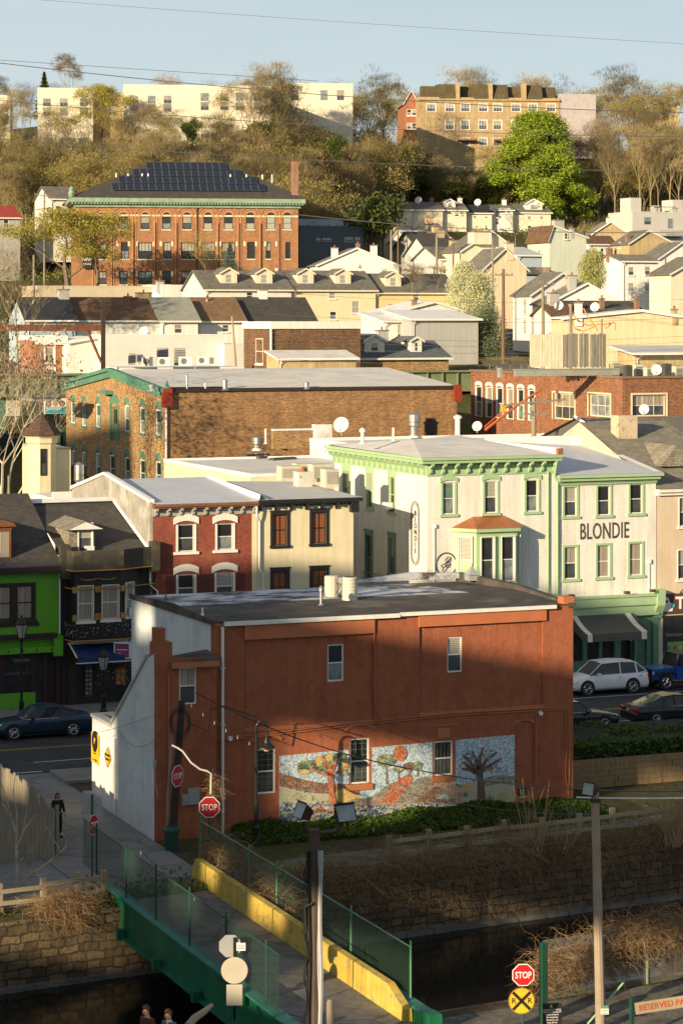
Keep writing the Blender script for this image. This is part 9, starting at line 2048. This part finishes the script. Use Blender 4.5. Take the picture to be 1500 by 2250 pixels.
leafmass('green_plants','dense green leafy plants along the foot of the mural','plants',pts,leafm('weed_leaf',(.015,.035,.006),(.06,.105,.014),.9),.085)
pts = []
for i in range(30000):
    a = rng.uniform(-14,70);b = .25 + rng.random() ** 2 * 1.6 * rng.choice((1,1,2.2));
    if math.sin(a * .9) + math.sin(a * .37 + 1) < -.3: continue
    p = CF.W(a,b,0);pts.append((p.x,p.y,rng.random() * .25))
pts2 = []
for i in range(16000):
    a = CF.onB(rng.uniform(640,1560),1900,-.3)[0];p = CF.W(a,rng.uniform(-.6,.5),0)
    if math.sin(a * 1.1) + math.sin(a * .43 + 2) > .3: pts2.append((p.x,p.y,rng.uniform(-1.6,.3) * (1 if rng.random() < .4 else .25)))
leafmass('dead_leaves','dead brown leaves caught in the canal wall brush','leaves',pts2,lf_b,.05)
leafmass('grass','rough grass along the towpath edge','grass',pts,leafm('bank_grass',(.03,.05,.01),(.12,.15,.03),.7),.07)
def vines(label,n,region,mt,kind='stuff',thick=.010,L0=1.0,cat='vines',seed=1):
    rng = random.Random(seed);m = MB()
    for i in range(n):
        p,d = region(rng);p = Vector(p);L = L0 * rng.uniform(.4,1.5);k = 5;pts = [p];v_ = Vector(d)
        for j in range(k): v_ = (v_ + Vector((rng.gauss(0,.55),rng.gauss(0,.4),-.26 + rng.gauss(0,.4))));v_.normalize();p = p + v_ * L / k;pts.append(p)
        m.tube([tuple(q) for q in pts],[thick * (1 - .15 * j) for j in range(k + 1)],3,0 if rng.random() < .7 else 1,False)
    return tag(m.build('vines',mt,uv=False),label,cat,kind=kind)
vb = [leafm('vine_brown',(.10,.055,.028),(.20,.115,.055),1,0,.9),leafm('vine_tan',(.22,.15,.08),(.34,.24,.13),1,0,.9)]
def rA(r):
    a = CF.onB(r.uniform(640,1560),1900,-.3)[0];return CF.W(a,r.uniform(-.5,.4),r.uniform(-.15,.45) - 1.5 * r.random() ** 2.5),(r.uniform(-.5,.5) * .9,-.45,r.uniform(-.1,.9))
vines('tangle of brown bare vines hanging over the far canal wall',8500,rA,vb,L0=1.1,thick=.007)
def rB(r):
    a = CF.onB(r.gauss(150,34),1990,-.3)[0];return CF.W(a,r.uniform(-.5,.6),r.uniform(-.2,.5)),(r.uniform(-.4,.5),-.4,r.uniform(-.2,.8))
vines('dry brown vines spilling down the stone wall left of the bridge',1300,rB,vb,L0=1.0,thick=.007,seed=3)
def rC(r):
    aa_ = CF.onB(1190,2150,-CW - .7)[0];a = aa_ + r.uniform(-.2,9.2);k = min(1,max(0,(a - aa_ - 0.3) / 3));return CF.W(a,-CW - .7 + r.uniform(-.4,.5),1.1 + .75 * k + r.uniform(-.9,.25)),(r.uniform(-1,1),r.uniform(-.4,.4),r.uniform(-.2,.9))
vines('tangle of russet vines draped over the chain link fence at lower right',3600,rC,vb,L0=.9,thick=.007,seed=5)
def rD(r): q = at(463 + r.gauss(10,8),r.uniform(1705,1890),88.95 + r.uniform(-.05,.25));return q,(r.uniform(-.6,.6),r.uniform(-.5,.5),r.uniform(-.2,.8))
vines('dead vines wrapped around the stop sign post',650,rD,vb,L0=.45,thick=.006,seed=6)
def rE(r): a = r.uniform(0,10.5);return S.W(-3.0 + r.uniform(-.25,.35),-7 - a,1.9 - .1 * a + r.uniform(-1.1,.1)),(r.uniform(-.4,.9),r.uniform(-.5,.5),r.uniform(-.3,.6))
vines('bare brown vines climbing the right hand bridge fence',1500,rE,vb,L0=.9,thick=.008,seed=7)
def rF(r): px = r.choice((855,940,1025,1106,1190,1495,1515));a = CF.onB(px,1860,1.0)[0];return CF.W(a + r.gauss(0,.18),.95 + r.gauss(0,.1),r.uniform(.0,1.1)),(r.uniform(-.7,.7),r.uniform(-.6,.2),r.uniform(-.2,.9))
vines('brown vines bundled on the towpath fence posts',1000,rF,vb,L0=.6,thick=.007,seed=8)
# upright whips of a shrub at the right edge and thin saplings before the towpath
for k,(px,pyb,D,n,hh,lb) in enumerate(((1478,1850,92.2,60,3.2,'bushy bare shrub with upright golden twigs at the right edge'),(1170,1880,90.4,26,3.0,'cluster of thin leaning saplings in front of the mural end'),(1235,1880,90.8,16,2.4,'pair of slim bare saplings right of the leaning cluster'))):
    p0 = at(px,pyb,D);p0.z = -.1;t = thing('bare_shrub',lb,'shrub',p0);m = MB();r = random.Random(k + 40)
    for i in range(n):
        a = r.uniform(0,6.28);l = hh * r.uniform(.4,1);d = Vector((math.cos(a) * .45,math.sin(a) * .3,1));q = Vector((r.uniform(-.3,.3),r.uniform(-.3,.3),0));pts = [q]
        for j in range(4): d = d + Vector((r.gauss(0,.15),r.gauss(0,.1),.1));pts.append(pts[-1] + d.normalized() * l / 4)
        m.tube([tuple(x) for x in pts],[.018,.014,.010,.007,.004],4,0,False)
        for j in (1,2,3): e_ = pts[j] + Vector((r.uniform(-.4,.4),r.uniform(-.3,.3),r.uniform(.1,.5)));m.tube([tuple(pts[j]),tuple(e_)],[.007,.003],3,0,False)
    m.build('stems',vb[1],t)
# ================================================================== WIRES
def wire(label,p0,p1,sag=.3,r=.012,mt=None,n=24,group=None,name='overhead_wire'):
    p0,p1 = Vector(p0),Vector(p1);t = thing(name,label,'wire',p0,0,group);m = MB();m.tube([tuple((p1 - p0) * k / n - Vector((0,0,4 * sag * (k / n) * (1 - k / n)))) for k in range(n + 1)],r,4,0,False);m.build('wire',mt or grey_m,t);return t
wm_ = pm('wire_grey',(.10,.10,.10),.5)
for k,(a_,b_,sg,r_) in enumerate((((-60,-12),(1600,102),.05,.004),((-60,131),(1600,250),.25,.010),((-60,214),(1600,300),.25,.008),((-60,299),(1600,378),.2,.008),((-60,1338 - 1210),(700,178),.0,.006))):
    wire(['faint highest wire crossing the sky','thick wire crossing the sky and hilltop roofs','wire crossing in front of the hilltop windows','lowest of the long wires over the hillside','thin wire just above the thick sky wire at the left'][k],at(a_[0],a_[1],60),at(b_[0],b_[1],60),sg,r_,wm_,group='long overhead wires')
for k,(y0,y1) in enumerate(((690,694),(731,735),(742,748),(757,763),(787,782),(470,508),(641,655))): wire('thin dark wire stretched across the middle of the town',at(600 if y0 > 500 else 640,y0,190),at(1560,y1,190),.6,.012 if y0 != 470 else .03,wm_,group='wires across the town')
wire('dark cable from the leaning pole across the front of the mural',at(430,1522,88),at(905,1690,84),.35,.022,black_m);wire('sunlit cable from the mural to the pale pole',at(905,1690,84),at(1530,1738,74),.25,.02,wm_);wire('bright insulated cable tied to the tall pale pole',at(1265,1752,69),at(1560,1752,69),.03,.02,stw);wire('thin cable below the mural cable',at(780,1710,82),at(1300,1790,70),.3,.008,wm_)
wire('wire slung across the white annex wall',at(205,1612,97),at(350,1568,92),.05,.008,black_m);wire('drooping wire on the white annex wall',at(255,1600,95),at(362,1596,91.5),.75,.009,black_m)
for k,(pa_,pb_,Da,Db,sg) in enumerate((((372,1500),(600,1650),91,88,.3),((600,1650),(760,1800),88,84,.3),((207,1760),(560,2060),86,71,.35),((760,1800),(1300,1850),84,84,.5))):
    t = wire(['string of bare bulbs from the annex to the crook lamp','string of bare bulbs in front of the mural','string of bare bulbs over the lane and bridge','string of bare bulbs along the towpath fence'][k],at(*pa_,Da),at(*pb_,Db),sg,.007,black_m,group='strings of bulbs',name='string_lights');p0,p1 = at(*pa_,Da),at(*pb_,Db);n_ = 9
    for i in range(1,n_): q = (p1 - p0) * i / n_ - Vector((0,0,4 * sg * (i / n_) * (1 - i / n_) + .02));m = MB();m.lathe([(.012,.0),(.012,-.05),(.022,-.08),(.02,-.12),(.004,-.14)],q.x,q.y,6);m.v = [(x,y,z + q.z) for x,y,z in m.v];m.build('bulb',pm('bulb_glass',(.30,.30,.27),.2),t)
wire('wire from the corner building to the beige building',at(953,1160,127),at(1440,1160,131),.0,.0,None) if 0 else None
# ================================================================== UNSEEN SLAB ADDED BEHIND THE CAMERA TO CAST THE EVENING SHADE
SE = math.tan(R(SUN_EL));ca,sa = math.cos(R(SUN_AZ)),math.sin(R(SUN_AZ))
VF_S = -26.0
cv = thing('shade_caster','tall concrete arched viaduct standing behind the viewpoint','viaduct',(ca * VF_S,sa * VF_S,0),R(SUN_AZ) - PI / 2)
# local x = p (across the sun), local z = q - s tan(el)
def zq_(q): return q - VF_S * SE
tops = [(-150,46),(-126,45.5),(-124,31),(-108,30.5),(-96,29.2),(-89,28.6),(-86,29.2),(-82,31.2),(-74,32.6),(-69,32.0),(-65,29.5),(-62.5,26.5),(-58.5,26.0),(-55,26.0),(-53,26.1),(-46,26),(-30,26)]  # outline shaped to set where the cast shade ends
holes = [(-70.6,-67.2,17.4,21.6),(-60.3,-56.9,18.3,22.35),(-53.7,-49.3,20.5,22.9),(-60.2,-56.4,12.4,15.3),(-51.9,-49.2,14.8,16.7),(-46.6,-40.6,13.0,15.8),(-56.2,-54.9,15.6,17.2),(-40,-28.5,9.5,17.3),(-70.4,-68.5,24.8,26.6)]  # openings cut to let patches of sun through
def topq(p):
    for (a,x),(b,y) in zip(tops,tops[1:]):
        if a <= p <= b: return x + (y - x) * (p - a) / (b - a)
    return tops[0][1] if p < -150 else 26
m = MB();ps = sorted({-150.0,-30.0 + 20} | {float(h[i]) for h in holes for i in (0,1)} | {float(t_[0]) for t_ in tops} | {float(x) for x in range(-150,-10,3)})
for p0,p1 in zip(ps,ps[1:]):
    pc_ = (p0 + p1) / 2;cuts = sorted([(h[2],h[3]) for h in holes if h[0] < pc_ < h[1]]);q0 = -30
    lst = []
    for a,b in cuts: lst.append((q0,a));q0 = b
    for a,b in lst: m.add([(p0,0,max(-1,zq_(a))),(p1,0,max(-1,zq_(a))),(p1,0,zq_(b)),(p0,0,zq_(b)),(p0,2.5,max(-1,zq_(a))),(p1,2.5,max(-1,zq_(a))),(p1,2.5,zq_(b)),(p0,2.5,zq_(b))],[(0,1,2,3),(4,7,6,5),(3,2,6,7),(0,4,5,1)])
    t0,t1 = topq(p0 + .001),topq(p1 - .001)
    m.add([(p0,0,zq_(q0)),(p1,0,zq_(q0)),(p1,0,zq_(t1)),(p0,0,zq_(t0)),(p0,2.5,zq_(q0)),(p1,2.5,zq_(q0)),(p1,2.5,zq_(t1)),(p0,2.5,zq_(t0))],[(0,1,2,3),(4,7,6,5),(3,2,6,7),(0,4,5,1)])
m.build('caster_slab',conc,cv)
